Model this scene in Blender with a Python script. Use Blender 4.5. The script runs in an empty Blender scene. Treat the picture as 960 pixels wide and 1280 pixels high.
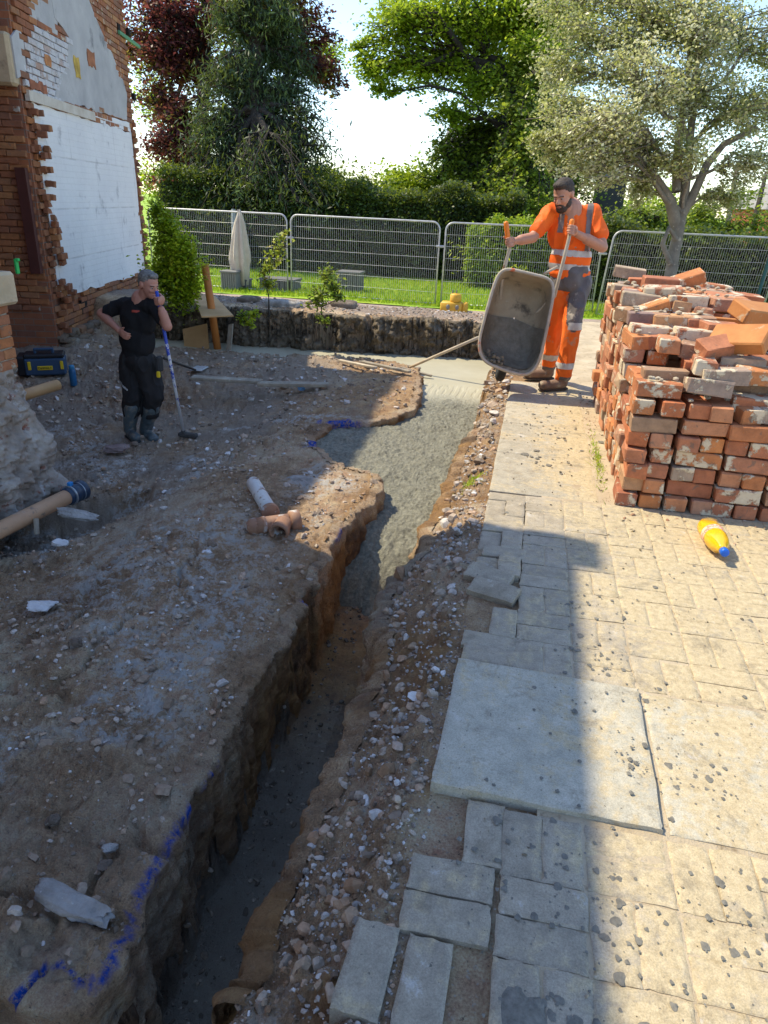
import bpy, math, random
import numpy as np
from mathutils import Vector, Matrix
random.seed(7)
rng = np.random.default_rng(11)
S = bpy.context.scene
COL = S.collection

# ---------------------------------------------------------------- camera
FPX, YAW, PITCH, ROLL, CAMH = 870.0, math.radians(11), math.radians(24), math.radians(2.5), 1.5
F = np.array([-math.sin(YAW)*math.cos(PITCH), math.cos(YAW)*math.cos(PITCH), -math.sin(PITCH)])
R0 = np.array([math.cos(YAW), math.sin(YAW), 0.0]); U0 = np.cross(R0, F)
R = R0*math.cos(ROLL)+U0*math.sin(ROLL); U = -R0*math.sin(ROLL)+U0*math.cos(ROLL)
CP = np.array([0, 0, CAMH])
cam = bpy.data.cameras.new('camera'); camo = bpy.data.objects.new('camera', cam); COL.objects.link(camo)
cam.sensor_fit = 'VERTICAL'; cam.sensor_height = 24; cam.sensor_width = 18; cam.lens = 24*FPX/1280
cam.clip_start = 0.05; cam.clip_end = 3000
camo.matrix_world = Matrix(((R[0], U[0], -F[0], 0), (R[1], U[1], -F[1], 0), (R[2], U[2], -F[2], CAMH), (0, 0, 0, 1)))
S.camera = camo
# ---------------------------------------------------------------- sky and sun
SUNV = np.array([1, -.27, -1.42]); SUNV = SUNV/np.linalg.norm(SUNV)      # the way the light travels
el = math.asin(-SUNV[2]); azx, azy = -SUNV[0], -SUNV[1]                  # towards the sun
w = bpy.data.worlds.new('World'); S.world = w; w.use_nodes = True
nt = w.node_tree; nt.nodes.clear()
sky = nt.nodes.new('ShaderNodeTexSky'); sky.sky_type = 'NISHITA'; sky.sun_disc = False
sky.sun_elevation = el; sky.sun_rotation = math.atan2(azx, azy)
sky.air_density = 1.0; sky.dust_density = 0.25; sky.ozone_density = 1.6; sky.altitude = 0
bg = nt.nodes.new('ShaderNodeBackground'); bg.inputs[1].default_value = 0.15
wo = nt.nodes.new('ShaderNodeOutputWorld')
hs = nt.nodes.new('ShaderNodeHueSaturation'); hs.inputs['Saturation'].default_value = 1.0; nt.links.new(sky.outputs[0], hs.inputs['Color']); nt.links.new(hs.outputs[0], bg.inputs[0]); nt.links.new(bg.outputs[0], wo.inputs[0])
sl = bpy.data.lights.new('sun', 'SUN'); sl.energy = 3.1; sl.angle = math.radians(.55); sl.color = (1, .88, .64)
so = bpy.data.objects.new('sun', sl); COL.objects.link(so); so.location = (-10, 3, 20)
so.rotation_euler = Vector(SUNV).to_track_quat('-Z', 'Y').to_euler()
S.view_settings.view_transform = 'Standard'; S.view_settings.look = 'None'
S.view_settings.exposure = 1.05; S.view_settings.gamma = 1

# ---------------------------------------------------------------- point helpers (photograph pixel + distance -> place in the world)
def ray(x, y): return F+(x-480)/FPX*R-(y-640)/FPX*U
def at(x, y, D): return CP+D*ray(x, y)
def onz(x, y, z): d = ray(x, y); return CP+(z-CAMH)/d[2]*d
def ony(x, y, Y): d = ray(x, y); return CP+Y/d[1]*d
def ss(a, b, x): t = np.clip((x-a)/(b-a), 0, 1); return t*t*(3-2*t)
def unit(v): v = np.asarray(v, float); return v/(np.linalg.norm(v)+1e-12)

# ---------------------------------------------------------------- noise
def _h(*c):
    n = np.zeros(np.shape(c[0]), np.int64)
    for a, k in zip(c, (374761393, 668265263, 2147483647, 1274126177)): n = (n+a.astype(np.int64)*k) & 0xffffffff
    n = ((n ^ (n >> 13))*1274126177) & 0xffffffff
    n = ((n ^ (n >> 16))*668265263) & 0xffffffff
    return ((n ^ (n >> 15)) & 0xffff)/65535.0
def n2(x, y, seed=0):
    xi, yi = np.floor(x), np.floor(y); fx, fy = x-xi, y-yi
    ux, uy = fx*fx*fx*(fx*(fx*6-15)+10), fy*fy*fy*(fy*(fy*6-15)+10)
    z = np.full(np.shape(xi), seed)
    a, b, c, d = _h(xi, yi, z), _h(xi+1, yi, z), _h(xi, yi+1, z), _h(xi+1, yi+1, z)
    return (a+(b-a)*ux+(c-a)*uy+(a-b-c+d)*ux*uy)*2-1
def fbm(x, y, o=4, seed=0, g=.5):
    s = 0; a = 1; t = 0
    for i in range(o): s = s+a*n2(x*2**i+i*17.3, y*2**i-i*9.1, seed+i); t += a; a *= g
    return s/t
def n3(p, seed=0):
    q = np.floor(p); f = p-q; u = f*f*(3-2*f); r = 0
    z = np.full(len(p), seed)
    for i in (0, 1):
        for j in (0, 1):
            for k in (0, 1):
                wgt = (u[:, 0] if i else 1-u[:, 0])*(u[:, 1] if j else 1-u[:, 1])*(u[:, 2] if k else 1-u[:, 2])
                r = r+wgt*_h(q[:, 0]+i, q[:, 1]+j, q[:, 2]+k, z)
    return r*2-1

# ---------------------------------------------------------------- materials
def mk_nodes(name):
    m = bpy.data.materials.new(name); m.use_nodes = True
    t = m.node_tree; b = t.nodes['Principled BSDF']
    return m, t, b
def N(t, ty, **k):
    n = t.nodes.new(ty)
    for a, v in k.items(): setattr(n, a, v)
    return n
def L(t, a, b): t.links.new(a, b)
def coords(t, mode, rand):
    if mode == 'world': c = N(t, 'ShaderNodeNewGeometry').outputs['Position']
    else: c = N(t, 'ShaderNodeTexCoord').outputs['Object']
    if rand:
        oi = N(t, 'ShaderNodeObjectInfo'); m = N(t, 'ShaderNodeVectorMath', operation='MULTIPLY_ADD')
        m.inputs[1].default_value = (1, 1, 1)
        cb = N(t, 'ShaderNodeMath', operation='MULTIPLY'); cb.inputs[1].default_value = 37.0
        L(t, oi.outputs['Random'], cb.inputs[0]); L(t, c, m.inputs[0]); L(t, cb.outputs[0], m.inputs[2]); c = m.outputs[0]
    return c
def noise(t, c, sc, det=5, ro=.6, dist=0):
    n = N(t, 'ShaderNodeTexNoise'); n.inputs['Scale'].default_value = sc; n.inputs['Detail'].default_value = det
    n.inputs['Roughness'].default_value = ro; n.inputs['Distortion'].default_value = dist
    L(t, c, n.inputs['Vector']); return n.outputs['Fac']
def ramp(t, fac, stops):
    r = N(t, 'ShaderNodeValToRGB'); e = r.color_ramp.elements
    while len(e) < len(stops): e.new(.5)
    for i, (p, c) in enumerate(stops):
        e[i].position = p; e[i].color = (*c, 1) if len(c) == 3 else c
    L(t, fac, r.inputs[0]); return r.outputs[0]
def thr(t, fac, lo, hi, inv=False):
    m = N(t, 'ShaderNodeMapRange', interpolation_type='SMOOTHSTEP'); L(t, fac, m.inputs[0])
    m.inputs[1].default_value = lo; m.inputs[2].default_value = hi
    m.inputs[3].default_value = 1 if inv else 0; m.inputs[4].default_value = 0 if inv else 1
    return m.outputs[0]
def mix(t, fac, a, b, ty='MIX'):
    m = N(t, 'ShaderNodeMix', data_type='RGBA', blend_type=ty)
    if isinstance(fac, (int, float)): m.inputs[0].default_value = fac
    else: L(t, fac, m.inputs[0])
    for i, v in ((6, a), (7, b)):
        if isinstance(v, tuple): m.inputs[i].default_value = (*v, 1)
        else: L(t, v, m.inputs[i])
    return m.outputs[2]
def math_(t, op, a, b=None):
    m = N(t, 'ShaderNodeMath', operation=op)
    for i, v in ((0, a), (1, b)):
        if v is None: continue
        if isinstance(v, (int, float)): m.inputs[i].default_value = v
        else: L(t, v, m.inputs[i])
    return m.outputs[0]
def bump(t, b, h, s, d=.01):
    n = N(t, 'ShaderNodeBump'); n.inputs['Strength'].default_value = s; n.inputs['Distance'].default_value = d
    L(t, h, n.inputs['Height'])
    L(t, n.outputs[0], b.inputs['Normal']); return n
def nmat(name, stops, sc=5, rough=.85, bs=.4, bsc=40, bd=.01, mode='obj', rand=True, layers=(), objrand=None, metal=0, spec=.4, det=6):
    m, t, b = mk_nodes(name); c = coords(t, mode, rand)
    f = noise(t, c, sc, det); col = ramp(t, f, stops)
    if objrand:
        oi = N(t, 'ShaderNodeObjectInfo'); rc = ramp(t, oi.outputs['Random'], objrand)
        col = mix(t, .8, rc, mix(t, .5, rc, col, 'OVERLAY')) if len(stops) else rc
    for (lc, lsc, lo, hi) in layers:
        col = mix(t, thr(t, noise(t, c, lsc, 6, .65), lo, hi), col, lc)
    L(t, col, b.inputs['Base Color']); b.inputs['Roughness'].default_value = rough
    b.inputs['Metallic'].default_value = metal; b.inputs['Specular IOR Level'].default_value = spec
    if bs: bump(t, b, noise(t, c, bsc, 8, .65), bs, bd)
    return m
def flat(name, c, rough=.6, metal=0, bs=0, bsc=60, v=.12, **k):
    lo = tuple(x*(1-v) for x in c); hi = tuple(min(1, x*(1+v)) for x in c)
    return nmat(name, [(.3, lo), (.7, hi)], 8, rough, bs, bsc, metal=metal, **k)
def leafmat(name, cols, tr=.35, rough=.5, spec=.4, tc=(.5, .6, .05)):
    m, t, b = mk_nodes(name)
    at_ = N(t, 'ShaderNodeAttribute', attribute_name='lv'); col = ramp(t, at_.outputs['Fac'], cols)
    L(t, col, b.inputs['Base Color']); b.inputs['Roughness'].default_value = rough; b.inputs['Specular IOR Level'].default_value = spec
    tl = N(t, 'ShaderNodeBsdfTranslucent'); L(t, mix(t, .35, col, tc), tl.inputs[0])
    ms = N(t, 'ShaderNodeMixShader'); ms.inputs[0].default_value = tr
    L(t, b.outputs[0], ms.inputs[1]); L(t, tl.outputs[0], ms.inputs[2])
    L(t, ms.outputs[0], t.nodes['Material Output'].inputs[0]); return m

# ---------------------------------------------------------------- meshes
def mesh_np(name, v, f, mat, parent=None, smooth=False, fm=None):
    """v (n,3), f (m,k) arrays of one polygon size, or list of lists"""
    me = bpy.data.meshes.new(name); v = np.asarray(v, np.float32)
    if isinstance(f, np.ndarray) and f.ndim == 2:
        k = f.shape[1]; me.vertices.add(len(v)); me.vertices.foreach_set('co', v.ravel())
        me.loops.add(f.size); me.loops.foreach_set('vertex_index', f.ravel().astype(np.int32))
        me.polygons.add(len(f)); me.polygons.foreach_set('loop_start', np.arange(0, f.size, k, dtype=np.int32))
        me.polygons.foreach_set('loop_total', np.full(len(f), k, np.int32)); me.update(calc_edges=True); me.validate()
    else:
        me.from_pydata([tuple(map(float, p)) for p in v], [], [tuple(int(i) for i in q) for q in f]); me.update()
    for mm in (mat if isinstance(mat, (list, tuple)) else [mat]): me.materials.append(mm)
    if fm is not None: me.polygons.foreach_set('material_index', np.asarray(fm, np.int32))
    if smooth: me.polygons.foreach_set('use_smooth', np.ones(len(me.polygons), bool))
    o = bpy.data.objects.new(name, me); COL.objects.link(o)
    if parent is not None: adopt(o, parent)
    return o
def adopt(o, p):
    o.parent = p
    q = p; off = Vector((0, 0, 0))
    while q is not None: off += q.location; q = q.parent
    o.location = o.location-off if o.location.length else -off
def tag(o, label=None, cat=None, group=None, kind=None):
    for k, v in (('label', label), ('category', cat), ('group', group), ('kind', kind)):
        if v: o[k] = v
    return o
def thing(name, loc, label, cat, group=None):
    o = bpy.data.objects.new(name, None); o.empty_display_size = .1; COL.objects.link(o)
    o.location = Vector([float(a) for a in loc]); tag(o, label, cat, group); return o
class MB:
    def __init__(s): s.v = []; s.f = []; s.m = []
    def add(s, v, f, m=0):
        k = sum(len(a) for a in s.v) if False else s._n()
        s.v.append(np.asarray(v, float)); s.f += [tuple(int(i)+k for i in q) for q in f]; s.m += [m]*len(f); return s
    _c = 0
    def _n(s): n = 0 if not s.v else s._c; return n
    def build(s, name, mat, parent=None, smooth=False):
        return mesh_np(name, np.concatenate(s.v), s.f, mat, parent, smooth, s.m if isinstance(mat, (list, tuple)) else None)
_old_add = MB.add
def _add(s, v, f, m=0):
    k = s._c if s.v else 0
    s.v.append(np.asarray(v, float)); s.f += [tuple(int(i)+k for i in q) for q in f]; s.m += [m]*len(f); s._c = k+len(v); return s
MB.add = _add
def tube(P, r, n=8, cap=True):
    P = [np.asarray(p, float) for p in P]; r = [r]*len(P) if np.isscalar(r) else list(r)
    vs = []; fs = []; prev = None
    for i, p in enumerate(P):
        d = unit(P[min(i+1, len(P)-1)]-P[max(i-1, 0)])
        if prev is None: a = np.cross(d, [0, 0, 1] if abs(d[2]) < .9 else [1, 0, 0])
        else: a = prev-d*(prev@d)
        a = unit(a); b = np.cross(d, a); prev = a
        for k in range(n): an = 2*math.pi*k/n; vs.append(p+r[i]*(math.cos(an)*a+math.sin(an)*b))
    for i in range(len(P)-1):
        for k in range(n): fs.append((i*n+k, i*n+(k+1) % n, (i+1)*n+(k+1) % n, (i+1)*n+k))
    if cap: fs.append(tuple(range(n-1, -1, -1))); fs.append(tuple((len(P)-1)*n+k for k in range(n)))
    return vs, fs
def box(c, s, rot=None, bev=0.0):
    """centre, full size, 3x3 rotation; bevelled: chamfered corners"""
    c = np.asarray(c, float); h = np.asarray(s, float)/2
    M = np.eye(3) if rot is None else np.asarray(rot)
    if not bev:
        v = np.array([(x, y, z) for x in (-1, 1) for y in (-1, 1) for z in (-1, 1)])*h
        f = [(0, 1, 3, 2), (4, 6, 7, 5), (0, 4, 5, 1), (2, 3, 7, 6), (0, 2, 6, 4), (1, 5, 7, 3)]
        return v@M.T+c, f
    v = []; idx = {}
    for sx in (-1, 1):
        for sy in (-1, 1):
            for sz in (-1, 1):
                for ax in range(3):
                    p = np.array([sx, sy, sz])*h; q = np.array([sx, sy, sz])*bev
                    for o in range(3):
                        if o != ax: p[o] -= q[o]
                    idx[(sx, sy, sz, ax)] = len(v); v.append(p)
    f = []
    for ax in range(3):
        o1, o2 = [o for o in range(3) if o != ax]
        for sg in (-1, 1):
            ring = []
            for a, b in ((-1, -1), (1, -1), (1, 1), (-1, 1)):
                k = [0, 0, 0]; k[ax] = sg; k[o1] = a; k[o2] = b; ring.append(idx[(*k, ax)])
            f.append(ring)
        for a in (-1, 1):
            for b in (-1, 1):
                k0 = [0, 0, 0]; k0[o1] = a; k0[o2] = b; k1 = list(k0); k0[ax] = -1; k1[ax] = 1
                f.append([idx[(*k0, o1)], idx[(*k1, o1)], idx[(*k1, o2)], idx[(*k0, o2)]])
    for sx in (-1, 1):
        for sy in (-1, 1):
            for sz in (-1, 1): f.append([idx[(sx, sy, sz, a)] for a in range(3)])
    v = np.array(v); g = []
    for q in f:
        pc = v[q].mean(0); nrm = np.cross(v[q[1]]-v[q[0]], v[q[2]]-v[q[0]])
        g.append(tuple(q) if nrm@pc > 0 else tuple(reversed(q)))
    return v@M.T+c, g
def rotz(a): c, s = math.cos(a), math.sin(a); return np.array([[c, -s, 0], [s, c, 0], [0, 0, 1]])
def rotxyz(x, y, z): return np.array(Matrix.Rotation(z, 3, 'Z') @ Matrix.Rotation(y, 3, 'Y') @ Matrix.Rotation(x, 3, 'X'))
def frame(zdir, xhint=(1, 0, 0)):
    z = unit(zdir); x = np.asarray(xhint, float); x = unit(x-z*(x@z)); y = np.cross(z, x); return np.stack([x, y, z], 1)
def lathe(prof, base, M=np.eye(3), n=20):
    v = []; f = []
    for (r, z) in prof:
        for k in range(n): a = 2*math.pi*k/n; v.append(M@np.array([r*math.cos(a), r*math.sin(a), z])+base)
    for i in range(len(prof)-1):
        for k in range(n): f.append((i*n+k, i*n+(k+1) % n, (i+1)*n+(k+1) % n, (i+1)*n+k))
    f.append(tuple(range(n-1, -1, -1))); f.append(tuple((len(prof)-1)*n+k for k in range(n)))
    return v, f
def ellip(c, r, M=np.eye(3), n=12):
    v = [np.array([0, 0, -1.])]; f = []
    for i in range(1, n):
        p = -math.pi/2+math.pi*i/n
        for k in range(n*2 if n > 4 else 8): a = 2*math.pi*k/(n*2 if n > 4 else 8); v.append(np.array([math.cos(p)*math.cos(a), math.cos(p)*math.sin(a), math.sin(p)]))
    v.append(np.array([0, 0, 1.])); m = n*2 if n > 4 else 8
    for k in range(m): f.append((0, 1+(k+1) % m, 1+k)); f.append((len(v)-1, len(v)-1-m+k, len(v)-1-m+(k+1) % m))
    for i in range(n-2):
        for k in range(m): a = 1+i*m; f.append((a+k, a+(k+1) % m, a+m+(k+1) % m, a+m+k))
    return (np.array(v)*np.asarray(r))@np.asarray(M).T+np.asarray(c), f
def capsule(a, b, ra, rb, flat_=1.0, side=None, n=14):
    a, b = np.asarray(a, float), np.asarray(b, float); d = b-a; Ln = np.linalg.norm(d)+1e-9; d = d/Ln
    x = np.asarray(side if side is not None else ([1, 0, 0] if abs(d[0]) < .8 else [0, 1, 0]), float); x = unit(x-d*(x@d)); y = np.cross(d, x)
    P = []
    for k in range(5): t = -math.pi/2+math.pi/2*k/4; P.append((a+d*ra*math.sin(t), max(ra*math.cos(t), ra*.03)))
    for k in range(5): t = math.pi/2*k/4; P.append((b+d*rb*math.sin(t), max(rb*math.cos(t), rb*.03)))
    v = []; f = []
    for p, r in P:
        for k in range(n): an = 2*math.pi*k/n; v.append(p+r*(math.cos(an)*x+math.sin(an)*flat_*y))
    for i in range(len(P)-1):
        for k in range(n): f.append((i*n+k, i*n+(k+1) % n, (i+1)*n+(k+1) % n, (i+1)*n+k))
    f.append(tuple(range(n-1, -1, -1))); f.append(tuple((len(P)-1)*n+k for k in range(n)))
    return v, f
def blob(name, prims, vox, mat, parent=None, sm=6, wr=None):
    """union of closed shapes as one continuous skin (voxel remesh, smoothed); wr(points, normals) -> offset along normal"""
    mb = MB()
    for v, f in prims: mb.add(v, f)
    me = bpy.data.meshes.new('tmp'); me.from_pydata([tuple(p) for p in np.concatenate(mb.v)], [], mb.f); me.update()
    o = bpy.data.objects.new('tmp', me); COL.objects.link(o)
    r = o.modifiers.new('r', 'REMESH'); r.mode = 'VOXEL'; r.voxel_size = vox; r.use_smooth_shade = True
    if sm: s = o.modifiers.new('s', 'SMOOTH'); s.factor = .5; s.iterations = sm
    dg = bpy.context.evaluated_depsgraph_get(); e = o.evaluated_get(dg); m2 = bpy.data.meshes.new_from_object(e)
    bpy.data.objects.remove(o); bpy.data.meshes.remove(me)
    n = len(m2.vertices); co = np.empty(n*3, np.float32); m2.vertices.foreach_get('co', co); co = co.reshape(-1, 3)
    if wr is not None:
        nn = np.empty(n*3, np.float32); m2.vertices.foreach_get('normal', nn); nn = nn.reshape(-1, 3)
        co = co+nn*wr(co.astype(float), nn)[:, None]; m2.vertices.foreach_set('co', co.astype(np.float32).ravel())
    m2.name = name; m2.materials.clear(); m2.materials.append(mat)
    m2.polygons.foreach_set('use_smooth', np.ones(len(m2.polygons), bool)); m2.update()
    ob = bpy.data.objects.new(name, m2); COL.objects.link(ob)
    if parent is not None: adopt(ob, parent)
    return ob
def patch(name, src, sel, off, mat, parent):
    """a strip lifted from another part's surface: faces whose centre passes sel(points)"""
    me = src.data; n = len(me.vertices); co = np.empty(n*3, np.float32); me.vertices.foreach_get('co', co); co = co.reshape(-1, 3)
    nn = np.empty(n*3, np.float32); me.vertices.foreach_get('normal', nn); nn = nn.reshape(-1, 3)
    fs = [tuple(p.vertices) for p in me.polygons]; ce = np.array([co[list(f)].mean(0) for f in fs]); keep = sel(ce)
    fs = [f for f, k in zip(fs, keep) if k]
    if not fs: return None
    ids = sorted({i for f in fs for i in f}); mp = {i: k for k, i in enumerate(ids)}
    v = co[ids]+nn[ids]*off
    return mesh_np(name, v, [tuple(mp[i] for i in f) for f in fs], mat, parent, True)
# ================================================================ the ground
def pdist(P, poly):
    """signed distance, inside negative; P (n,2)"""
    poly = np.asarray(poly, float); n = len(poly); d = np.full(len(P), 1e9); ins = np.zeros(len(P), bool)
    for i in range(n):
        a, b = poly[i], poly[(i+1) % n]; e = b-a; q = P-a
        t = np.clip((q@e)/(e@e), 0, 1); dd = q-t[:, None]*e; d = np.minimum(d, (dd**2).sum(1))
        c = ((a[1] <= P[:, 1]) & (b[1] > P[:, 1])) | ((b[1] <= P[:, 1]) & (a[1] > P[:, 1]))
        with np.errstate(divide='ignore', invalid='ignore'): xi = a[0]+(P[:, 1]-a[1])/(b[1]-a[1])*(b[0]-a[0])
        ins ^= c & (P[:, 0] < xi)
    return np.sqrt(d)*np.where(ins, -1, 1)
def ldist(P, line):
    line = np.asarray(line, float); d = np.full(len(P), 1e9)
    for a, b in zip(line[:-1], line[1:]):
        e = b-a; q = P-a; t = np.clip((q@e)/(e@e), 0, 1); d = np.minimum(d, ((q-t[:, None]*e)**2).sum(1))
    return np.sqrt(d)
TRENCH = [(-.47, -.6), (-.47, .9), (-.45, 1.3), (-.42, 1.9), (-.43, 2.4), (-.52, 2.75), (-.49, 3.0), (-.41, 3.3), (-.40, 3.8), (-.37, 4.5), (-.34, 5.2), (-.36, 6.4), (-.38, 7.4),
          (-.36, 8.2), (-.25, 8.9), (-.16, 9.9), (-.5, 10.2), (-1.13, 10.2), (-2.7, 9.85), (-4.1, 9.8), (-5.6, 9.7), (-5.6, 9.15), (-3.85, 9.15), (-2.6, 9.35), (-1.8, 9.2), (-1.35, 8.95),
          (-1.25, 8.3), (-1.18, 7.7), (-1.12, 7.3), (-1.12, 6.9), (-1.22, 6.55), (-1.5, 6.35), (-1.75, 6.15), (-1.82, 5.75), (-1.68, 5.35), (-1.4, 5.1), (-1.08, 4.95), (-.93, 4.6), (-1.0, 4.2),
          (-1.06, 3.7), (-1.04, 3.1), (-1.01, 2.4), (-.99, 1.6), (-.93, 1.05), (-1.05, .95), (-1.2, 1.0), (-1.34, .93), (-1.6, .8), (-2.6, .65), (-2.6, -.6)]
PIT = [(-3.9, 3.35), (-3.2, 3.6), (-2.75, 4.0), (-2.65, 4.5), (-2.9, 4.75), (-3.4, 4.5), (-3.9, 4.2)]
BLUE = [onz(x, y, z)[:2] for x, y, z in ((0, 1252, -.45), (30, 1232, -.45), (58, 1207, -.45), (78, 1208, -.45), (100, 1228, -.45), (128, 1232, -.46), (160, 1160, -.45), (200, 1075, -.45), (232, 1020, -.45), (252, 990, -.45), (290, 935, -.45), (325, 870, -.46), (350, 830, -.46))]
BLUE2 = [onz(x, y, z)[:2] for x, y, z in ((382, 757, -.47), (397, 738, -.47))]
BLUE3 = [onz(x, y, z)[:2] for x, y, z in ((422, 682, -.47), (429, 670, -.47))]
BLUE4 = [onz(x, y, z)[:2] for x, y, z in ((378, 562, -.46), (402, 552, -.46), (410, 545, -.46))]
BLUE5 = [onz(x, y, z)[:2] for x, y, z in ((400, 529, -.46), (430, 530, -.46), (470, 534, -.46), (500, 536, -.46))]
def garden_z(Y): return np.where(Y < 10.2, 0, -.74*ss(10.2, 16.6, Y))-.06*ss(17, 40, Y)
def site_h(X, Y):
    P = np.stack([X, Y], 1)
    d = pdist(P, TRENCH)
    jag = .045*fbm(X*7, Y*7, 4, 3)+.018*fbm(X*30, Y*30, 3, 9)
    farj = ss(8.7, 9.7, Y); d = d+jag*(1+.9*farj)
    # levels outside the trench
    left = -.44-.30*ss(-1.7, -3.4, X)*ss(8.6, 6.6, Y)*ss(1.5, 3.5, Y)-.05*ss(-1.5, -4, X)
    left = left+.09*ss(-5.2, -6.2, X)*ss(5, 8, Y)
    rough = .020*fbm(X*2.2, Y*2.2, 5, 20)+.020*fbm(X*9, Y*9, 4, 22)+.016*np.abs(fbm(X*24, Y*24, 4, 24))+.009*fbm(X*60, Y*60, 3, 26)
    ridge = np.abs(fbm(X*3.1, Y*3.1, 4, 31)); rough = rough+.035*ss(.16, .0, ridge)*ss(-.1, .25, fbm(X*.9, Y*.9, 2, 33))*-1
    left = left+rough*1.15
    # crumbling lip of the plateau, raised lump by the pour
    left = left+.05*np.exp(-((X+1.12)**2+(Y-4.6)**2)/.09)
    left = left+.06*np.exp(-((X+1.45)**2+(Y-6.95)**2)/.12)+.05*np.exp(-((X+1.3)**2+(Y-8)**2)/.2)
    rb = -.020-.19*ss(-.11, -.50, X)-.07*ss(.6, .2, Y+X*0)
    rb = rb*(1-.35*ss(4.2, 6, Y))+.034*fbm(X*6, Y*6, 4, 41)*ss(-.10, -.2, X)+.034*np.abs(fbm(X*15, Y*15, 4, 43))*ss(-.12, -.2, X)+.018*fbm(X*44, Y*44, 3, 44)*ss(-.13, -.17, X)
    gz = garden_z(Y)+.03*fbm(X*1.6, Y*1.6, 4, 51)+.018*fbm(X*8, Y*8, 4, 52)+.05*ss(.3, 0, d)*ss(9.9, 10.2, Y)*fbm(X*3, Y*3, 3, 55)
    tg = ss(9.45, 9.75, Y+.03*fbm(X*3, Y*2, 3, 5)+.0*X)
    top = np.where(X > -.78+.0*Y, rb, left)
    rt = ss(-.9, -.4, X)*ss(7.0, 8.4, Y)
    top = np.where(Y > 6.8, left*(1-ss(-.95, -.55, X))+rb*ss(-.95, -.55, X), top)
    top = top*(1-tg)+gz*tg
    # left end of the bank wraps round towards the house
    wrap = 0*X
    top = top*(1-wrap)+(gz-.05)*wrap
    floor = -1.02+.04*fbm(X*2, Y*2, 4, 61)+.02*fbm(X*12, Y*12, 4, 62)
    floor = floor+.05*ss(2.3, 3.8, Y)+.10*np.exp(-((X+.5)/.12)**2)
    wallw = .05
    k = ss(.02, -1*wallw, d)
    # right bank batters out as it goes down
    kr = k
    h = top*(1-kr)+floor*kr
    # bank face lumps
    h = h+.06*kr*(1-kr)*4*fbm(X*14, Y*14, 4, 71)
    dp = pdist(P, PIT)+.05*fbm(X*5, Y*5, 3, 81)
    h = h-.20*ss(.05, -.12, dp)
    h = np.where(X > -.105, np.minimum(h, -.008+.0*X), h)
    return h, d, kr, dp
def coarse_h(X, Y): return site_h(np.atleast_1d(np.asarray(X, float)), np.atleast_1d(np.asarray(Y, float)))[0]
def gz(x, y): return float(coarse_h(x, y)[0])
ny, nx = 640, 640
yy = np.sort(np.concatenate([.35*(13.2/.35)**(np.linspace(0, 1, ny-110)), np.linspace(9.75, 10.55, 110)])); sx = np.linspace(0, 1, nx)
XL = -.95-.85*yy; XR = .18+0*yy
XX = XL[:, None]+(XR-XL)[:, None]*(1-(1-sx)**1.25)[None, :]; YY = np.repeat(yy[:, None], nx, 1)
X_, Y_ = XX.ravel(), YY.ravel(); H_, D_, K_, DP_ = site_h(X_, Y_)
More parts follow.
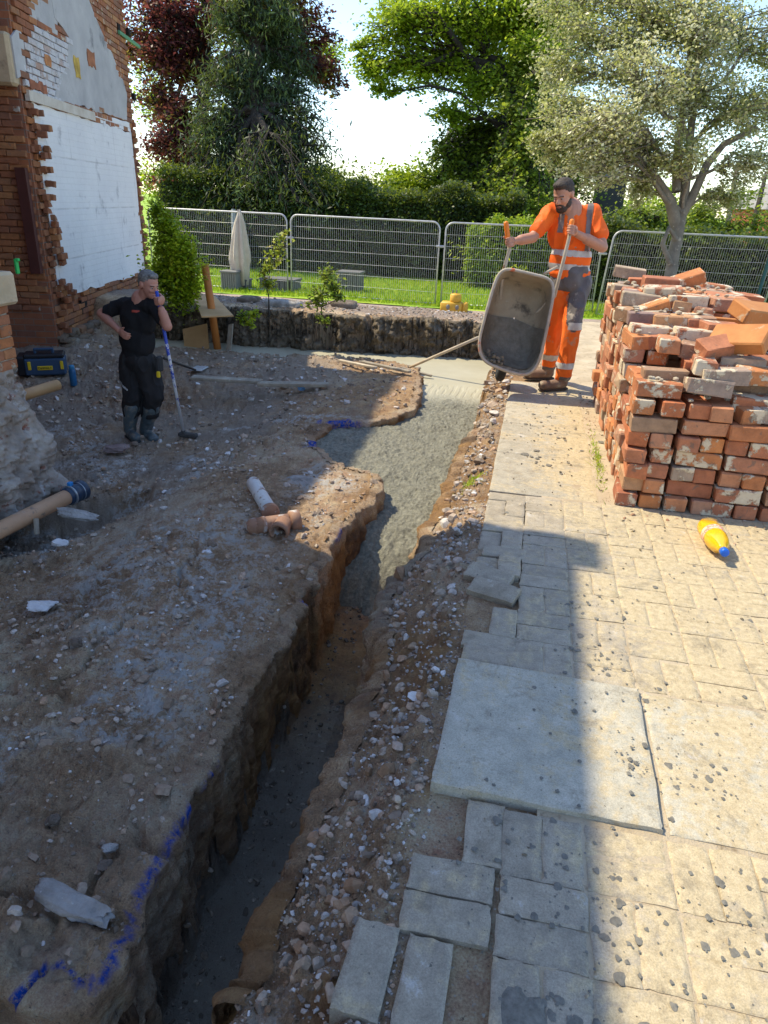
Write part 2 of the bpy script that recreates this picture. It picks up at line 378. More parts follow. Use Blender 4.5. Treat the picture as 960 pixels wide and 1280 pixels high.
# sideways crumble on steep faces
st = 4*K_*(1-K_); X2 = X_+.05*st*fbm(H_*9+3, Y_*9, 4, 91); Y2 = Y_+(.03+.11*(Y_ > 9.5))*st*fbm(H_*7, X_*6+7, 4, 93)*(Y_ > 1.2)
vv = np.stack([X2, Y2, H_], 1); ii = np.arange(ny*nx).reshape(ny, nx)
q = np.stack([ii[:-1, :-1], ii[:-1, 1:], ii[1:, 1:], ii[1:, :-1]], -1).reshape(-1, 4)
def ground_mat():
    m, t, b = mk_nodes('broken_soil'); c = coords(t, 'world', False)
    A = N(t, 'ShaderNodeAttribute', attribute_name='zone'); sp = N(t, 'ShaderNodeSeparateColor'); L(t, A.outputs['Color'], sp.inputs[0])
    clay, blue, chalk = sp.outputs[0], sp.outputs[1], sp.outputs[2]
    A2 = N(t, 'ShaderNodeAttribute', attribute_name='zone2'); sp2 = N(t, 'ShaderNodeSeparateColor'); L(t, A2.outputs['Color'], sp2.inputs[0])
    n1 = noise(t, c, 1.3, 8, .7); n2_ = noise(t, c, 9, 9, .72); n3_ = noise(t, c, 45, 8, .75); n4 = noise(t, c, 160, 4, .7)
    col = ramp(t, n1, [(.34, (.34, .215, .125)), (.48, (.55, .39, .245)), (.60, (.70, .55, .39))])
    col = mix(t, .75, col, ramp(t, n2_, [(.25, (.16, .14, .13)), (.5, (.5, .48, .46)), (.75, (.86, .84, .82))]), 'OVERLAY')
    # buff and grey crumbs
    col = mix(t, thr(t, n3_, .56, .66), col, (.50, .46, .40)); col = mix(t, thr(t, n3_, .34, .42, True), col, (.13, .10, .08))
    col = mix(t, .5, col, ramp(t, n4, [(.36, (.22,)*3), (.5, (.5,)*3), (.64, (.80,)*3)]), 'OVERLAY')
    # clay of the cut faces
    cl = ramp(t, n2_, [(.2, (.15, .085, .045)), (.45, (.36, .20, .09)), (.6, (.50, .29, .12)), (.78, (.40, .28, .18))])
    cl = mix(t, thr(t, n1, .5, .62), cl, (.16, .10, .065))
    col = mix(t, clay, col, cl)
    # darker tone on the trench floor and down the cut faces
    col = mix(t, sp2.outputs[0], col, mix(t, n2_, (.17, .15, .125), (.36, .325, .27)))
    # dark brown soil towards the house, in the pit and at the near left
    col = mix(t, math_(t, 'MULTIPLY', sp2.outputs[1], thr(t, n1, .34, .56)), col, mix(t, n2_, (.24, .18, .13), (.56, .455, .36)))
    # mortar dust and crushed plaster
    ch = math_(t, 'MULTIPLY', chalk, thr(t, math_(t, 'ADD', math_(t, 'MULTIPLY', n2_, .6), math_(t, 'MULTIPLY', n3_, .4)), .47, .56))
    col = mix(t, ch, col, mix(t, n4, (.52, .49, .45), (.72, .69, .65)))
    # pinkish gravel of the garden strip
    col = mix(t, sp2.outputs[2], col, mix(t, n4, (.20, .14, .115), (.50, .42, .37)))
    # sprayed marking line
    bl = math_(t, 'MULTIPLY', blue, thr(t, n3_, .38, .55)); col = mix(t, bl, col, (.004, .08, .50))
    L(t, col, b.inputs['Base Color']); b.inputs['Roughness'].default_value = .93; b.inputs['Specular IOR Level'].default_value = .2
    h = math_(t, 'ADD', math_(t, 'MULTIPLY', n3_, 1.0), math_(t, 'MULTIPLY', n4, .45)); h = math_(t, 'ADD', h, math_(t, 'MULTIPLY', n2_, 1.6))
    bump(t, b, h, 1.0, .035); return m
M_SOIL = ground_mat()
ground = mesh_np('ground', vv, q, M_SOIL, smooth=True); tag(ground, kind='structure')
P_ = np.stack([X_, Y_], 1); far = ss(8.7, 9.8, Y_)
clay = st*.95*(1-far*.85)+.9*ss(-.30, -.55, H_)*ss(-.80, -.6, X_)*(Y_ < 3)
clay = np.clip(clay+.85*ss(2.3, 3.2, Y_)*ss(4.2, 3.4, Y_)*(K_ > .5)+.8*np.exp(-(np.abs(D_)/.10)**2)*ss(2.2, 3.2, Y_)*(X_ < -.7)*(Y_ < 5), 0, 1)
clay = np.clip(clay+.75*ss(.0, .35, fbm(X_*3.4, Y_*3.4, 3, 101))*(X_ > -.75)*(Y_ < 4.0)*(X_ < -.12)+.45*(X_ < -.8)*(Y_ > 6.2)*(Y_ < 9.2)*ss(-2.8, -1.6, X_)+.5*(X_ > -.75)*(Y_ >= 4)*(Y_ < 7.5), 0, 1)
bl = np.zeros(len(X_))
wob = .02*fbm(X_*9, Y_*9, 3, 111)
for ln, wd in ((BLUE, .010), (BLUE2, .016), (BLUE3, .02), (BLUE4, .03), (BLUE5, .035)):
    bl = np.maximum(bl, ss(wd*1.3, wd*.35, ldist(P_, ln)+wob*.5)*ss(-.42, -.1, fbm(X_*11, Y_*11, 3, 115)))
bl = bl*ss(.22, .06, K_)
chalk = ss(-.06, .2, fbm(X_*1.5, Y_*1.5, 5, 121))*(X_ < -1.0)*ss(.02, .25, D_)*(Y_ < 6.5)
chalk = np.maximum(chalk, .9*ss(.9, .2, np.hypot((X_+1.9)*.9, (Y_-3.3)*.7))*(X_ < -1.0))
chalk = np.maximum(chalk, .5*(X_ > -.75)*ss(.1, .4, fbm(X_*4, Y_*4, 3, 125))*(Y_ < 7)*(X_ < -.1))
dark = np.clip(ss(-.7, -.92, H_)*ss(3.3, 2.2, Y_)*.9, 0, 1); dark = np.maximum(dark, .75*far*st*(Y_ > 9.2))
brown_soil = np.clip(ss(-1.9, -3.0, X_)*ss(3.2, 4.4, Y_)+.9*ss(-2.0, -2.8, X_)*(Y_ > 6)+ss(.1, -.1, DP_)+.55*(X_ < -1.0)*ss(2.3, 1.2, Y_), 0, 1)*(1-far)
grav = far*ss(10.0, 10.5, Y_)*.85
for nm, (a, b_, c_) in (('zone', (clay, bl, chalk)), ('zone2', (dark, brown_soil, grav))):
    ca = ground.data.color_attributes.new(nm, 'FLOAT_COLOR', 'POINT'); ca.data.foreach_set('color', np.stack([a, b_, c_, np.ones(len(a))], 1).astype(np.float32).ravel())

# the ground beyond the dig: paving bed, garden slope, lawn out to the horizon
def grid(xs, ys, hf):
    A, B = np.meshgrid(xs, ys); a, b = A.ravel(), B.ravel(); v = np.stack([a, b, hf(a, b)], 1)
    i = np.arange(len(xs)*len(ys)).reshape(len(ys), len(xs)); return v, np.stack([i[:-1, :-1], i[:-1, 1:], i[1:, 1:], i[1:, :-1]], -1).reshape(-1, 4)
M_SAND = nmat('sandy_bed', [(.3, (.38, .30, .20)), (.5, (.50, .41, .285)), (.7, (.60, .50, .36))], 4, .95, .8, 130, .01, 'world', False,
              [((.26, .20, .13), 14, .57, .70), ((.5, .44, .35), 60, .6, .68)])
xs = np.concatenate([np.linspace(.176, 3, 120), np.linspace(3.1, 14, 20)]); ys = np.concatenate([np.linspace(-7, .3, 12), np.linspace(.35, 9, 260), np.linspace(9.1, 13.2, 30)])
def bedh(x, y): return -.0048+.0030*fbm(x*5, y*5, 3, 131)+.0022*fbm(x*22, y*22, 3, 133)+garden_z(y)+.03*ss(6.6, 8, y)*fbm(x*3, y*3, 3, 134)
v, f = grid(xs, ys, bedh); bed = mesh_np('yard', v, f, M_SAND, smooth=True); tag(bed, kind='structure')
M_GRASS = nmat('lawn_turf', [(.3, (.16, .28, .02)), (.5, (.27, .42, .03)), (.7, (.42, .50, .05))], .8, .8, .8, 40, .03, 'world', False, [((.05, .10, .012), 5, .55, .68), ((.34, .36, .06), 11, .62, .72)], spec=.25)
xs = np.concatenate([-np.geomspace(600, 22, 12), np.linspace(-20, 20, 160), np.geomspace(22, 600, 12)]); ys = np.concatenate([np.linspace(16.9, 40, 90), np.geomspace(42, 900, 14)])
v, f = grid(xs, ys, lambda x, y: garden_z(y)+.02*fbm(x*.8, y*.8, 3, 141)-.003); tag(mesh_np('lawn', v, f, M_GRASS, smooth=True), kind='structure')
M_GRAVEL = nmat('garden_gravel', [(.3, (.24, .18, .15)), (.5, (.37, .29, .25)), (.7, (.50, .42, .37))], 30, .95, .9, 90, .02, 'world', False, [((.16, .14, .09), 1.8, .55, .7), ((.12, .17, .04), 3.5, .66, .76)])
xs = np.concatenate([-np.geomspace(600, 22, 10), np.linspace(-20, 20, 140), np.geomspace(22, 600, 10)]); ys = np.linspace(13.1, 17.1, 40)
v, f = grid(xs, ys, lambda x, y: garden_z(y)+.02*fbm(x*1.6, y*1.6, 3, 51)-.006*ss(16.7, 17, y)*4); tag(mesh_np('gravel_path', v, f, M_GRAVEL, smooth=True), kind='structure')
v, f = grid(np.array([-600., -12, 13.9, 600]), np.array([-600., -6.9, 13.3]), lambda x, y: np.where(np.abs(x) < 14, -1.6, -.3)); tag(mesh_np('terrain', v, f, M_GRAVEL), kind='structure')

# grass blades on the lawn, thickest where it shows
def blades(name, n, xf, hgt, mat, label, cols=None):
    x, y = xf(n); z = garden_z(y)+.02*fbm(x*.8, y*.8, 3, 141); a = rng.uniform(0, 6.28, n); h = hgt*rng.uniform(.5, 1.3, n); wd = .02*rng.uniform(.6, 1.4, n)
    lx, ly = rng.normal(0, .4, n)*h, rng.normal(0, .4, n)*h
    v = np.stack([np.stack([x-np.cos(a)*wd, y-np.sin(a)*wd, z], 1), np.stack([x+np.cos(a)*wd, y+np.sin(a)*wd, z], 1), np.stack([x+lx, y+ly, z+h], 1)], 1).reshape(-1, 3)
    o = mesh_np(name, v, np.arange(3*n).reshape(n, 3), mat); lv = np.repeat(rng.uniform(0, 1, n), 3)
    at_ = o.data.attributes.new('lv', 'FLOAT', 'POINT'); at_.data.foreach_set('value', lv.astype(np.float32)); return tag(o, label, 'grass', kind='stuff')
M_BLADE = leafmat('grass_blade', [(.1, (.20, .36, .02)), (.5, (.35, .52, .03)), (.9, (.52, .56, .06))], .35, .6, .2)
blades('lawn_grass', 60000, lambda n: (rng.uniform(-11, 7, n), 17.1+rng.power(1.0, n)*9), .09, M_BLADE, 'short bright green grass of the lawn behind the mesh fence')


# the cut faces of the dig: crumbling earth sides with their own relief
def jagf(X, Y): return (.045*fbm(X*7, Y*7, 4, 3)+.018*fbm(X*30, Y*30, 3, 9))*(1+.9*ss(8.7, 9.7, Y))
def dfbm3(p, sc, seed, o=3):
    s_ = 0; a = 1
    for i in range(o): s_ = s_+a*n3(p*sc*2**i+seed+i*7.7, seed+i); a *= .5
    return s_/1.75
def cut_face(name, chain, step, rows, bott, batter, amp, tint, mat=None):
    c = np.array(chain, float); seg = np.linalg.norm(np.diff(c, axis=0), axis=1); S_ = np.concatenate([[0], np.cumsum(seg)]); n = int(S_[-1]/step); s_ = np.linspace(0, S_[-1], n)
    B_ = np.stack([np.interp(s_, S_, c[:, 0]), np.interp(s_, S_, c[:, 1])], 1)
    k_ = max(2, int(.05/step)); ker = np.ones(2*k_+1)/(2*k_+1); Bs = np.stack([np.convolve(np.pad(B_[:, i], k_, 'edge'), ker, 'valid') for i in (0, 1)], 1); T_ = np.gradient(Bs, axis=0); T_ /= np.linalg.norm(T_, axis=1)[:, None]+1e-9
    N_ = np.stack([T_[:, 1], -T_[:, 0]], 1); m_ = n//2
    if pdist((Bs[m_]+N_[m_]*.05)[None], TRENCH)[0] > 0: N_ = -N_
    sh = jagf(Bs[:, 0], Bs[:, 1]); O = Bs+N_*(sh-.035)[:, None]; top = site_h(O[:, 0], O[:, 1])[0]
    bz = np.array([bott(y) for y in Bs[:, 1]]); V = []; TT = []
    for r_ in range(rows):
        t_ = r_/(rows-1); lip = -.030+.068*ss(0, .07, t_)+batter*t_
        P = Bs+N_*(sh+lip)[:, None]; z = top+.004-(top-bz)*np.clip(t_-.025, 0, 1)**1.05
        q_ = np.stack([P[:, 0], P[:, 1], z], 1); a_ = amp*ss(.0, .10, t_); d_ = a_*(dfbm3(q_, 5, 2)*1.0+dfbm3(q_, 14, 4)*.7+.35*dfbm3(q_, 40, 6)+.5*np.abs(dfbm3(q_, 9, 8)))
        q_[:, 0] += N_[:, 0]*d_; q_[:, 1] += N_[:, 1]*d_; q_[:, 2] += .010*dfbm3(q_, 18, 9)*(t_ > .03); V.append(q_); TT.append(np.full(n, t_))
    V = np.concatenate(V); TT = np.concatenate(TT); i = np.arange(n*rows).reshape(rows, n); f = np.stack([i[:-1, :-1], i[:-1, 1:], i[1:, 1:], i[1:, :-1]], -1).reshape(-1, 4)
    if N_[m_]@np.array([T_[m_][1], -T_[m_][0]]) > 0: f = f[:, ::-1]
    o = mesh_np(name, V, f, mat or M_SOIL, smooth=True); tag(o, kind='structure'); cl, dk, dp_ = tint(V, TT); z0 = np.zeros(len(V)); wob = fbm(V[:, 0]*9, V[:, 1]*9, 3, 111)*.02
    bb = np.zeros(len(V))
    for ln, wd in ((BLUE, .013), (BLUE2, .020), (BLUE3, .022), (BLUE4, .06), (BLUE5, .07)): bb = np.maximum(bb, ss(wd*1.4, wd*.4, ldist(V[:, :2], ln)+wob*.5)*ss(.16+(wd > .05)*.14, .06+(wd > .05)*.1, TT))
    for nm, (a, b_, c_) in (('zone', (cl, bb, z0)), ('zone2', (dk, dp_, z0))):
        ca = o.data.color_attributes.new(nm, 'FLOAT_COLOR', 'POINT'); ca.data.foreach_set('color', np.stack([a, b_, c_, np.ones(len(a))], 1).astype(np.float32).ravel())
    return o
iL = TRENCH.index((-.93, 1.05)); iN = TRENCH.index((-1.25, 8.3)); left_ch = TRENCH[iN:iL+1]
fl_ = lambda y: -1.33+.26*float(ss(2.3, 3.8, y)) if y < 4.6 else -.85
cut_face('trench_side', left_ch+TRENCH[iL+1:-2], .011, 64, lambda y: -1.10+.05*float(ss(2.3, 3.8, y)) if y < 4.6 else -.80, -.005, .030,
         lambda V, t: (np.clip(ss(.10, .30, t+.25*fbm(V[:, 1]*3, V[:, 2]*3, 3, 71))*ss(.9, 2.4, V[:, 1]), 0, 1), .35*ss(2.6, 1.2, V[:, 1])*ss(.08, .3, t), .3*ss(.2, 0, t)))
i0 = TRENCH.index((-.5, 10.2)); cut_face('soil_bank', TRENCH[i0-1:i0+5], .014, 46, lambda y: -.62, .05, .14,
         lambda V, t: (.15*ss(.2, .5, fbm(V[:, 0]*2, V[:, 2]*4, 3, 5)), .35*ss(.1, .9, t), .6*ss(-.2, .3, fbm(V[:, 0]*2.5, V[:, 2]*5, 3, 15))),
         nmat('backlit_bank_soil', [(.3, (.075, .058, .038)), (.5, (.16, .125, .085)), (.7, (.27, .22, .16))], 6, .95, 1.0, 35, .03, rand=False, layers=[((.045, .035, .025), 3.5, .52, .66), ((.36, .31, .25), 18, .64, .72)]))  # bank face is backlit; its shade is put into this darker soil colour
i1 = TRENCH.index((-.47, .9)); i2 = TRENCH.index((-.34, 5.2)); cut_face('trench_side', TRENCH[i1:i2+1], .011, 52, lambda y: -1.10+.05*float(ss(2.3, 3.8, y)) if y < 4.2 else -.8, .07, .045,
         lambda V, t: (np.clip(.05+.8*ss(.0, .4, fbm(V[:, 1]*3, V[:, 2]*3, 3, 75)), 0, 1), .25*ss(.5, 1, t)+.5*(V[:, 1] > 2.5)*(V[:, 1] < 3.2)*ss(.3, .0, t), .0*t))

# ---------------------------------------------------------------- poured concrete
xs = np.concatenate([np.linspace(-5.6, -2.1, 70), np.linspace(-2.09, 0, 360)]); ys = 3.2+(10.4-3.2)*np.linspace(0, 1, 560)**1.25
def conc_h(x, y):
    r = ss(7.95, 7.3, y+.12*fbm(x*3, y*0+1, 2, 5))
    z = -.505-.62*np.clip((4.55-y+.10*fbm(x*4, y*4, 3, 159))/.85, 0, 1.3)**2.2-.05*ss(6.5, 4.2, y)
    z = z+r*(.016*fbm(x*22, y*22, 4, 151)+.010*np.abs(fbm(x*42, y*42, 3, 152))+.006*fbm(x*80, y*80, 2, 156)+.025*fbm(x*5, y*5, 3, 153))
    tm = ss(7.7, 7.95, y)*ss(8.45, 8.2, y); z = z-.006*tm*(np.sin(x*75+2*fbm(x*4, y*4, 2, 7)) > .2)*ss(.0, .4, fbm(x*30, y*5, 2, 8)+.4)
    return z
v, f = grid(xs, ys, conc_h); dd = pdist(v[:, :2], TRENCH); ce = dd[f].min(1); f = f[ce < .10]
used = np.unique(f); mp = np.full(len(v), -1); mp[used] = np.arange(len(used)); v = v[used]; f = mp[f]
m, t, b = mk_nodes('wet_concrete'); c = coords(t, 'world', False); g = N(t, 'ShaderNodeSeparateXYZ'); L(t, c, g.inputs[0])
rr = thr(t, g.outputs[1], 7.4, 8.1); n_ = noise(t, c, 35, 8, .7)
ca_ = ramp(t, n_, [(.28, (.095, .095, .07)), (.5, (.20, .195, .15)), (.7, (.33, .32, .25))]); cb_ = ramp(t, noise(t, c, 3, 4), [(.3, (.42, .39, .285)), (.7, (.48, .45, .34))])
L(t, mix(t, rr, ca_, cb_), b.inputs['Base Color']); L(t, mix(t, rr, (.62,)*3, (.42,)*3), b.inputs['Roughness'])
bp = bump(t, b, math_(t, 'ADD', n_, noise(t, c, 110, 4, .7)), .9, .016); L(t, mix(t, rr, (.8,)*3, (.05,)*3), bp.inputs['Strength'])
fc = mesh_np('fresh_concrete', v, f, m, smooth=True); tag(fc, kind='structure')

# ---------------------------------------------------------------- rubble: one mesh of many stones, then single big pieces
def stone_base(seed, n=5):
    v, f = ellip((0, 0, 0), (1, 1, 1), n=3)
    r = np.random.default_rng(seed); v = np.array(v)
    for _ in range(5):
        d = unit(r.normal(size=3)); k = r.uniform(.45, .8); s = v@d; v = v-np.outer(np.maximum(s-k, 0), d)
    return v*(1+.06*r.normal(size=(len(v), 1))), f
SB = [stone_base(i) for i in range(8)]
def scatter(name, pts, sizes, mat, label, squash=.65, cat='rubble'):
    mb = MB()
    V = []; Fs = []; c = 0; LV = []
    for p, s in zip(pts, sizes):
        v, f = SB[rng.integers(8)]; M = rotxyz(*rng.uniform(0, 6.28, 3)); sc = s*np.array([rng.uniform(.7, 1.3), rng.uniform(.6, 1.1), rng.uniform(.5, .9)])
        w_ = (v*sc)@M.T; w_[:, 2] *= squash; V.append(w_+p); Fs += [tuple(i+c for i in q_) for q_ in f]; c += len(v); LV += [rng.uniform()]*len(v)
    o = mesh_np(name, np.concatenate(V), Fs, mat, smooth=False); a = o.data.attributes.new('lv', 'FLOAT', 'POINT'); a.data.foreach_set('value', np.array(LV, np.float32))
    return tag(o, label, cat, kind='stuff')
def stonemat(name, cols):
    m, t, b = mk_nodes(name); a = N(t, 'ShaderNodeAttribute', attribute_name='lv'); c = coords(t, 'world', False)
    col = ramp(t, a.outputs['Fac'], cols); col = mix(t, .6, col, ramp(t, noise(t, c, 60, 5), [(.3, (.3,)*3), (.7, (.7,)*3)]), 'OVERLAY')
    L(t, col, b.inputs['Base Color']); b.inputs['Roughness'].default_value = .92; bump(t, b, noise(t, c, 150, 5), .5, .006); return m
M_STONE = stonemat('rubble_stone', [(0, (.17, .125, .09)), (.3, (.30, .235, .18)), (.55, (.42, .35, .28)), (.75, (.42, .27, .17)), (.9, (.52, .48, .44)), (1, (.66, .64, .62))])
M_GREY = stonemat('grey_stone', [(0, (.19, .155, .125)), (.5, (.36, .32, .285)), (.88, (.46, .43, .40)), (1, (.62, .61, .6))])
M_CHALK = stonemat('plaster_crumb', [(0, (.42, .42, .42)), (1, (.72, .71, .70))])
def put(n, xr, yr, cond, smin, smax, powr=3.0, sink=.2):
    x = rng.uniform(*xr, n); u_ = rng.uniform(0, 1, n); y = yr[0]*(yr[1]/yr[0])**u_
    h, d, k, dp = site_h(x, y); ok = cond(x, y, d, k, h); x, y, h, k = x[ok], y[ok], h[ok], k[ok]
    s = smin+(smax-smin)*rng.power(1, len(x))**powr; s = s*np.clip(.45+y*.22, .6, 2.0)
    return np.stack([x, y, h+s*(.5-sink)*.6], 1), s
nr = lambda x, y: x > -.95-.85*y
p1, s1 = put(17000, (-6, -.9), (.8, 9.2), lambda x, y, d, k, h: (d > .01) & nr(x, y) & (fbm(x*1.7, y*1.7, 3, 201) > -.25), .004, .022, 4)
scatter('soil_rubble', p1, s1, M_STONE, 'loose brown soil crumbs and small stones on the dug ground')
p1, s1 = put(2600, (-.62, -.11), (.75, 7.5), lambda x, y, d, k, h: (k < .5) & (fbm(x*4, y*4, 3, 207)+.8*ss(-.35, -.15, x)*ss(2.6, 2.0, y) > .12), .005, .020, 2.5)
scatter('bank_gravel', p1, s1, M_GREY, 'grey pebbles and gravel along the right bank of the trench beside the pavers')
p1, s1 = put(420, (-.66, -.14), (.85, 7), lambda x, y, d, k, h: (k < .9), .018, .038, 2)
scatter('bank_chunks', p1, s1, M_STONE, 'lumps of broken clay and rubble on the right bank of the trench')
p1, s1 = put(700, (-6, -.95), (.9, 9), lambda x, y, d, k, h: (d > .02) & nr(x, y), .016, .034, 3)
scatter('plateau_chunks', p1, s1, M_STONE, 'lumps of soil and rubble scattered over the dug plateau')
p1, s1 = put(230, (-2.2, -.95), (.85, 2.6), lambda x, y, d, k, h: (d > .03) & nr(x, y), .02, .055, 3, .62)
scatter('soil_clods', p1, s1, stonemat('soil_clod_mix', [(0, (.18, .13, .085)), (.6, (.34, .25, .18)), (.9, (.42, .34, .27)), (1, (.50, .45, .40))]), 'bigger broken clods of earth on the near left of the dig')
p1, s1 = put(75, (-.50, -.24), (.85, 3.2), lambda x, y, d, k, h: (k < .6), .02, .06, 2.5, .72)
scatter('clay_lumps', p1, s1, stonemat('clay_lump', [(0, (.20, .12, .065)), (.5, (.33, .20, .115)), (1, (.40, .30, .21))]), 'orange brown clay lumps in the right bank beside the pavers', 1.0)
p1, s1 = put(5200, (-.7, -.11), (.75, 9), lambda x, y, d, k, h: (k < .95), .004, .016, 3.5)
scatter('bank_crumbs', p1, s1, M_STONE, 'brown crumbs of soil and broken brick on the right bank of the trench')
p1, s1 = put(1500, (-5, -.95), (.9, 6), lambda x, y, d, k, h: (d > .02) & nr(x, y) & (fbm(x*1.5, y*1.5, 3, 121) > .12), .004, .020, 3.5)
scatter('plaster_crumbs', p1, s1, M_CHALK, 'white plaster and mortar crumbs strewn over the dug ground')
p1, s1 = put(1300, (-1.0, -.5), (1.0, 3.9), lambda x, y, d, k, h: (k > .6), .004, .022, 4)
scatter('trench_crumbs', p1, s1, stonemat('trench_clod', [(0, (.07, .055, .04)), (.5, (.16, .12, .085)), (1, (.30, .25, .19))]), 'small clods lying along the bottom of the open trench')
p1, s1 = put(3500, (-5.5, 0), (9.3, 12.8), lambda x, y, d, k, h: (k < .9), .006, .018, 3)
scatter('garden_clods', p1, s1, M_STONE, 'clods and stones on the soil bank in front of the mesh fence')
def fold(*a): return a
def rock(px_, py_, z, sx_, sy_, sz_, rz_, name, label, cat, mat, seed=0, tilt=(0, 0), n=22, parent=None):
    p = onz(px_, py_, z); g = gz(p[0], p[1]) if z > -1 else z
    v, f = ellip((0, 0, 0), (1, 1, 1), n=n); v = np.array(v); r = np.random.default_rng(seed)
    v = np.sign(v)*np.abs(v)**.62
    for _ in range(7): d = unit(r.normal(size=3)*[1, 1, .7]); k = r.uniform(.55, .95); v = v-np.outer(np.maximum(v@d-k, 0), d)
    v = v*(1+.16*n3(v*1.7+seed)[:, None]+.11*n3(v*4+seed)[:, None]+.055*n3(v*11+seed)[:, None]+.03*n3(v*23+seed)[:, None])
    v = (v*[sx_/2, sy_/2, sz_/2])@rotxyz(tilt[0], tilt[1], rz_).T
    o = mesh_np(name, v, f, mat, parent, smooth=True); o.location = (p[0], p[1], z+sz_*.18); o.data.set_sharp_from_angle(angle=.6) if hasattr(o.data, 'set_sharp_from_angle') else None
    return tag(o, label, cat)
M_LUMP = nmat('old_concrete', [(.3, (.22, .20, .18)), (.5, (.34, .32, .30)), (.7, (.46, .44, .42))], 9, .95, .9, 70, .012, layers=[((.13, .10, .08), 6, .56, .68), ((.6, .59, .58), 20, .62, .7)])
M_CLOD = nmat('soil_clod', [(.3, (.10, .075, .055)), (.5, (.17, .13, .10)), (.7, (.25, .20, .16))], 9, .95, .9, 50, .015, layers=[((.33, .29, .25), 14, .58, .66)])
M_RUST = nmat('orange_clay', [(.3, (.20, .095, .035)), (.5, (.38, .19, .07)), (.7, (.45, .27, .13))], 7, .95, .9, 50, .015, layers=[((.14, .10, .07), 5, .55, .65)])
M_WHITE = nmat('broken_plaster', [(.3, (.46, .46, .47)), (.7, (.68, .68, .69))], 6, .9, .5, 50, .008)
rock(92, 1130, -.43, .27, .09, .06, -.22, 'concrete_lump', 'long pale grey piece of broken concrete lying near the trench edge at bottom left', 'rubble', M_LUMP, 3)
rock(133, 930, -.44, .17, .05, .035, -.7, 'broken_mortar', 'thin crust of grey mortar lying on cracked soil left of the trench', 'rubble', M_LUMP, 5)
rock(66, 1026, -.44, .05, .045, .035, .3, 'round_stone', 'small round grey stone on flat brown soil, above the long concrete piece', 'stone', M_CLOD, 6)
rock(137, 1062, -.44, .05, .04, .03, .9, 'square_stone', 'pinkish angular stone, upper of two beside each other left of the blue line', 'stone', M_LUMP, 8)
rock(132, 1084, -.44, .042, .035, .03, .2, 'small_stone', 'grey stone just below the pinkish angular one left of the blue line', 'stone', M_CLOD, 9)
rock(52, 757, -.47, .15, .11, .03, .3, 'plaster_piece', 'white broken plaster slab on soil at far left below the clay pipe', 'rubble', M_WHITE, 11)
rock(262, 692, -.45, .09, .06, .035, .3, 'plaster_chunk', 'white plaster chunk to the left below the broken clay pipe junction', 'rubble', M_WHITE, 12)
rock(320, 712, -.45, .075, .06, .03, -.9, 'plaster_flake', 'white plaster flake lying directly below the clay pipe junction', 'rubble', M_WHITE, 13)
rock(77, 680, -.52, .11, .06, .04, .2, 'pale_stone', 'pale stone at the edge of the pit under the long brown pipe', 'rubble', M_WHITE, 14)
rock(75, 835, -.46, .10, .05, .02, .2, 'plaster_shard', 'white shard on the soil left of the dark clod', 'rubble', M_WHITE, 16)
rock(35, 897, -.46, .07, .05, .02, .9, 'plaster_scrap', 'bluish white scrap of plaster near the left edge of the picture', 'rubble', M_WHITE, 26)
rock(97, 806, -.44, .07, .055, .05, .4, 'dark_clod', 'dark brown clod of earth standing on the pale dusty ground at left', 'clod', M_CLOD, 17)
rock(385, 604, -.44, .34, .15, .045, -.2, 'flat_concrete_slab', 'flat grey broken concrete slab lying behind the clay pipe junction', 'rubble', M_LUMP, 18)
rock(475, 1012, -.20, .075, .085, .06, .3, 'orange_clay_lump', 'rusty orange clay lump on the right bank left of the big flag', 'clod', M_RUST, 19)
rock(403, 1046, -.22, .085, .045, .05, .3, 'pale_flint', 'pale angular stone lying on the right bank above the open trench', 'stone', M_LUMP, 20, (.2, -.2))
rock(527, 793, -.15, .07, .035, .025, .1, 'white_flat_stone', 'flat whitish stone on the gravel bank left of the raised paver', 'stone', M_WHITE, 21)
rock(97, 645, -.62, .28, .08, .06, .25, 'broken_clay_piece', 'jagged muddy stone lying in the pit beside the long brown pipe', 'rubble', M_LUMP, 24, (.1, .2))
rock(60, 600, -.0, .01, .01, .01, 0, 'tiny', 'x', 'stone', M_LUMP, 1) if False else None
rock(148, 562, -.74, .24, .14, .07, .5, 'pinkish_block', 'pinkish rough stone on the ground at the heel of the man in black', 'stone', nmat('pink_stone', [(.3, (.20, .14, .13)), (.7, (.32, .24, .22))], 8, .9, .7, 50, .01), 25)
rock(505, 548, -.40, .01, .01, .01, 0, 'x', 'x', 'x', M_LUMP, 1) if False else None
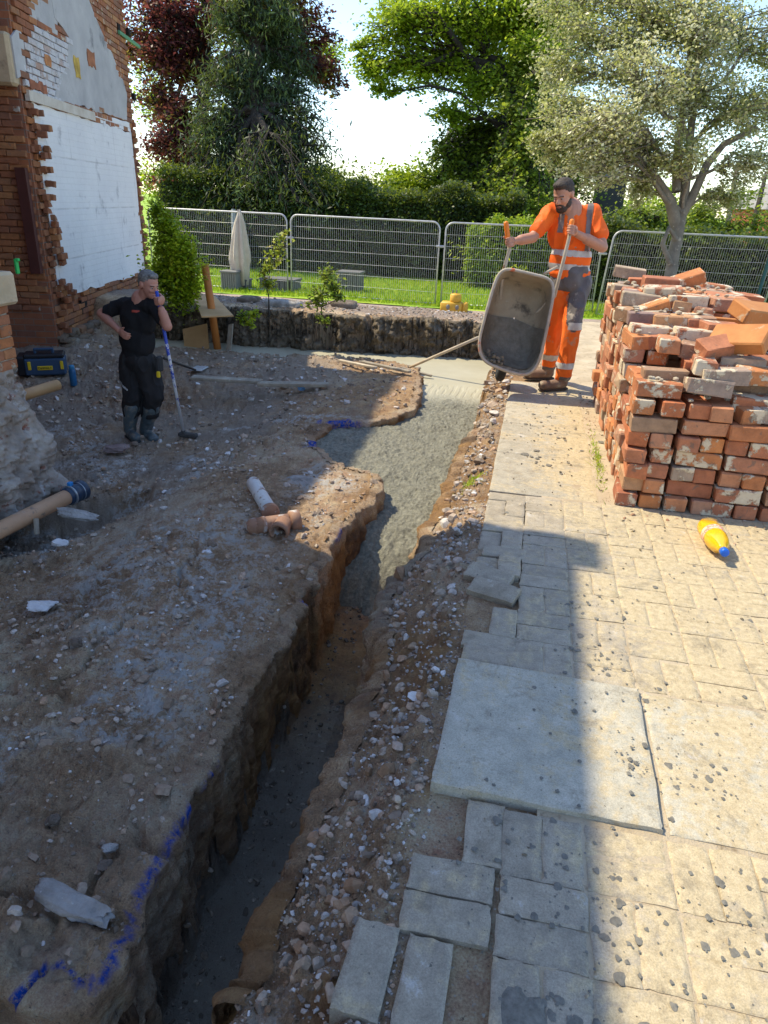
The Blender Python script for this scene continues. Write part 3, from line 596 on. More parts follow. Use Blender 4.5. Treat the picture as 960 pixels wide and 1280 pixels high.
# ================================================================ paving
def dusty(name, base, sandy=.55, gk=1.0):
    m, t, b = mk_nodes(name); c = coords(t, 'obj', True); wc = coords(t, 'world', False)
    oi = N(t, 'ShaderNodeObjectInfo')
    col = ramp(t, noise(t, c, 18, 6, .7), [(.3, tuple(x*.78 for x in base)), (.7, tuple(min(1, x*1.15) for x in base))])
    col = mix(t, .35, col, ramp(t, oi.outputs['Random'], [(0, (.34,)*3), (1, (.62,)*3)]), 'OVERLAY')
    sx_ = N(t, 'ShaderNodeSeparateXYZ'); L(t, wc, sx_.inputs[0])
    # trodden sand lies over the right of the yard (x grows to the right)
    sd = math_(t, 'MULTIPLY', thr(t, sx_.outputs[0], .0, .75), sandy)
    dn = math_(t, 'ADD', math_(t, 'MULTIPLY', noise(t, wc, 3.2, 7, .7), .55), math_(t, 'MULTIPLY', noise(t, wc, 26, 6, .7), .45))
    sm = thr(t, math_(t, 'ADD', dn, math_(t, 'MULTIPLY', sd, .28)), .50, .64)
    col = mix(t, sm, col, ramp(t, noise(t, wc, 40, 5), [(.3, (.41, .33, .205)), (.7, (.58, .485, .32))]))
    col = mix(t, math_(t, 'MULTIPLY', thr(t, noise(t, wc, 6, 8, .78, .4), .52, .66), .6), col, (.22, .185, .135))
    col = mix(t, math_(t, 'MULTIPLY', thr(t, noise(t, wc, 55, 4, .6), .66, .72), .8), col, (.10, .095, .085))
    col = mix(t, math_(t, 'MULTIPLY', thr(t, noise(t, c, 9, 6, .7), .62, .72), .45), col, (.56, .56, .56))
    col = mix(t, .38, col, ramp(t, noise(t, wc, 230, 5, .75), [(.38, (.26,)*3), (.5, (.5,)*3), (.62, (.72,)*3)]), 'OVERLAY')
    L(t, col, b.inputs['Base Color']); b.inputs['Roughness'].default_value = .9; b.inputs['Specular IOR Level'].default_value = .25
    bump(t, b, math_(t, 'ADD', noise(t, c, 90, 7, .7), math_(t, 'MULTIPLY', dn, 1.6)), .5, .008); return m
M_PAVER = dusty('concrete_paver', (.39, .34, .265), .55)
M_FLAG = dusty('smooth_flag', (.50, .47, .385), .35)
def slab_mesh(w, d, h, seed, chip=.004, n=6):
    """slab with rounded worn edges: grid top + skirt"""
    r = np.random.default_rng(seed); xs = np.concatenate([[0, .006, .014], np.linspace(.03, w-.03, n), [w-.014, w-.006, w]])-w/2
    ysl = np.concatenate([[0, .006, .014], np.linspace(.03, d-.03, n), [d-.014, d-.006, d]])-d/2
    A, B = np.meshgrid(xs, ysl); e = np.minimum(w/2-np.abs(A), d/2-np.abs(B)); z = -(.0035*(1-np.clip(e/.012, 0, 1))**2)
    z = z+.0012*r.normal(size=z.shape); a = A+np.where(e < .001, chip*.35*r.normal(size=z.shape), 0); b = B+np.where(e < .001, chip*.35*r.normal(size=z.shape), 0)
    v = np.stack([a, b, z], -1).reshape(-1, 3); nxx, nyy = len(xs), len(ysl); i = np.arange(nxx*nyy).reshape(nyy, nxx)
    f = [tuple(q_) for q_ in np.stack([i[:-1, :-1], i[:-1, 1:], i[1:, 1:], i[1:, :-1]], -1).reshape(-1, 4)]
    ring = list(i[0, :])+list(i[1:, -1])+list(i[-1, -2::-1])+list(i[-2:0:-1, 0]); k = len(v)
    low = v[ring].copy(); low[:, 2] = -h; v = np.concatenate([v, low]); m_ = len(ring)
    for j in range(m_): f.append((ring[j], k+j, k+(j+1) % m_, ring[(j+1) % m_]))
    f.append(tuple(range(k+m_-1, k-1, -1))); return v, f
paving = thing('paving', (.5, 2.2, 0), None, None); paving['kind'] = 'structure'
PV = [bpy.data.meshes.new(n_) for n_ in ()]
def mdata(name, v, f, mat, smooth=True):
    me = bpy.data.meshes.new(name); me.from_pydata([tuple(p) for p in v], [], f); me.materials.append(mat)
    me.polygons.foreach_set('use_smooth', np.ones(len(me.polygons), bool)); me.update(); me.set_sharp_from_angle(angle=.7); return me
pav_m = [mdata('paver', *slab_mesh(.2055, .1015, .06, 300+i, n=3), M_PAVER) for i in range(5)]
def inst(name, me, parent, loc, rot=(0, 0, 0), kind=None):
    o = bpy.data.objects.new(name, me); COL.objects.link(o); o.location = Vector([float(a) for a in loc])
    o.rotation_euler = rot; l = o.location.copy(); o.parent = parent
    q_ = parent
    while q_ is not None: l -= q_.location; q_ = q_.parent
    o.location = l
    return o
def paver(x, y, vert, z=0., rx=0., ry=0., dz=0.):
    if x > .66+.28*y: return
    j = .0018
    inst('paver', pav_m[rng.integers(5)], paving, (x+rng.normal()*j, y+rng.normal()*j, z+rng.normal()*.0010), (rx+rng.normal()*.004, ry+rng.normal()*.004, (math.pi/2 if vert else 0)+rng.normal()*.008))
C = .2105
for j in range(-4, 9):
    for i in range(0, 9):
        x0 = -.125+C*i; y0 = .62+C*j+(.0 if j < 4 else .0)
        if j == 4 or j == 5 or j == 6: continue
        if j > 6: y0 = 2.095+C*(j-7)
        if i == 0 and (j > 6 or j < 4): continue
        if j < -1: continue
        if (i+j) % 2: paver(x0+.105, y0+.053, False); paver(x0+.105, y0+.158, False)
        else: paver(x0+.053, y0+.105, True); paver(x0+.158, y0+.105, True)
for j in range(9, 15):                                                # on up to the brick stack
    for i in range(1, 9):
        x0 = -.125+C*i; y0 = 2.095+C*(j-7)
        if (i+j) % 2: paver(x0+.105, y0+.053, False); paver(x0+.105, y0+.158, False)
        else: paver(x0+.053, y0+.105, True); paver(x0+.158, y0+.105, True)
# the loosened edge course beside the dig
edge = [(.00, 2.16, 0, .004, 0, 0), (-.01, 2.26, 0, .0, 0, .01), (.035, 2.40, 1, .004, .02, 0), (-.06, 2.40, 1, -.03, .0, .08) if False else None,
        (-.02, 2.62, 0, .022, .22, .0, -.32), (-.05, 2.75, 0, .018, .20, .04, -.28), (.035, 2.88, 1, .012, .05, .05), (-.065, 2.86, 1, -.005, .0, .03), (.005, 3.02, 0, .004, .04, 0),
        (-.07, 3.15, 1, -.012, 0, -.03), (.035, 3.16, 1, .006, .0, .03), (-.015, 3.31, 0, .0, .03, 0), (-.015, 3.415, 0, -.003, .0, 0), (-.07, 3.57, 1, -.006, .0, 0), (.035, 3.57, 1, .0, 0, 0), (-.015, 3.72, 0, 0, 0, 0)]
for e in edge:
    if e is None: continue
    x, y, vt, z, rx, ry = e[:6]; a = e[6] if len(e) > 6 else 0
    inst('paver', pav_m[rng.integers(5)], paving, (x-.0, y, z), (rx, ry, (math.pi/2 if vt else 0)+a+rng.normal()*.02))
# left column of loose pavers nearest the camera, pulled slightly away
for x, y, vt, a in ((-.180, .955, 1, -.05), (-.055, .945, 1, -.03), (.040, 1.370, 1, .015), (-.028, 1.215, 0, .0), (-.030, 1.108, 0, .02), (-.02, .79, 0, .02), (-.17, .72, 1, -.03), (-.06, .66, 1, 0)):
    inst('paver', pav_m[rng.integers(5)], paving, (x, y, -.002), (rng.normal()*.01, rng.normal()*.01, (math.pi/2 if vt else 0)+a))
flag_m = [mdata('flagstone', *slab_mesh(.622, .602, .05, 320+i, n=9), M_FLAG) for i in range(2)]
fl = inst('flagstone', flag_m[0], paving, (.195, 1.783, .018), (.004, .012, -.012))
for x in (.835, 1.465): inst('flagstone', flag_m[1], paving, (x, 1.780, .001), (0, 0, 0))
path_m = mdata('path_slab', *slab_mesh(.615, .716, .05, 330, n=8), M_FLAG)
for j in range(8, 9):
    for i in range(3):
        x0 = -.125+C*i; y0 = 2.095+C*(j-7)
        if j < 15 and i > 0: continue
        if j == 8: continue
        if j < 10: continue
        if (i+j) % 2: paver(x0+.105, y0+.053, False); paver(x0+.105, y0+.158, False)
        else: paver(x0+.053, y0+.105, True); paver(x0+.158, y0+.105, True)
# mortar droppings on the paving
M_SPLAT = nmat('wet_mortar', [(.3, (.12, .112, .095)), (.7, (.24, .225, .19))], 60, .7, .7, 120, .006, mode='world', rand=False)
M_DFLAG = dusty('dusty_flag', (.44, .40, .32), 1.0); path_m.materials[0] = M_DFLAG
for j in range(4): inst('path_slab', path_m, paving, (.185, 4.16+.72*j, -.002), (0, 0, .003*(-1)**j))
mb = MB(); r = np.random.default_rng(5)
cl_ = [(.35, 1.16, .10, 26, .009), (.22, 1.28, .14, 26, .009), (.20, .92, .07, 26, .015), (.27, .85, .08, 20, .014), (.62, 1.72, .10, 26, .007), (.45, 1.70, .05, 14, .007), (.70, 1.20, .14, 34, .009), (.40, 2.6, .16, 30, .008), (.36, 2.25, .12, 26, .009), (.5, 2.0, .2, 30, .005), (.8, 1.4, .25, 40, .006), (.30, 1.9, .2, 30, .005), (.22, 5.2, .3, 60, .010), (.2, 4.4, .3, 40, .009), (.8, 2.8, .4, 40, .006), (.06, 1.3, .16, 20, .006), (.95, 1.75, .3, 30, .006), (.6, .95, .2, 30, .009)]
for (x, y, sp_, n_, sz) in cl_:
    for k in range(int(n_*1.8)):
        px_, py_ = x+r.normal()*sp_*.6, y+r.normal()*sp_*.75
        if px_ < -.1 or (1.49 > py_ > 1.465): continue
        zz = .0205 if (-.11 < px_ < .50 and 1.49 < py_ < 2.07) else .002
        s = sz*r.lognormal(-.25, .62)*.55; m_ = 15; h_ = r.normal(size=6)*[.22, .18, .12, .10, .07, .06]; ring = [(px_+s*(1+sum(h_[q]*math.cos((q//2+1+(q > 1))*2*math.pi*a/m_+q*1.7) for q in range(6)))*math.cos(2*math.pi*a/m_), py_+s*1.1*(1+sum(h_[q]*math.cos((q//2+1+(q > 1))*2*math.pi*a/m_+q*1.7) for q in range(6)))*math.sin(2*math.pi*a/m_), zz) for a in range(m_)]
        top_ = [((p[0]*.55+px_*.45), (p[1]*.55+py_*.45), zz+s*r.uniform(.05, .16)) for p in ring]
        mb.add(ring+top_, [(a, (a+1) % m_, m_+(a+1) % m_, m_+a) for a in range(m_)]+[tuple(range(m_, 2*m_))])
o = mb.build('mortar_splashes', M_SPLAT, smooth=True); tag(o, 'dark wet splashes of dropped mortar on the paving', 'mortar', kind='stuff')
# sand, crumbs and moss lying on the yard
def yard_pts(n, xr, yr): x = rng.uniform(*xr, n); y = yr[0]*(yr[1]/yr[0])**rng.uniform(0, 1, n); return x, y
x, y = yard_pts(2600, (.0, 2.0), (.7, 6.8)); k = fbm(x*2.5, y*2.5, 3, 401)+.9*ss(3.0, 3.7, y) > .12; x, y = x[k], y[k]; s = .0016+.006*rng.power(1, len(x))**6
scatter('yard_grit', np.stack([x, y, np.where((y > 1.48) & (y < 2.08), .003, 0)+s*.3+.0], 1), s*(1+y*.14), stonemat('grit', [(0, (.10, .085, .06)), (.6, (.30, .24, .16)), (1, (.5, .44, .34))]), 'sandy grit and small stones scattered over the paved yard')
x = np.concatenate([rng.normal(.535, .03, 260), rng.uniform(.5, 1.9, 700)]); y = np.concatenate([rng.uniform(3.8, 6.4, 260), rng.normal(3.62, .09, 700)])
s = .003+.013*rng.power(1, len(x))**4; scatter('brick_crumbs', np.stack([x, y, -.008+s*.4], 1), s, stonemat('crumb', [(0, (.15, .12, .08)), (.5, (.32, .25, .17)), (.8, (.38, .2, .12)), (1, (.5, .45, .36))]), 'crumbs of brick and mortar round the foot of the brick stack')
def tuft(name, cx, cy, rx_, ry_, n, h, label, zf=None):
    x = cx+rng.normal(0, rx_, n); y = cy+rng.normal(0, ry_, n); z = np.array([gz(a, b_) if a < -.1 else -.008 for a, b_ in zip(x, y)])
    a = rng.uniform(0, 6.28, n); hh = h*rng.uniform(.5, 1.2, n); wd = .003*rng.uniform(.6, 1.4, n); lx, ly = rng.normal(0, .7, n)*hh, rng.normal(0, .7, n)*hh
    v = np.stack([np.stack([x-np.cos(a)*wd, y-np.sin(a)*wd, z], 1), np.stack([x+np.cos(a)*wd, y+np.sin(a)*wd, z], 1), np.stack([x+lx, y+ly, z+hh], 1)], 1).reshape(-1, 3)
    o = mesh_np(name, v, np.arange(3*n).reshape(n, 3), M_BLADE); at_ = o.data.attributes.new('lv', 'FLOAT', 'POINT'); at_.data.foreach_set('value', np.repeat(rng.uniform(0, 1, n), 3).astype(np.float32))
    tag(o, label, 'grass', kind='stuff')
tuft('grass_tuft', .535, 4.55, .015, .28, 260, .035, 'thin green grass growing along the foot of the brick stack')
tuft('grass_tuft', -.24, 4.02, .035, .05, 160, .03, 'small green tuft of weeds on the bank where the shadow ends')

# ================================================================ bricks
RED = [(0, (.50, .165, .07)), (.18, (.45, .20, .115)), (.34, (.36, .135, .075)), (.5, (.56, .225, .085)), (.64, (.47, .235, .15)), (.76, (.34, .22, .145)), (.86, (.58, .32, .16)), (.94, (.42, .33, .24)), (1, (.28, .19, .17))]
def brickmat(name, cols, mort=.5, lo=.52, mortc=(.60, .53, .41), rough=.85):
    m, t, b = mk_nodes(name); c = coords(t, 'obj', True); oi = N(t, 'ShaderNodeObjectInfo')
    col = ramp(t, oi.outputs['Random'], cols); col = mix(t, .7, col, ramp(t, noise(t, c, 16, 6, .7), [(.25, (.28,)*3), (.5, (.5,)*3), (.75, (.72, .70, .66))]), 'OVERLAY')
    rr_ = math_(t, 'FRACT', math_(t, 'MULTIPLY', oi.outputs['Random'], 17.31))
    k = math_(t, 'ADD', noise(t, c, 9, 7, .65), math_(t, 'MULTIPLY', rr_, .16))
    col = mix(t, math_(t, 'MULTIPLY', thr(t, k, lo+.08, lo+.14), 1.0), col, mix(t, noise(t, c, 70, 4), tuple(x*.8 for x in mortc), tuple(min(1, x*1.12) for x in mortc)))
    col = mix(t, math_(t, 'MULTIPLY', thr(t, noise(t, c, 13, 5, .6, 1), .60, .68), .6), col, (.15, .125, .10))
    L(t, col, b.inputs['Base Color']); b.inputs['Roughness'].default_value = rough; b.inputs['Specular IOR Level'].default_value = .25
    bump(t, b, math_(t, 'ADD', noise(t, c, 60, 7, .7), thr(t, k, lo+.07, lo+.15)), .7, .006); return m
M_BRICK = brickmat('reclaimed_brick', RED, lo=.548, mortc=(.68, .58, .43))
M_WBRICK = brickmat('house_brick', [(0, (.30, .115, .055)), (.3, (.25, .11, .065)), (.6, (.36, .15, .06)), (.8, (.20, .10, .07)), (1, (.40, .19, .08))], lo=.66, mortc=(.42, .38, .33))
def brick_mesh(name, l, w_, h, seed, mat):
    v, f = box((0, 0, 0), (l, w_, h), bev=.006); r = np.random.default_rng(seed); v = v+r.normal(size=v.shape)*.0022
    if seed % 3 == 0:                                                  # a knocked-off corner
        d = unit(np.array([r.choice([-1, 1])*l, r.choice([-1, 1])*w_, r.choice([-1, 1])*h])*[.5, .9, 1.2]); k = np.sort(v@d)[-3]-.012; v = v-np.outer(np.maximum(v@d-k, 0), d)
    me = bpy.data.meshes.new(name); me.from_pydata([tuple(p) for p in v], [], f); me.materials.append(mat); me.update(); return me
BL, BW, BH = .232, .110, .079; CO = .0875
bm_ = [brick_mesh('brick', BL, BW, BH, 500+i, M_BRICK) for i in range(9)]
stack = thing('brick_stack', (1.4, 4.9, 0), 'big untidy stack of reclaimed red bricks on the right of the yard', 'brick stack')
SX, SY = .600, 3.80
cells = []
def Hs(i, j):
    """height of the stack in courses at a cell"""
    base = [7, 8, 10, 11, 12, 12, 12, 11, 11, 10][j] if j < 10 else 9
    if j == 0: base = [8, 7, 7, 8, 8, 7, 7, 6][i]
    elif j == 1: base = [8, 9, 9, 8, 8, 8, 8, 7][i]
    elif j == 2: base = [10, 10, 9, 9, 9, 9, 9, 8][i]
    elif j == 3: base = [11, 11, 10, 10, 9, 9, 9, 8][i]
    else: base = base-[0, 0, 0, 1, 1, 2, 2, 3][i]
    return base
bricks = []
for i in range(8):
    for j in range(10):
        H = Hs(i, j)
        for k in range(H):
            vis = j == 0 or i == 0 or k >= H-1 or (j > 0 and k >= Hs(i, j-1)-0) or (i > 0 and k >= Hs(i-1, j))
            if i == 7 or j == 9: vis = True
            if not vis: continue
            cx, cy = SX+.12+.242*i, SY+.12+.242*j
            hdr = ((k+i*2+j) % 2 == 0) if rng.random() < .8 else rng.random() < .5
            if i == 0: hdr = hdr if rng.random() < .7 else True
            z = k*CO+BH/2-.004
            lean = -.0045*k if i == 0 else 0
            for s in (-1, 1):
                if hdr: p = (cx+s*.058, cy, z); rz_ = math.pi/2
                else: p = (cx, cy+s*.058, z); rz_ = 0
                jx = rng.normal()*(.014 if i == 0 else .008); jy = rng.normal()*(.014 if j == 0 else .008)
                top = k == H-1
                bricks.append(((p[0]+jx+lean, p[1]+jy, p[2]+rng.normal()*.0015), (rng.normal()*.012*(1+2*top), rng.normal()*.012*(1+2*top), rz_+rng.normal()*.035*(1+2*top)), i, j, k, H))
# loose bricks thrown on top
loose = []
def lb(px_, py_, Y, rx, ry, rz_): p = ony(px_, py_, Y); loose.append((tuple(p), (rx, ry, rz_)))
for a in ((787, 341, 5.8, .05, .1, -.1), (768, 362, 5.6, .0, .0, 1.5), (795, 355, 5.5, 0, .05, 1.5), (825, 354, 5.3, .1, .02, .1), (858, 350, 5.5, .3, -.35, .15), (790, 372, 5.15, 0, 0, .05), (820, 371, 5.0, 0, 0, .1),
          (828, 366, 4.9, .15, -.02, -.05), (812, 388, 4.72, .1, -.42, .05), (790, 392, 4.75, .05, 0, .9), (852, 385, 4.85, .1, .1, 1.4), (872, 397, 5.0, 0, .1, .2), (905, 372, 5.4, 0, .05, .2), (885, 375, 5.2, .05, .05, 1.2),
          (930, 375, 5.3, .1, .1, .15), (880, 392, 4.8, .1, .05, 1.3), (840, 402, 4.55, .05, 0, .1), (868, 407, 4.6, 0, .1, 1.5), (900, 412, 4.45, .1, .05, .4), (868, 420, 4.35, .0, .05, .1), (812, 415, 4.42, .02, .05, .1), (835, 430, 4.22, 0, .03, 1.5),
          (862, 436, 4.25, .1, 0, 1.45), (896, 434, 4.1, .45, -.12, .55), (880, 457, 4.0, .05, .02, 1.5), (905, 470, 3.92, 0, -.05, .05), (830, 470, 4.0, 0, .02, .03), (885, 484, 3.88, -.15, .06, .03), (925, 455, 4.1, 0, 0, .05),
          (950, 470, 4.0, .05, 0, .1), (778, 378, 5.3, 0, .06, 1.45), (940, 505, 3.95, .1, .05, .1), (857, 372, 5.6, .2, .1, .9), (958, 455, 4.25, .2, .1, .3), (930, 405, 4.9, .1, .1, .9), (955, 395, 5.2, .1, .3, .2), (848, 365, 5.9, 0, .2, 1.2), (893, 362, 5.9, .1, .1, .2)): lb(*a)
allb = [(p, r_, 0) for p, r_ in loose]
def prio(b): (p, r_, i, j, k, H) = b; return np.hypot(p[0], p[1])-.25*(j == 0)-.12*(i == 0)-.06*(k >= H-1)+(3 if (i > 5) else 0)
bricks.sort(key=prio); nfit = 300-len(loose)
for p, r_ in loose: inst('brick', bm_[rng.integers(9)], stack, p, r_)
for b_ in bricks[:nfit]: inst('brick', bm_[rng.integers(9)], stack, b_[0], b_[1])
mb = MB()
for b_ in bricks[nfit:]:
    v, f = box((0, 0, 0), (BL, BW, BH), bev=.006); v = v@rotxyz(*b_[1]).T+b_[0]; mb.add(v, f)
def manybrick(name, cols):
    m, t, b = mk_nodes(name); g = N(t, 'ShaderNodeNewGeometry'); c = coords(t, 'world', False)
    col = ramp(t, g.outputs['Random Per Island'], cols); col = mix(t, .6, col, ramp(t, noise(t, c, 16, 6, .7), [(.25, (.28,)*3), (.75, (.72,)*3)]), 'OVERLAY')
    kk = noise(t, c, 9, 7, .65); col = mix(t, thr(t, kk, .57, .63), col, (.5, .43, .33)); L(t, col, b.inputs['Base Color']); b.inputs['Roughness'].default_value = .88
    bump(t, b, noise(t, c, 60, 6, .7), .6, .006); return m
o = mb.build('brick', manybrick('reclaimed_brick_back', RED), stack); o['kind'] = 'stuff'
mb = MB(); r = np.random.default_rng(8)
for i in range(260):                                                    # old mortar and crumbs on the stack
    a = r.integers(0, 8); b_ = r.integers(0, 8); v, f = SB[r.integers(8)]; s = r.uniform(.008, .028); p = (SX+.24*a+r.uniform(0, .24), SY+.24*b_+r.uniform(0, .24), Hs(a, b_)*CO-.004+s*.3)
    mb.add(np.array(v)*s*[1, 1, .6]+p, f)
o = mb.build('mortar_crumbs', nmat('old_mortar', [(.3, (.34, .28, .20)), (.7, (.56, .50, .40))], 30, .95, .6, 90, .01, mode='world', rand=False), stack); o['kind'] = 'stuff'
# hollow clay blocks lying on the heap
def frog_block(c, rot, mat, name, label):
    v, f = box((0, 0, 0), (.30, .20, .10), bev=.006); M = rotxyz(*rot); mb = MB(); 
    for cc, s_ in (((0, .085, 0), (.30, .03, .10)), ((0, -.085, 0), (.30, .03, .10)), ((.135, 0, 0), (.03, .14, .10)), ((-.135, 0, 0), (.03, .14, .10)), ((0, 0, -.03), (.24, .14, .03))):
        v, f = box(cc, s_, bev=.003); mb.add(v@M.T+c, f)
    o = mb.build(name, mat, stack); return o
M_TERRA = nmat('terracotta', [(.3, (.42, .16, .05)), (.7, (.56, .25, .085))], 7, .8, .5, 60, .005, layers=[((.5, .42, .3), 8, .6, .7)])
frog_block(ony(893, 402, 4.75), (.15, .03, .12), M_TERRA, 'clay_block', '')
for px_, py_, Y, rr_ in ((925, 424, 4.15, (.65, -.15, -.62)), (948, 392, 4.45, (.3, .1, .5))):
    v, f = box((0, 0, 0), (.30, .16, .085), bev=.008); v = v@rotxyz(*rr_).T+ony(px_, py_, Y); mesh_np('clay_block', v, f, M_TERRA, stack)
# ================================================================ the half demolished brick house
W0 = np.array([-6.10, 8.25]); E_ = unit([-1.12, 4.35]); NN = np.array([E_[1], -E_[0]])    # along the wall, out of the wall
def wp(s, z, n=0.): p = W0+E_*s+NN*n; return np.array([p[0], p[1], z])
def spx(x, y):
    """photograph pixel -> (s, z) on the plane of the wall"""
    d = ray(x, y); n3_ = np.array([NN[0], NN[1], 0]); t = ((np.array([W0[0], W0[1], 0])-CP)@n3_)/(d@n3_); p = CP+t*d
    return float((p[:2]-W0)@E_), float(p[2])
HB = np.array([[E_[0], NN[0], 0], [E_[1], NN[1], 0], [0, 0, 1]])           # columns: along, out, up
house = thing('brick_house', (-6.5, 8.2, -.6), 'old red brick house, its side stripped to white plaster where an extension was pulled down', 'house')
def brickwall_mat(name, sc=1.0, ax='x', dark=1.0):
    m, t, b = mk_nodes(name); c = coords(t, 'obj', False); br = N(t, 'ShaderNodeTexBrick')
    s = N(t, 'ShaderNodeSeparateXYZ'); L(t, c, s.inputs[0]); cb = N(t, 'ShaderNodeCombineXYZ'); L(t, s.outputs[0 if ax == 'x' else 1], cb.inputs[0]); L(t, s.outputs[2], cb.inputs[1])
    L(t, cb.outputs[0], br.inputs['Vector']); br.inputs['Scale'].default_value = 1
    br.inputs['Brick Width'].default_value = .24; br.inputs['Row Height'].default_value = .078; br.inputs['Mortar Size'].default_value = .005
    br.inputs['Color1'].default_value = (.34*dark, .125*dark, .055*dark, 1); br.inputs['Color2'].default_value = (.22*dark, .095*dark, .06*dark, 1); br.inputs['Mortar'].default_value = (.20, .16, .13, 1)
    col = mix(t, .6, br.outputs['Color'], ramp(t, noise(t, c, 5, 6, .7), [(.3, (.3,)*3), (.7, (.68,)*3)]), 'OVERLAY')
    L(t, col, b.inputs['Base Color']); b.inputs['Roughness'].default_value = .9; bump(t, b, math_(t, 'SUBTRACT', noise(t, c, 60, 5), br.outputs['Fac']), .5, .01); return m
M_WALLX = brickwall_mat('brick_wall_x', ax='x'); M_WALLY = brickwall_mat('brick_wall_y', ax='y')
def prism(poly, z0, z1, name, mat, parent):
    n = len(poly); v = [(p[0], p[1], z0) for p in poly]+[(p[0], p[1], z1) for p in poly]
    f = [tuple(range(n-1, -1, -1)), tuple(range(n, 2*n))]+[(k, (k+1) % n, n+(k+1) % n, n+k) for k in range(n)]
    return mesh_np(name, v, f, mat, parent)
a, b_ = wp(.02, 0, -.02)[:2], wp(4.62, 0, -.02)[:2]
prism([a, b_, b_-NN*5, a-NN*5], -.9, 4.78, 'side_wall', M_WALLY, house)
prism([(-7.0, 4.36), (-7.0, 9.75), (-12, 9.75), (-12, 4.36)], -.9, 7.45, 'main_wall', M_WALLY, house)
prism([(-3.66, -4.0), (-3.66, 4.30), (-9, 4.30), (-9, -4.0)], -.9, 5.62, 'rear_wall', M_WALLY, house)
M_SLATE = nmat('slate', [(.3, (.07, .07, .08)), (.7, (.14, .14, .15))], 12, .7, .5, 30, .01)
def roof(x0, x1, y0, y1, z, rise, ov=.15):
    mb = MB(); xm = (x0+x1)/2; v = [(x0-ov, y0-ov, z), (x1+ov, y0-ov, z), (xm, y0-ov, z+rise), (x0-ov, y1+ov, z), (x1+ov, y1+ov, z), (xm, y1+ov, z+rise)]
    v = v+[(p[0], p[1], p[2]-.10) for p in v]; mb.add(v, [(1, 4, 5, 2), (0, 2, 5, 3), (6, 9, 11, 8), (7, 8, 11, 10), (0, 1, 2), (3, 5, 4), (6, 8, 7), (9, 10, 11), (0, 6, 7, 1), (3, 4, 10, 9), (1, 7, 10, 4), (0, 3, 9, 6)])
    return mb.build('roof', M_SLATE, house)
roof(-9, -3.66, -4, 4.30, 5.63, 1.9, .04); roof(-12, -7.0, 4.36, 9.75, 7.46, 1.9, .04)
# chimney stack whose shadow nicks the end of the house shadow on the paving
v, f = box((-3.76, 4.22, 5.72), (.2, .30, .3), bev=.01); mesh_np('chimney', v, f, M_WALLY, house)

M_PLWH = nmat('white_painted_plaster', [(.3, (.74, .745, .76)), (.7, (.83, .835, .84))], 1.6, .8, .35, 9, .02, layers=[((.46, .46, .48), 2.6, .57, .72), ((.30, .27, .25), 24, .70, .74), ((.74, .74, .75), 5, .6, .7), ((.36, .25, .19), 11, .72, .76)])
M_PLGR = nmat('grey_render', [(.3, (.38, .38, .39)), (.7, (.52, .52, .52))], 2.2, .9, .5, 14, .02, layers=[((.22, .22, .23), 1.6, .56, .7), ((.52, .52, .52), 3.5, .6, .72), ((.2, .12, .09), 14, .71, .75)])
def panel(name, pts, n0, n1, mat, label=None, sub=0):
    P = [wp(s, z, n1) for s, z in pts]; Q = [wp(s, z, n0) for s, z in pts]; n = len(P)
    f = [tuple(range(n-1, -1, -1)), tuple(range(n, 2*n))]+[(k, n+k, n+(k+1) % n, (k+1) % n) for k in range(n)]
    o = mesh_np(name, P+Q, f, mat, house)
    if label: o['label'] = label
    return o
def jagged(pts, step=.12, amp=.025, seed=1):
    r = np.random.default_rng(seed); out = []
    for (a, b_) in zip(pts, pts[1:]+pts[:1]):
        L_ = math.hypot(b_[0]-a[0], b_[1]-a[1]); k = max(1, int(L_/step))
        for i in range(k): t = i/k; out.append((a[0]+(b_[0]-a[0])*t+(r.normal()*amp if i else 0), a[1]+(b_[1]-a[1])*t+(r.normal()*amp if i else 0)))
    return out
ZB = .13; sR = spx(165, 200)[0]; sR2 = 4.36
white = [(.22, ZB+.05), (1.2, ZB+.02), (2.6, ZB), (4.38, ZB-.02), (4.34, 1.0), (4.30, 2.42), (.22, 2.42)]
_t = M_PLWH.node_tree; _b = _t.nodes['Principled BSDF']; _c = coords(_t, 'world', False); _s = N(_t, 'ShaderNodeSeparateXYZ'); L(_t, _c, _s.inputs[0]); _cb = N(_t, 'ShaderNodeCombineXYZ'); L(_t, _s.outputs[1], _cb.inputs[0]); L(_t, _s.outputs[2], _cb.inputs[1])
_col = _b.inputs['Base Color'].links[0].from_socket; _fine = N(_t, 'ShaderNodeTexBrick'); _big = N(_t, 'ShaderNodeTexBrick')
for _n, _w, _r, _m in ((_fine, .24, .0775, .006), (_big, 1.9, .62, .012)):
    _n.inputs['Scale'].default_value = 1; _n.inputs['Brick Width'].default_value = _w; _n.inputs['Row Height'].default_value = _r; _n.inputs['Mortar Size'].default_value = _m; L(_t, _cb.outputs[0], _n.inputs['Vector'])
_pm = thr(_t, noise(_t, _c, 2.2, 5), .42, .60); _k = math_(_t, 'MULTIPLY', _fine.outputs['Fac'], math_(_t, 'MULTIPLY', _pm, .10)); _k2 = math_(_t, 'MULTIPLY', _big.outputs['Fac'], math_(_t, 'MULTIPLY', thr(_t, noise(_t, _c, 3.1, 5), .40, .62), .32))
L(_t, mix(_t, _k2, mix(_t, _k, _col, (.40, .40, .42)), (.34, .32, .32)), _b.inputs['Base Color'])
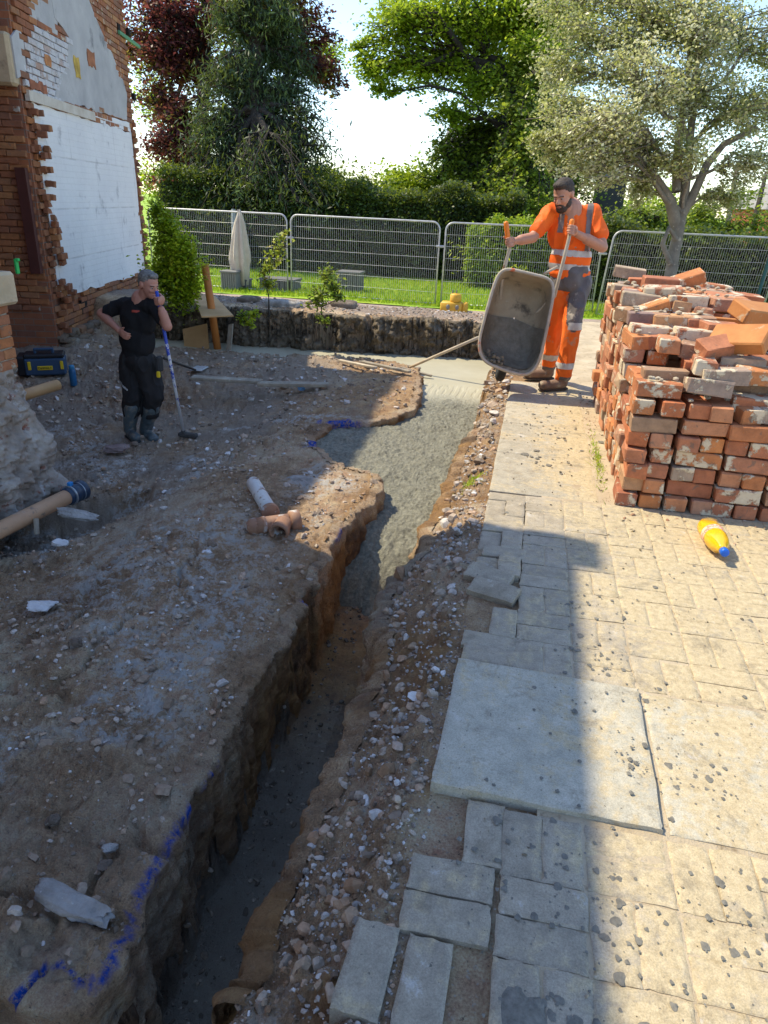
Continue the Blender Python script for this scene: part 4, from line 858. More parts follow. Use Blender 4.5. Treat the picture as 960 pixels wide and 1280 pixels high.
_bn = _t.nodes.new('ShaderNodeBump'); _bn.inputs['Strength'].default_value = .5; _bn.inputs['Distance'].default_value = .006; _bn.invert = True; L(_t, math_(_t, 'ADD', _fine.outputs['Fac'], _big.outputs['Fac']), _bn.inputs['Height']); L(_t, _b.inputs['Normal'].links[0].from_socket, _bn.inputs['Normal']); L(_t, _bn.outputs[0], _b.inputs['Normal'])
panel('plaster', jagged(white, .18, .012, 3), 0, .028, M_PLWH)
panel('plaster_ledge', [(.10, 2.42), (2.4, 2.42), (2.4, 2.53), (.10, 2.53)], 0, .055, nmat('cream_timber', [(.3, (.52, .46, .38)), (.7, (.66, .62, .55))], 6, .8, .3, 30, .01), 'cream painted timber ledge above the white plaster')
panel('plaster', jagged([(2.4, 2.42), (4.30, 2.42), (4.30, 2.56), (2.4, 2.56)], .2, .008, 4), 0, .022, M_PLWH)
# grey chimney breast render above, cut along the old roof line
g1 = [spx(*p) for p in ((66, 124), (98, 132), (157, 150), (157, 118), (152, 100), (138, 66), (122, 32), (110, 2), (104, -14), (60, -14), (66, 22), (84, 46), (82, 80), (70, 100))]
panel('render', jagged(g1, .16, .014, 5), 0, .024, M_PLGR)
g2 = [spx(*p) for p in ((34, 4), (62, -6), (70, 20), (70, 44), (50, 36), (36, 26))]; panel('render', jagged(g2, .14, .014, 6), 0, .020, M_PLGR)
g3 = [spx(*p) for p in ((12, 46), (22, 32), (27, 50), (31, 88), (20, 98))]; panel('render', jagged(g3, .14, .012, 7), 0, .020, M_PLGR)
# the painted brick patch between them and the bare brick around, laid brick by brick
M_PBR = brickmat('whitewashed_brick', [(0, (.50, .50, .52)), (.7, (.58, .57, .59)), (.88, (.50, .46, .45)), (1, (.42, .28, .22))], lo=.46, mortc=(.60, .60, .62))
pb = [spx(*p) for p in ((36, 30), (70, 46), (90, 50), (96, 132), (60, 124), (30, 112), (30, 60))]
wb = [brick_mesh('brick', .228, .05, .070, 600+i, M_WBRICK) for i in range(6)]; pbm = [brick_mesh('brick', .228, .05, .070, 620+i, M_PBR) for i in range(4)]
wh = [brick_mesh('brick', .112, .06, .070, 640+i, M_WBRICK) for i in range(5)]
ANG = math.atan2(E_[1], E_[0])
def inpoly(s, z, poly): return pdist(np.array([[s, z]]), poly)[0] < 0
r = np.random.default_rng(21); nb = 0; far_mb = MB()
covered = [white, g1, g2, g3, [(.1, 2.42), (4.3, 2.42), (4.3, 2.56), (.1, 2.56)]]
for k in range(int((4.77-(-.30))/.0775)):
    z = -.30+.0775*k+.037
    s = .02-(.12 if k % 2 else 0)
    while s < 4.60:
        L_ = .235; sc_ = s+L_/2; s += L_
        if sc_ < .08 or sc_ > 4.6: continue
        if any(inpoly(sc_, z, c) and pdist(np.array([[sc_, z]]), c)[0] < -.04 for c in covered): continue
        lower = z < ZB
        if lower and r.random() < .12: continue
        whit = inpoly(sc_, z, pb); nn = .012+r.normal()*.003+(.008*r.random() if lower else 0)
        if (1.6 < sc_ < 4.3) and z > 2.9 and r.random() < .02: continue
        if whit or (lower and z > -.3) or sc_ > 4.3 or sc_ < .5:
            me = (pbm if whit else wb)[r.integers(4)]
            inst('brick', me, house, wp(sc_, z, nn-.012), (r.normal()*.01, r.normal()*.01, ANG+r.normal()*.01)); nb += 1
        else:
            v, f = box((0, 0, 0), (.227, .04, .069), bev=.005); M = HB@rotxyz(r.normal()*.01, r.normal()*.01, 0); far_mb.add(v@M.T+wp(sc_, z, nn-.010), f)
HB_COLS = [(0, (.36, .13, .05)), (.3, (.27, .11, .06)), (.55, (.40, .17, .065)), (.75, (.21, .10, .07)), (1, (.44, .22, .09))]
o = far_mb.build('brick', manybrick('gable_brick', HB_COLS), house); o['kind'] = 'stuff'
# broken toothing: at the near corner and up the far end
for k in range(62):
    z = -.28+.0775*k+.037
    if z < 2.35:
        n_ = r.integers(0, 4)
        for q_ in range(n_): inst('brick', wh[r.integers(5)], house, wp(.16+.10*q_+r.uniform(-.04, .09), z, .03+r.uniform(0, .09)), (r.normal()*.03, r.normal()*.05, ANG+r.normal()*.08+(math.pi/2 if r.random() < .4 else 0)))
    if z < 2.55 and k % 3 != 2 and z > .1: inst('brick', wh[r.integers(5)], house, wp(4.40+r.uniform(-.05, .07), z, .03+r.uniform(0, .04)), (0, 0, ANG+r.normal()*.06))
# rubble footing under the plaster
M_FOOT = nmat('footing_stone', [(.3, (.10, .085, .065)), (.5, (.20, .165, .12)), (.7, (.32, .26, .19))], 6, .95, .8, 40, .02, objrand=[(0, (.16, .12, .09)), (.3, (.27, .21, .15)), (.6, (.20, .17, .14)), (.8, (.34, .18, .10)), (1, (.36, .33, .28))])
sm_ = []
for i in range(6):
    v, f = ellip((0, 0, 0), (1, 1, 1), n=7); v = np.sign(v)*np.abs(v)**.6; v = v*(1+.16*n3(v*1.8+i*5)[:, None]); v *= [.12, .08, .055]; sm_.append(mdata('stone', v, [tuple(q_) for q_ in f], M_FOOT))
for k in range(7):
    s = .0
    while s < 4.5:
        w_ = r.uniform(.13, .26); inst('stone', sm_[r.integers(6)], house, wp(s+w_/2, -.66+.058*k+r.uniform(-.012, .012), .03+.045*(6-k)/2+r.uniform(-.02, .03)), (r.normal()*.2, r.normal()*.15, ANG+r.normal()*.3)).scale = (w_/.22, r.uniform(.8, 1.3), r.uniform(.6, 1.0)); s += w_
v, f = box(wp(1.06, -.05, .012), (.24, .03, .19), HB); mesh_np('vent_hole', v, f, flat('hole_shade', (.015, .012, .01), 1), house)  # solid block: the sooty hole's inner shade is put into its black colour
# green metal strap and small beam holes high on the gable
M_GRN = flat('green_paint', (.10, .30, .16), .5)
s1, z1 = spx(148, 46); s2, z2 = spx(168, 53); v, f = box(wp((s1+s2)/2, (z1+z2)/2, .05), (abs(s2-s1)+.25, .03, .05), HB@rotxyz(0, 0, 0)); mesh_np('strap', v, f, M_GRN, house)
for p in ((146, 34), (166, 121), (159, 40)): s1, z1 = spx(*p); v, f = box(wp(s1, z1, .015), (.13, .05, .10), HB); mesh_np('beam_hole', v, f, bpy.data.materials['hole_shade'], house)  # solid blocks painted black for the shade inside the holes
for p, sz, cc in (((112, 74), (.30, .22), (.34, .14, .07)), ((94, 84), (.18, .26), (.52, .36, .08)), ((57, 76), (.16, .12), (.45, .20, .08)), ((45, 108), (.5, .10), (.34, .13, .07))):
    s1, z1 = spx(*p); panel('bare_patch', jagged([(s1-sz[0]/2, z1-sz[1]/2), (s1+sz[0]/2, z1-sz[1]/2), (s1+sz[0]/2, z1+sz[1]/2), (s1-sz[0]/2, z1+sz[1]/2)], .06, .02, int(p[0])), 0, .034, flat('bare_patch_%d' % p[0], cc, .95, 0, .5, 30, v=.4))
# wall face that looks towards the camera, left of the toothing: brick by brick
for k in range(58):
    z = -.20+.0775*k+.037; x = .03+(.115 if k % 2 else 0)
    while x < 1.35:
        p = wp(.0, z, 0); q_ = p-np.array([NN[0], NN[1], 0])*(x+.115)-np.array([E_[0], E_[1], 0])*(.012+r.normal()*.002)
        if z < 3.1 and x+.115 < 1.2 and z > .0: inst('brick', wb[r.integers(6)], house, q_, (r.normal()*.008, r.normal()*.008, ANG+math.pi/2+r.normal()*.008)); nb += 1
        x += .237
p = wp(-.03, 0, 0)-np.array([NN[0], NN[1], 0])*.75; prism([wp(-.006, 0, 0)[:2], wp(-.006, 0, 0)[:2]-NN*1.6, wp(.02, 0, 0)[:2]-NN*1.6, wp(.02, 0, 0)[:2]], -.8, 4.9, 'return_wall', M_WALLX, house)
prism([wp(-.12, 0, -.04)[:2], wp(-.12, 0, -.16)[:2], wp(-.03, 0, -.16)[:2], wp(-.03, 0, -.04)[:2]], .50, 1.70, 'maroon_strip', flat('dark_maroon', (.075, .022, .018), .6, 0, .3), house)  # dark maroon strip set in the recessed band at the corner
M_SANDST = nmat('sandstone', [(.3, (.42, .33, .21)), (.7, (.58, .47, .32))], 5, .9, .5, 40, .012, layers=[((.28, .22, .15), 4, .58, .72)])
q_ = wp(-.05, 2.62, 0)-np.array([NN[0], NN[1], 0])*.42; v, f = box((q_[0], q_[1], 2.80), (.84, .22, .52), np.array([[NN[0], E_[0], 0], [NN[1], E_[1], 0], [0, 0, 1]]), bev=.03); mesh_np('lintel', v, f, M_SANDST, house)

# near corner of the rear wing: bricks above a lumpy exposed footing
CX, CY = -3.60, 4.36
nbm = [brick_mesh('brick', .228, .05, .069, 660+i, brickmat('pier_brick_%d' % i, [(0, (.40, .155, .06)), (.35, (.33, .14, .075)), (.6, (.46, .21, .085)), (.8, (.28, .13, .08)), (1, (.38, .22, .12))], lo=.64, mortc=(.42, .36, .27))) for i in range(2)]
nbh = [brick_mesh('brick', .112, .05, .069, 670+i, bpy.data.materials['pier_brick_%d' % i]) for i in range(2)]
for k in range(26):
    z = .30+.0775*k+.037
    if .74 < z < .98 : continue
    y = CY-(.0 if k % 2 else 0)
    if k % 2: inst('brick', nbh[r.integers(2)], house, (CX, y-.056, z), (0, 0, math.pi/2+r.normal()*.01)); y -= .119
    while y > CY-.95:
        inst('brick', nbm[r.integers(2)], house, (CX+r.normal()*.003, y-.116, z), (r.normal()*.006, r.normal()*.006, math.pi/2+r.normal()*.008)); y -= .236
    if z < 1.6: inst('brick', nbm[r.integers(2)], house, (CX-.11, CY-.002, z), (0, 0, 0))
prism([(CX-.3, CY-1.2), (CX+.012, CY-1.2), (CX+.012, CY-.012), (CX-.3, CY-.012)], .3, 2.35, 'corner_core', nmat('lime_mortar', [(.3, (.26, .22, .17)), (.7, (.40, .35, .28))], 20, .95, .5, 60, .01), house)
v, f = box((CX-.04, CY-.42, .86), (.30, .88, .215), bev=.02); mesh_np('sill', v, f, M_SANDST, house)
# footing
nu, nv = 170, 130; V = []
for a in range(nv):
    tz = a/(nv-1); z = .33-1.05*tz
    for b_ in range(nu):
        u_ = b_/(nu-1)                         # from the camera side along the face, round the corner, back
        if u_ < .62: p = np.array([CX+.02, CY-1.5+1.5*(u_/.62)]); nr_ = np.array([1., 0])
        elif u_ < .72: g_ = (u_-.62)/.10*math.pi/2; p = np.array([CX+.02, CY]); nr_ = np.array([math.cos(g_), math.sin(g_)])
        else: p = np.array([CX+.02-1.0*(u_-.72)/.28, CY]); nr_ = np.array([0, 1.])
        V.append([p[0], p[1], z, nr_[0], nr_[1], tz])
V = np.array(V); pp = V[:, :3]; off = .02+.05*ss(.10, .3, V[:, 5])+.07*ss(.3, 1, V[:, 5])+.045*n3(pp*5)+.040*n3(pp*11+4)+.026*n3(pp*24+9)+.014*n3(pp*52)+.03*(n3(pp*[7, 7, 12]+3) > .25)
off *= ss(0, .05, V[:, 5]); pp = pp.copy(); pp[:, 0] += V[:, 3]*off; pp[:, 1] += V[:, 4]*off
i = np.arange(nu*nv).reshape(nv, nu); q_ = np.stack([i[:-1, :-1], i[1:, :-1], i[1:, 1:], i[:-1, 1:]], -1).reshape(-1, 4)
mesh_np('footing', pp, q_, nmat('footing_mass', [(.3, (.22, .18, .15)), (.5, (.36, .30, .25)), (.7, (.48, .43, .38))], 5, .95, .9, 45, .02, rand=False, layers=[((.30, .11, .07), 4.5, .57, .64), ((.48, .45, .43), 6, .6, .68), ((.07, .055, .045), 9, .62, .7)]), house, smooth=True)
# green clamp hooked on the sill
p = at(21, 333, 5.0); cl = thing('clamp', p, 'small green clamp hooked on the stone sill at the left edge', 'clamp')
v, f = box(p, (.02, .03, .10), bev=.004); mesh_np('jaw', v, f, flat('bright_green', (.02, .45, .10), .5), cl)
v, f = box(p+[.012, 0, .045], (.03, .025, .02), bev=.004); mesh_np('handle', v, f, bpy.data.materials['bright_green'], cl)
# ================================================================ temporary mesh fence
M_GALV = nmat('galvanised', [(.3, (.42, .43, .44)), (.7, (.60, .61, .62))], 12, .45, 0, metal=.35)
M_WIRE = flat('wire', (.50, .51, .52), .5, .3)
def roundrect(p0, p1, h, rad=.18, n=6, up=np.array([0, 0, 1.])):
    """closed loop of a panel frame from p0 to p1 (bottoms), height h"""
    d = unit(p1-p0); Lh = np.linalg.norm(p1-p0); pts = []
    pts.append(p0+up*(-.02)); pts.append(p0+up*(h-rad))
    for k in range(1, n+1): a = math.pi/2*k/n; pts.append(p0+d*(rad*(1-math.cos(a)))+up*(h-rad+rad*math.sin(a)))
    for k in range(0, n+1): a = math.pi/2*k/n; pts.append(p1-d*(rad*(1-math.sin(a)))+up*(h-rad+rad*math.cos(a)))
    pts.append(p1+up*(-.02)); return pts
def fence_panel(p0, p1, h, label, lean=(0, 0)):
    p0, p1 = np.array(p0, float), np.array(p1, float); up = unit([lean[0], lean[1], 1]); d = p1-p0; d = d/np.linalg.norm(d)
    t = thing('mesh_fence', (p0+p1)/2, label, 'fence panel', 'temporary mesh fence panels across the garden')
    P = roundrect(p0, p1, h, up=up); v, f = tube(P, .021, 8); mb = MB(); mb.add(v, f); v, f = tube([p0+up*.14, p1+up*.14], .017, 8); mb.add(v, f); mb.build('frame', M_GALV, t, True)
    Lh = np.linalg.norm(p1-p0); mb = MB(); n = int(Lh/.052)
    for k in range(1, n):
        s = Lh*k/n; e = min(s, Lh-s); top = h if e > .18 else h-.18+math.sqrt(max(.18**2-(.18-e)**2, 0)); q0 = p0+d*s+up*.14; q1 = p0+d*s+up*(top-.01); nrm = np.cross(d, up)
        w_ = .0026; mb.add([q0-d*w_, q0+d*w_, q0+nrm*w_, q1-d*w_, q1+d*w_, q1+nrm*w_], [(0, 1, 4, 3), (1, 2, 5, 4), (2, 0, 3, 5)])
    for k in range(1, 7): z = .14+(h-.14)*k/7; v, f = tube([p0+up*z, p1+up*z], .0034, 4, False); mb.add(v, f)
    o = mb.build('wire_mesh', M_WIRE, t); o['kind'] = 'stuff'
    return t
def fpt(px_, py_, z): p = onz(px_, py_, z); return p
FZ = -.86
def base(px_, py_): return onz(px_, py_, FZ)
A = base(363, 372); B = base(545, 387); Bd = unit(B-A); GAP = Bd*.12
P0 = A-unit(A-base(150, 357))*0
HF = 1.98
FP = [fence_panel(A-GAP*.6-unit(np.array([Bd[0], Bd[1]+.02, 0]))*3.9, A-GAP*.6, HF, 'wire mesh panel behind the wrapped parasol, next to the white house wall')]
FP.append(fence_panel(A+GAP*.3, B-GAP*.3, HF, 'complete wire mesh panel right of the wrapped parasol, behind the small bush'))
C1 = base(741, 396); FP.append(fence_panel(B+GAP*.9, C1-GAP*.4, HF, 'mesh panel behind the man in orange, beside the yellow machine'))
C2 = base(737, 398)+np.array([.10, -.25, 0]); C3 = base(945, 412); fence_panel(C2, C3, HF, 'leaning mesh panel behind the brick stack and the tree trunk', (.07, 0))
fence_panel(C3+np.array([.3, -2.2, 0]), C3+np.array([2.6, -4.6, 0]), HF, 'mesh panel at the right edge beyond the brick stack', (.12, .05))
M_BLK = flat('black_rubber', (.03, .03, .032), .8, 0, .3)
for k, (p, lb_) in enumerate(((A, 'black fence foot between the parasol panel and the next'), (B, 'black fence foot beside the yellow machine'), (C1, 'black fence foot behind the man in orange'))):
    mb = MB(); v, f = box(p+[0, 0, .05], (.22, .62, .12), rotz(.05), bev=.03); mb.add(v, f); tag(mb.build('rubber_block', M_BLK), lb_, 'fence foot', 'black feet of the mesh fence')
    mb = MB(); v, f = box(p+[0, 0, 1.45], (.20, .05, .05), bev=.01); mb.add(v, f); v, f = tube([p+[0, -.04, 1.45], p+[0, .06, 1.45]], .012, 6); mb.add(v, f)
    mb.build('clip', M_GALV, FP[k])
p = C3+np.array([.0, -.5, 0]); q_ = at(960, 310, 14.6)
v, f = tube([at(940, 392, 14.2)-[0, 0, .25], at(962, 322, 14.0)], .035, 8); tag(mesh_np('fence_brace', v, f, flat('dark_green_paint', (.03, .10, .08), .5)), 'dark green leaning metal brace behind the right of the brick stack', 'brace')

# ================================================================ things in the garden
# closed parasol
pb_ = onz(305, 372, -.83); par = thing('closed_parasol', pb_, 'closed beige garden parasol wrapped round its pole behind the mesh fence', 'parasol')
pb_ = ony(302, 368, pb_[1]+.9); ptop = ony(303, 262, pb_[1])
hh = ptop[2]-pb_[2]
n = 36; prof = [(.03, 0.10), (.17, .12), (.20, .30), (.235, .42), (.22, .52), (.17, .70), (.11, .85), (.06, .95), (.015, 1.0)]; V = []; Fc = []
for a, (r_, z) in enumerate(prof):
    for k in range(n): an = 2*math.pi*k/n; rr_ = r_*(1+.34*math.sin(an*7+z*3)*(.4+.6*(r_ > .1))); lean = .10*(1-z); V.append(pb_+[rr_*math.cos(an)*.95+.06*z-.02, rr_*math.sin(an), hh*z])
for a in range(len(prof)-1):
    for k in range(n): Fc.append((a*n+k, a*n+(k+1) % n, (a+1)*n+(k+1) % n, (a+1)*n+k))
mesh_np('canopy', V, Fc, nmat('beige_canvas', [(.3, (.50, .45, .36)), (.7, (.62, .57, .47))], 4, .9, .3, 30, .01), par, True)
v, f = tube([pb_-[0, 0, .1], pb_+[0, 0, hh]], .022, 8); mesh_np('pole', v, f, flat('grey_pole', (.3, .3, .3), .5), par)
v, f = box(pb_+[0, 0, -.02], (.5, .5, .10), bev=.02); mesh_np('base', v, f, flat('blue_base', (.03, .16, .45), .6), par)
def simple(name, c, s, mat, label, cat, bev=.01, rz_=0.): v, f = box(c, s, rotz(rz_), bev=bev); return tag(mesh_np(name, v, f, mat), label, cat)
M_RATT = nmat('grey_rattan', [(.3, (.10, .10, .10)), (.7, (.18, .175, .17))], 60, .8, .5, 80, .01)
def seatbox(name, px_, py_, w_, h_, d_, label, cat, mat):
    p = onz(px_, py_, -.84)+np.array([0, .9, 0]); t = thing(name, p, label, cat); mb = MB(); n = 7
    for k in range(n): v, f = box(p+[-w_/2+w_*(k+.5)/n, 0, h_/2], (w_/n*.86, d_, h_*.92), bev=.01); mb.add(v, f)
    mb.build('panel', mat, t); v, f = box(p+[0, 0, h_], (w_+.04, d_+.04, .05), bev=.01); mesh_np('lid', v, f, mat, t); return t
M_PALEG = flat('pale_grey_wood', (.20, .20, .19), .8, 0, .3)
seatbox('planter_box', 272, 372, .42, .55, .4, 'pale grey slatted planter box left of the parasol', 'planter', M_PALEG)
seatbox('storage_box', 287, 370, .34, .32, .4, 'low dark grey box at the foot of the parasol', 'box', M_RATT)
seatbox('rattan_bench', 336, 372, .95, .38, .6, 'dark rattan bench to the right of the parasol behind the fence', 'bench', M_RATT)
seatbox('rattan_chair', 427, 374, .62, .60, .55, 'dark grey slatted garden seat seen behind the small bush', 'garden seat', M_RATT)
simple('white_scrap', onz(533, 361, -.83)+np.array([0, 0, .05]), (.22, .1, .06), flat('white_plastic', (.8, .8, .8), .5), 'small white thing lying on the lawn near the hedge', 'scrap')
# post behind the parasol
v, f = tube([at(292, 345, 21)-[0, 0, .5], at(292, 262, 21)], .07, 10); tag(mesh_np('grey_post', v, f, flat('grey_post', (.25, .27, .28), .7)), 'grey post standing behind the wrapped parasol', 'post')
# small yellow engine unit by the fence
p = onz(566, 392, -.80); ym = thing('yellow_machine', p, 'small yellow power unit with a round cap standing in front of the mesh fence', 'machine')
M_YEL = nmat('machine_yellow', [(.3, (.60, .33, .03)), (.7, (.72, .42, .05))], 6, .5, .2, 30, .005, layers=[((.25, .18, .08), 9, .62, .72)])
v, f = box(p+[-.04, 0, .14], (.50, .30, .25), bev=.03); mesh_np('body', v, f, M_YEL, ym, True); v, f = lathe([(.12, 0), (.13, .02), (.13, .15), (.09, .18), (.02, .19)], p+[.04, 0, .27]); mesh_np('cap', v, f, M_YEL, ym, True)
for dx in (-.11, .10): v, f = ellip(p+[dx, -.15, .16], (.045, .03, .06), n=6); mesh_np('clasp', v, f, flat('dull_steel', (.22, .2, .18), .5), ym, True)
v, f = box(p+[.27, 0, .14], (.12, .26, .25), bev=.03); mesh_np('tank', v, f, M_YEL, ym, True)
for dx in (-.04, .05): v, f = tube([p+[dx, -.02, .45], p+[dx, -.02, .53]], .018, 6); mesh_np('vent', v, f, bpy.data.materials['dull_steel'], ym)

# boards, posts and timber
M_PLY = nmat('plywood', [(.3, (.46, .27, .11)), (.7, (.60, .38, .18))], 3, .8, .3, 40, .008, layers=[((.34, .22, .11), 5, .6, .7)])
M_WOOD = nmat('weathered_wood', [(.3, (.22, .185, .14)), (.7, (.42, .37, .29))], 7, .9, .6, 50, .01, layers=[((.5, .46, .38), 6, .6, .72)])
M_OR = nmat('orange_plastic_pipe', [(.3, (.44, .15, .03)), (.7, (.54, .20, .045))], 4, .55, .1, 30, .004)
def quad_board(name, pts, th, mat, label, cat):
    P = [np.array(p, float) for p in pts]; n = unit(np.cross(P[1]-P[0], P[3]-P[0]))*th; v = P+[p+n for p in P]
    return tag(mesh_np(name, v, [(3, 2, 1, 0), (4, 5, 6, 7), (0, 1, 5, 4), (1, 2, 6, 5), (2, 3, 7, 6), (3, 0, 4, 7)], mat), label, cat)
yb = 9.35
quad_board('plywood_board', [ony(232, 442, yb-.1), ony(262, 436, yb-.1), ony(259, 405, yb+.10), ony(229, 412, yb+.10)], .018, M_PLY, 'square plywood board standing in front of the soil bank, left of the orange post', 'board')
quad_board('chipboard_sheet', [onz(252, 397, .03), onz(292, 396, .02), onz(268, 371, .04), onz(240, 368, .06)], .018, M_PLY, 'flat plywood sheet lying on top of the bank below the leafy bush', 'board')
quad_board('wooden_stake', [ony(283, 444, yb-.05), ony(289, 443, yb-.05), ony(292, 405, yb+.05), ony(287, 406, yb+.05)], .03, M_WOOD, 'short pale timber stake right of the orange post', 'stake')
v, f = tube([ony(273, 438, yb-.05)-[0, 0, .1], ony(256, 330, yb-.05)], .052, 16); tag(mesh_np('orange_post', v, f, M_OR, smooth=True), 'tall orange plastic drain pipe standing upright in the trench corner', 'pipe')
def plank(a, b_, w_, th, mat, label, name='plank', cat='plank', sd=0.):
    a, b_ = np.array(a, float), np.array(b_, float); d = unit(b_-a); sdv = unit(np.cross([0, 0, 1], d)); M = np.stack([d, sdv, np.cross(d, sdv)], 1)@rotxyz(sd, 0, 0)
    v, f = box((a+b_)/2, (np.linalg.norm(b_-a), w_, th), M, bev=min(.006, th*.3)); return tag(mesh_np(name, v, f, mat), label, cat)
def g(px_, py_, z, dz=0): p = onz(px_, py_, z); p[2] = max(gz(p[0], p[1]), -.5)+dz; return p
plank(g(240, 474, -.46, .06), g(326, 478, -.45, .06), .13, .035, M_WOOD, 'left of two weathered planks lying end to end behind the man in black')
plank(g(322, 479, -.45, .045), g(410, 482, -.45, .05), .12, .04, M_WOOD, 'right of the two weathered planks lying end to end on the soil')
M_STICK = nmat('pale_timber', [(.3, (.42, .34, .24)), (.7, (.60, .52, .40))], 8, .85, .4, 40, .006)
plank(g(424, 455, -.45, .05), g(470, 468, -.45, .06), .05, .03, M_STICK, 'pale timber batten lying at the near edge of the far trench')
plank(g(452, 459, -.45, .07), g(512, 475, -.45, .05), .06, .03, M_WOOD, 'grey batten beside the poured concrete, its end over the edge')
plank(g(500, 463, -.45, .02), g(540, 468, -.45, .03), .04, .025, M_WOOD, 'short dark stick lying by the smooth concrete')
# blue plastic cap
p = g(377, 485, -.45, .0); o = rock(377, 486, p[2], .10, .07, .07, .3, 'blue_wrapper', 'small crumpled light blue plastic beside the right plank', 'wrapper', flat('light_blue_plastic', (.22, .45, .80), .4), 40)
# shovel left standing in the soil, handle only in view from behind the wheelbarrow
v, f = tube([ony(508, 461, 8.9), ony(600, 421, 8.55)], .019, 10); t = thing('rake', ony(508, 461, 8.9), 'tool with a long wooden handle leaning across the concrete behind the wheelbarrow', 'rake')
mesh_np('handle', v, f, M_STICK, t, True); v, f = box(ony(508, 462, 8.9)+[0, 0, -.02], (.05, .34, .05), bev=.01); mesh_np('head', v, f, M_WOOD, t)
v, f = tube([ony(600, 421, 8.55), ony(640, 403.6, 8.4)], .019, 10); mesh_np('handle_end', v, f, M_STICK, t, True)

# clay pipes
M_CLAYP = nmat('clay_pipe', [(.3, (.25, .13, .08)), (.7, (.38, .22, .14))], 8, .7, .4, 30, .006, layers=[((.52, .50, .48), 9, .52, .64), ((.14, .10, .07), 13, .62, .7)])
M_DRAIN = nmat('muddy_drain_pipe', [(.3, (.42, .235, .13)), (.7, (.56, .34, .20))], 4, .6, .2, 30, .004, rand=False, layers=[((.22, .15, .11), 9, .57, .68), ((.55, .50, .46), 5, .62, .75)])
zp = -.60; a, b_ = onz(-60, 692, zp), onz(92, 617, zp); t = thing('drain_pipe', a, 'long muddy brown drain pipe with a black rubber coupling, lying in the pit at left', 'pipe')
v, f = tube([a, b_], .057, 20); mesh_np('pipe', v, f, M_DRAIN, t, True); d = unit(b_-a); M = frame(d, (0, 0, 1))
v, f = lathe([(.058, -.02), (.066, -.01), (.066, .02), (.074, .03), (.074, .07), (.068, .08), (.068, .10), (.078, .11), (.080, .15), (.072, .16), (.055, .16), (.05, .12)], b_-d*.06, M, 24); mesh_np('coupling', v, f, flat('navy_rubber', (.020, .04, .075), .35, 0, .1), t, True)
for k_ in (.0, .09): v, f = lathe([(.071, 0), (.077, 0), (.077, .012), (.071, .012)], b_-d*.045+d*k_, M, 24); mesh_np('clamp_band', v, f, flat('steel_band', (.35, .38, .42), .35, .6), t, True)
v, f = box(b_-d*.02+M@np.array([.085, .0, 0]), (.03, .03, .04), M, bev=.004); mesh_np('screw_block', v, f, flat('blue_cap', (.02, .20, .50), .4), t)
v, f = tube([onz(45, 648, zp), onz(46, 668, -.7)], .018, 8); mesh_np('peg', v, f, M_WOOD, t)
a, b_ = ony(36, 492, 5.9), ony(72, 481, 6.25); v, f = tube([a-unit(b_-a)*.5, b_], .055, 20); tag(mesh_np('pipe_offcut', v, f, nmat('tan_pipe', [(.3, (.44, .24, .10)), (.7, (.54, .31, .14))], 5, .5, .1, 20, .003), smooth=True), 'smooth tan plastic pipe sticking out beyond the brick corner, below the toolbox', 'pipe')
# salt glazed junction
c0 = onz(335, 655, -.36); t = thing('pipe_junction', c0, 'broken brown clay pipe junction with a whitish pipe stub, lying on the plateau', 'pipe junction')
R_ = .054
a, b_ = onz(318, 658, -.385), onz(363, 652, -.385); mb = MB(); v, f = tube([a, b_], R_, 18); mb.add(v, f); v, f = ellip(a, (R_*1.02,)*3, n=8); mb.add(v, f); mb.build('body', M_CLAYP, t, True)
d = unit(b_-a); v, f = lathe([(R_*1.0, -.01), (R_*1.32, 0), (R_*1.32, .055), (R_*1.12, .06), (R_*1.12, .02), (.01, .02)], b_+d*.0, frame(d, (0, 0, 1)), 20); mesh_np('socket', v, f, M_CLAYP, t, True)
v, f = lathe([(R_*1.0, -.05), (R_*1.08, -.045), (R_*1.08, -.03), (R_*1.0, -.025)], (a+b_)/2-d*.02, frame(d, (0, 0, 1)), 20); mesh_np('rim', v, f, M_CLAYP, t, True)
e = unit(at(356, 659, 4.3)-at(350, 648, 4.5)); e = unit(np.array([.05, -.9, -.12])); c1 = onz(354, 655, -.37)
v, f = lathe([(R_*.95, 0), (R_*.98, .08), (R_*1.14, .085), (R_*1.14, .125), (R_*.86, .125), (R_*.84, .03), (.01, .03)], c1-e*.02, frame(e, (0, 0, 1)), 20); mesh_np('branch', v, f, M_CLAYP, t, True)
v, f = lathe([(.01, 0), (R_*.83, 0)], c1+e*.02, frame(e, (0, 0, 1)), 16); mesh_np('dark_inside', v, f, flat('pipe_inside', (.16, .07, .045), .9), t)
a, b_ = onz(316, 603, -.40), onz(338, 640, -.39); v, f = tube([a, a+(b_-a)*.03, b_], [R_*.80, R_*.93, R_*.93], 18); o = mesh_np('stub', v, f, nmat('whitened_pipe', [(.3, (.50, .50, .48)), (.7, (.68, .67, .64))], 7, .7, .4, 30, .005, layers=[((.25, .15, .10), 7, .56, .66)]), t, True); o['label'] = 'whitish pipe stub'
v, f = lathe([(R_*.95, 0), (R_*1.12, .005), (R_*1.12, .03), (R_*.95, .035)], b_-unit(b_-a)*.02, frame(unit(b_-a), (0, 0, 1)), 18); mesh_np('collar', v, f, M_CLAYP, t, True)

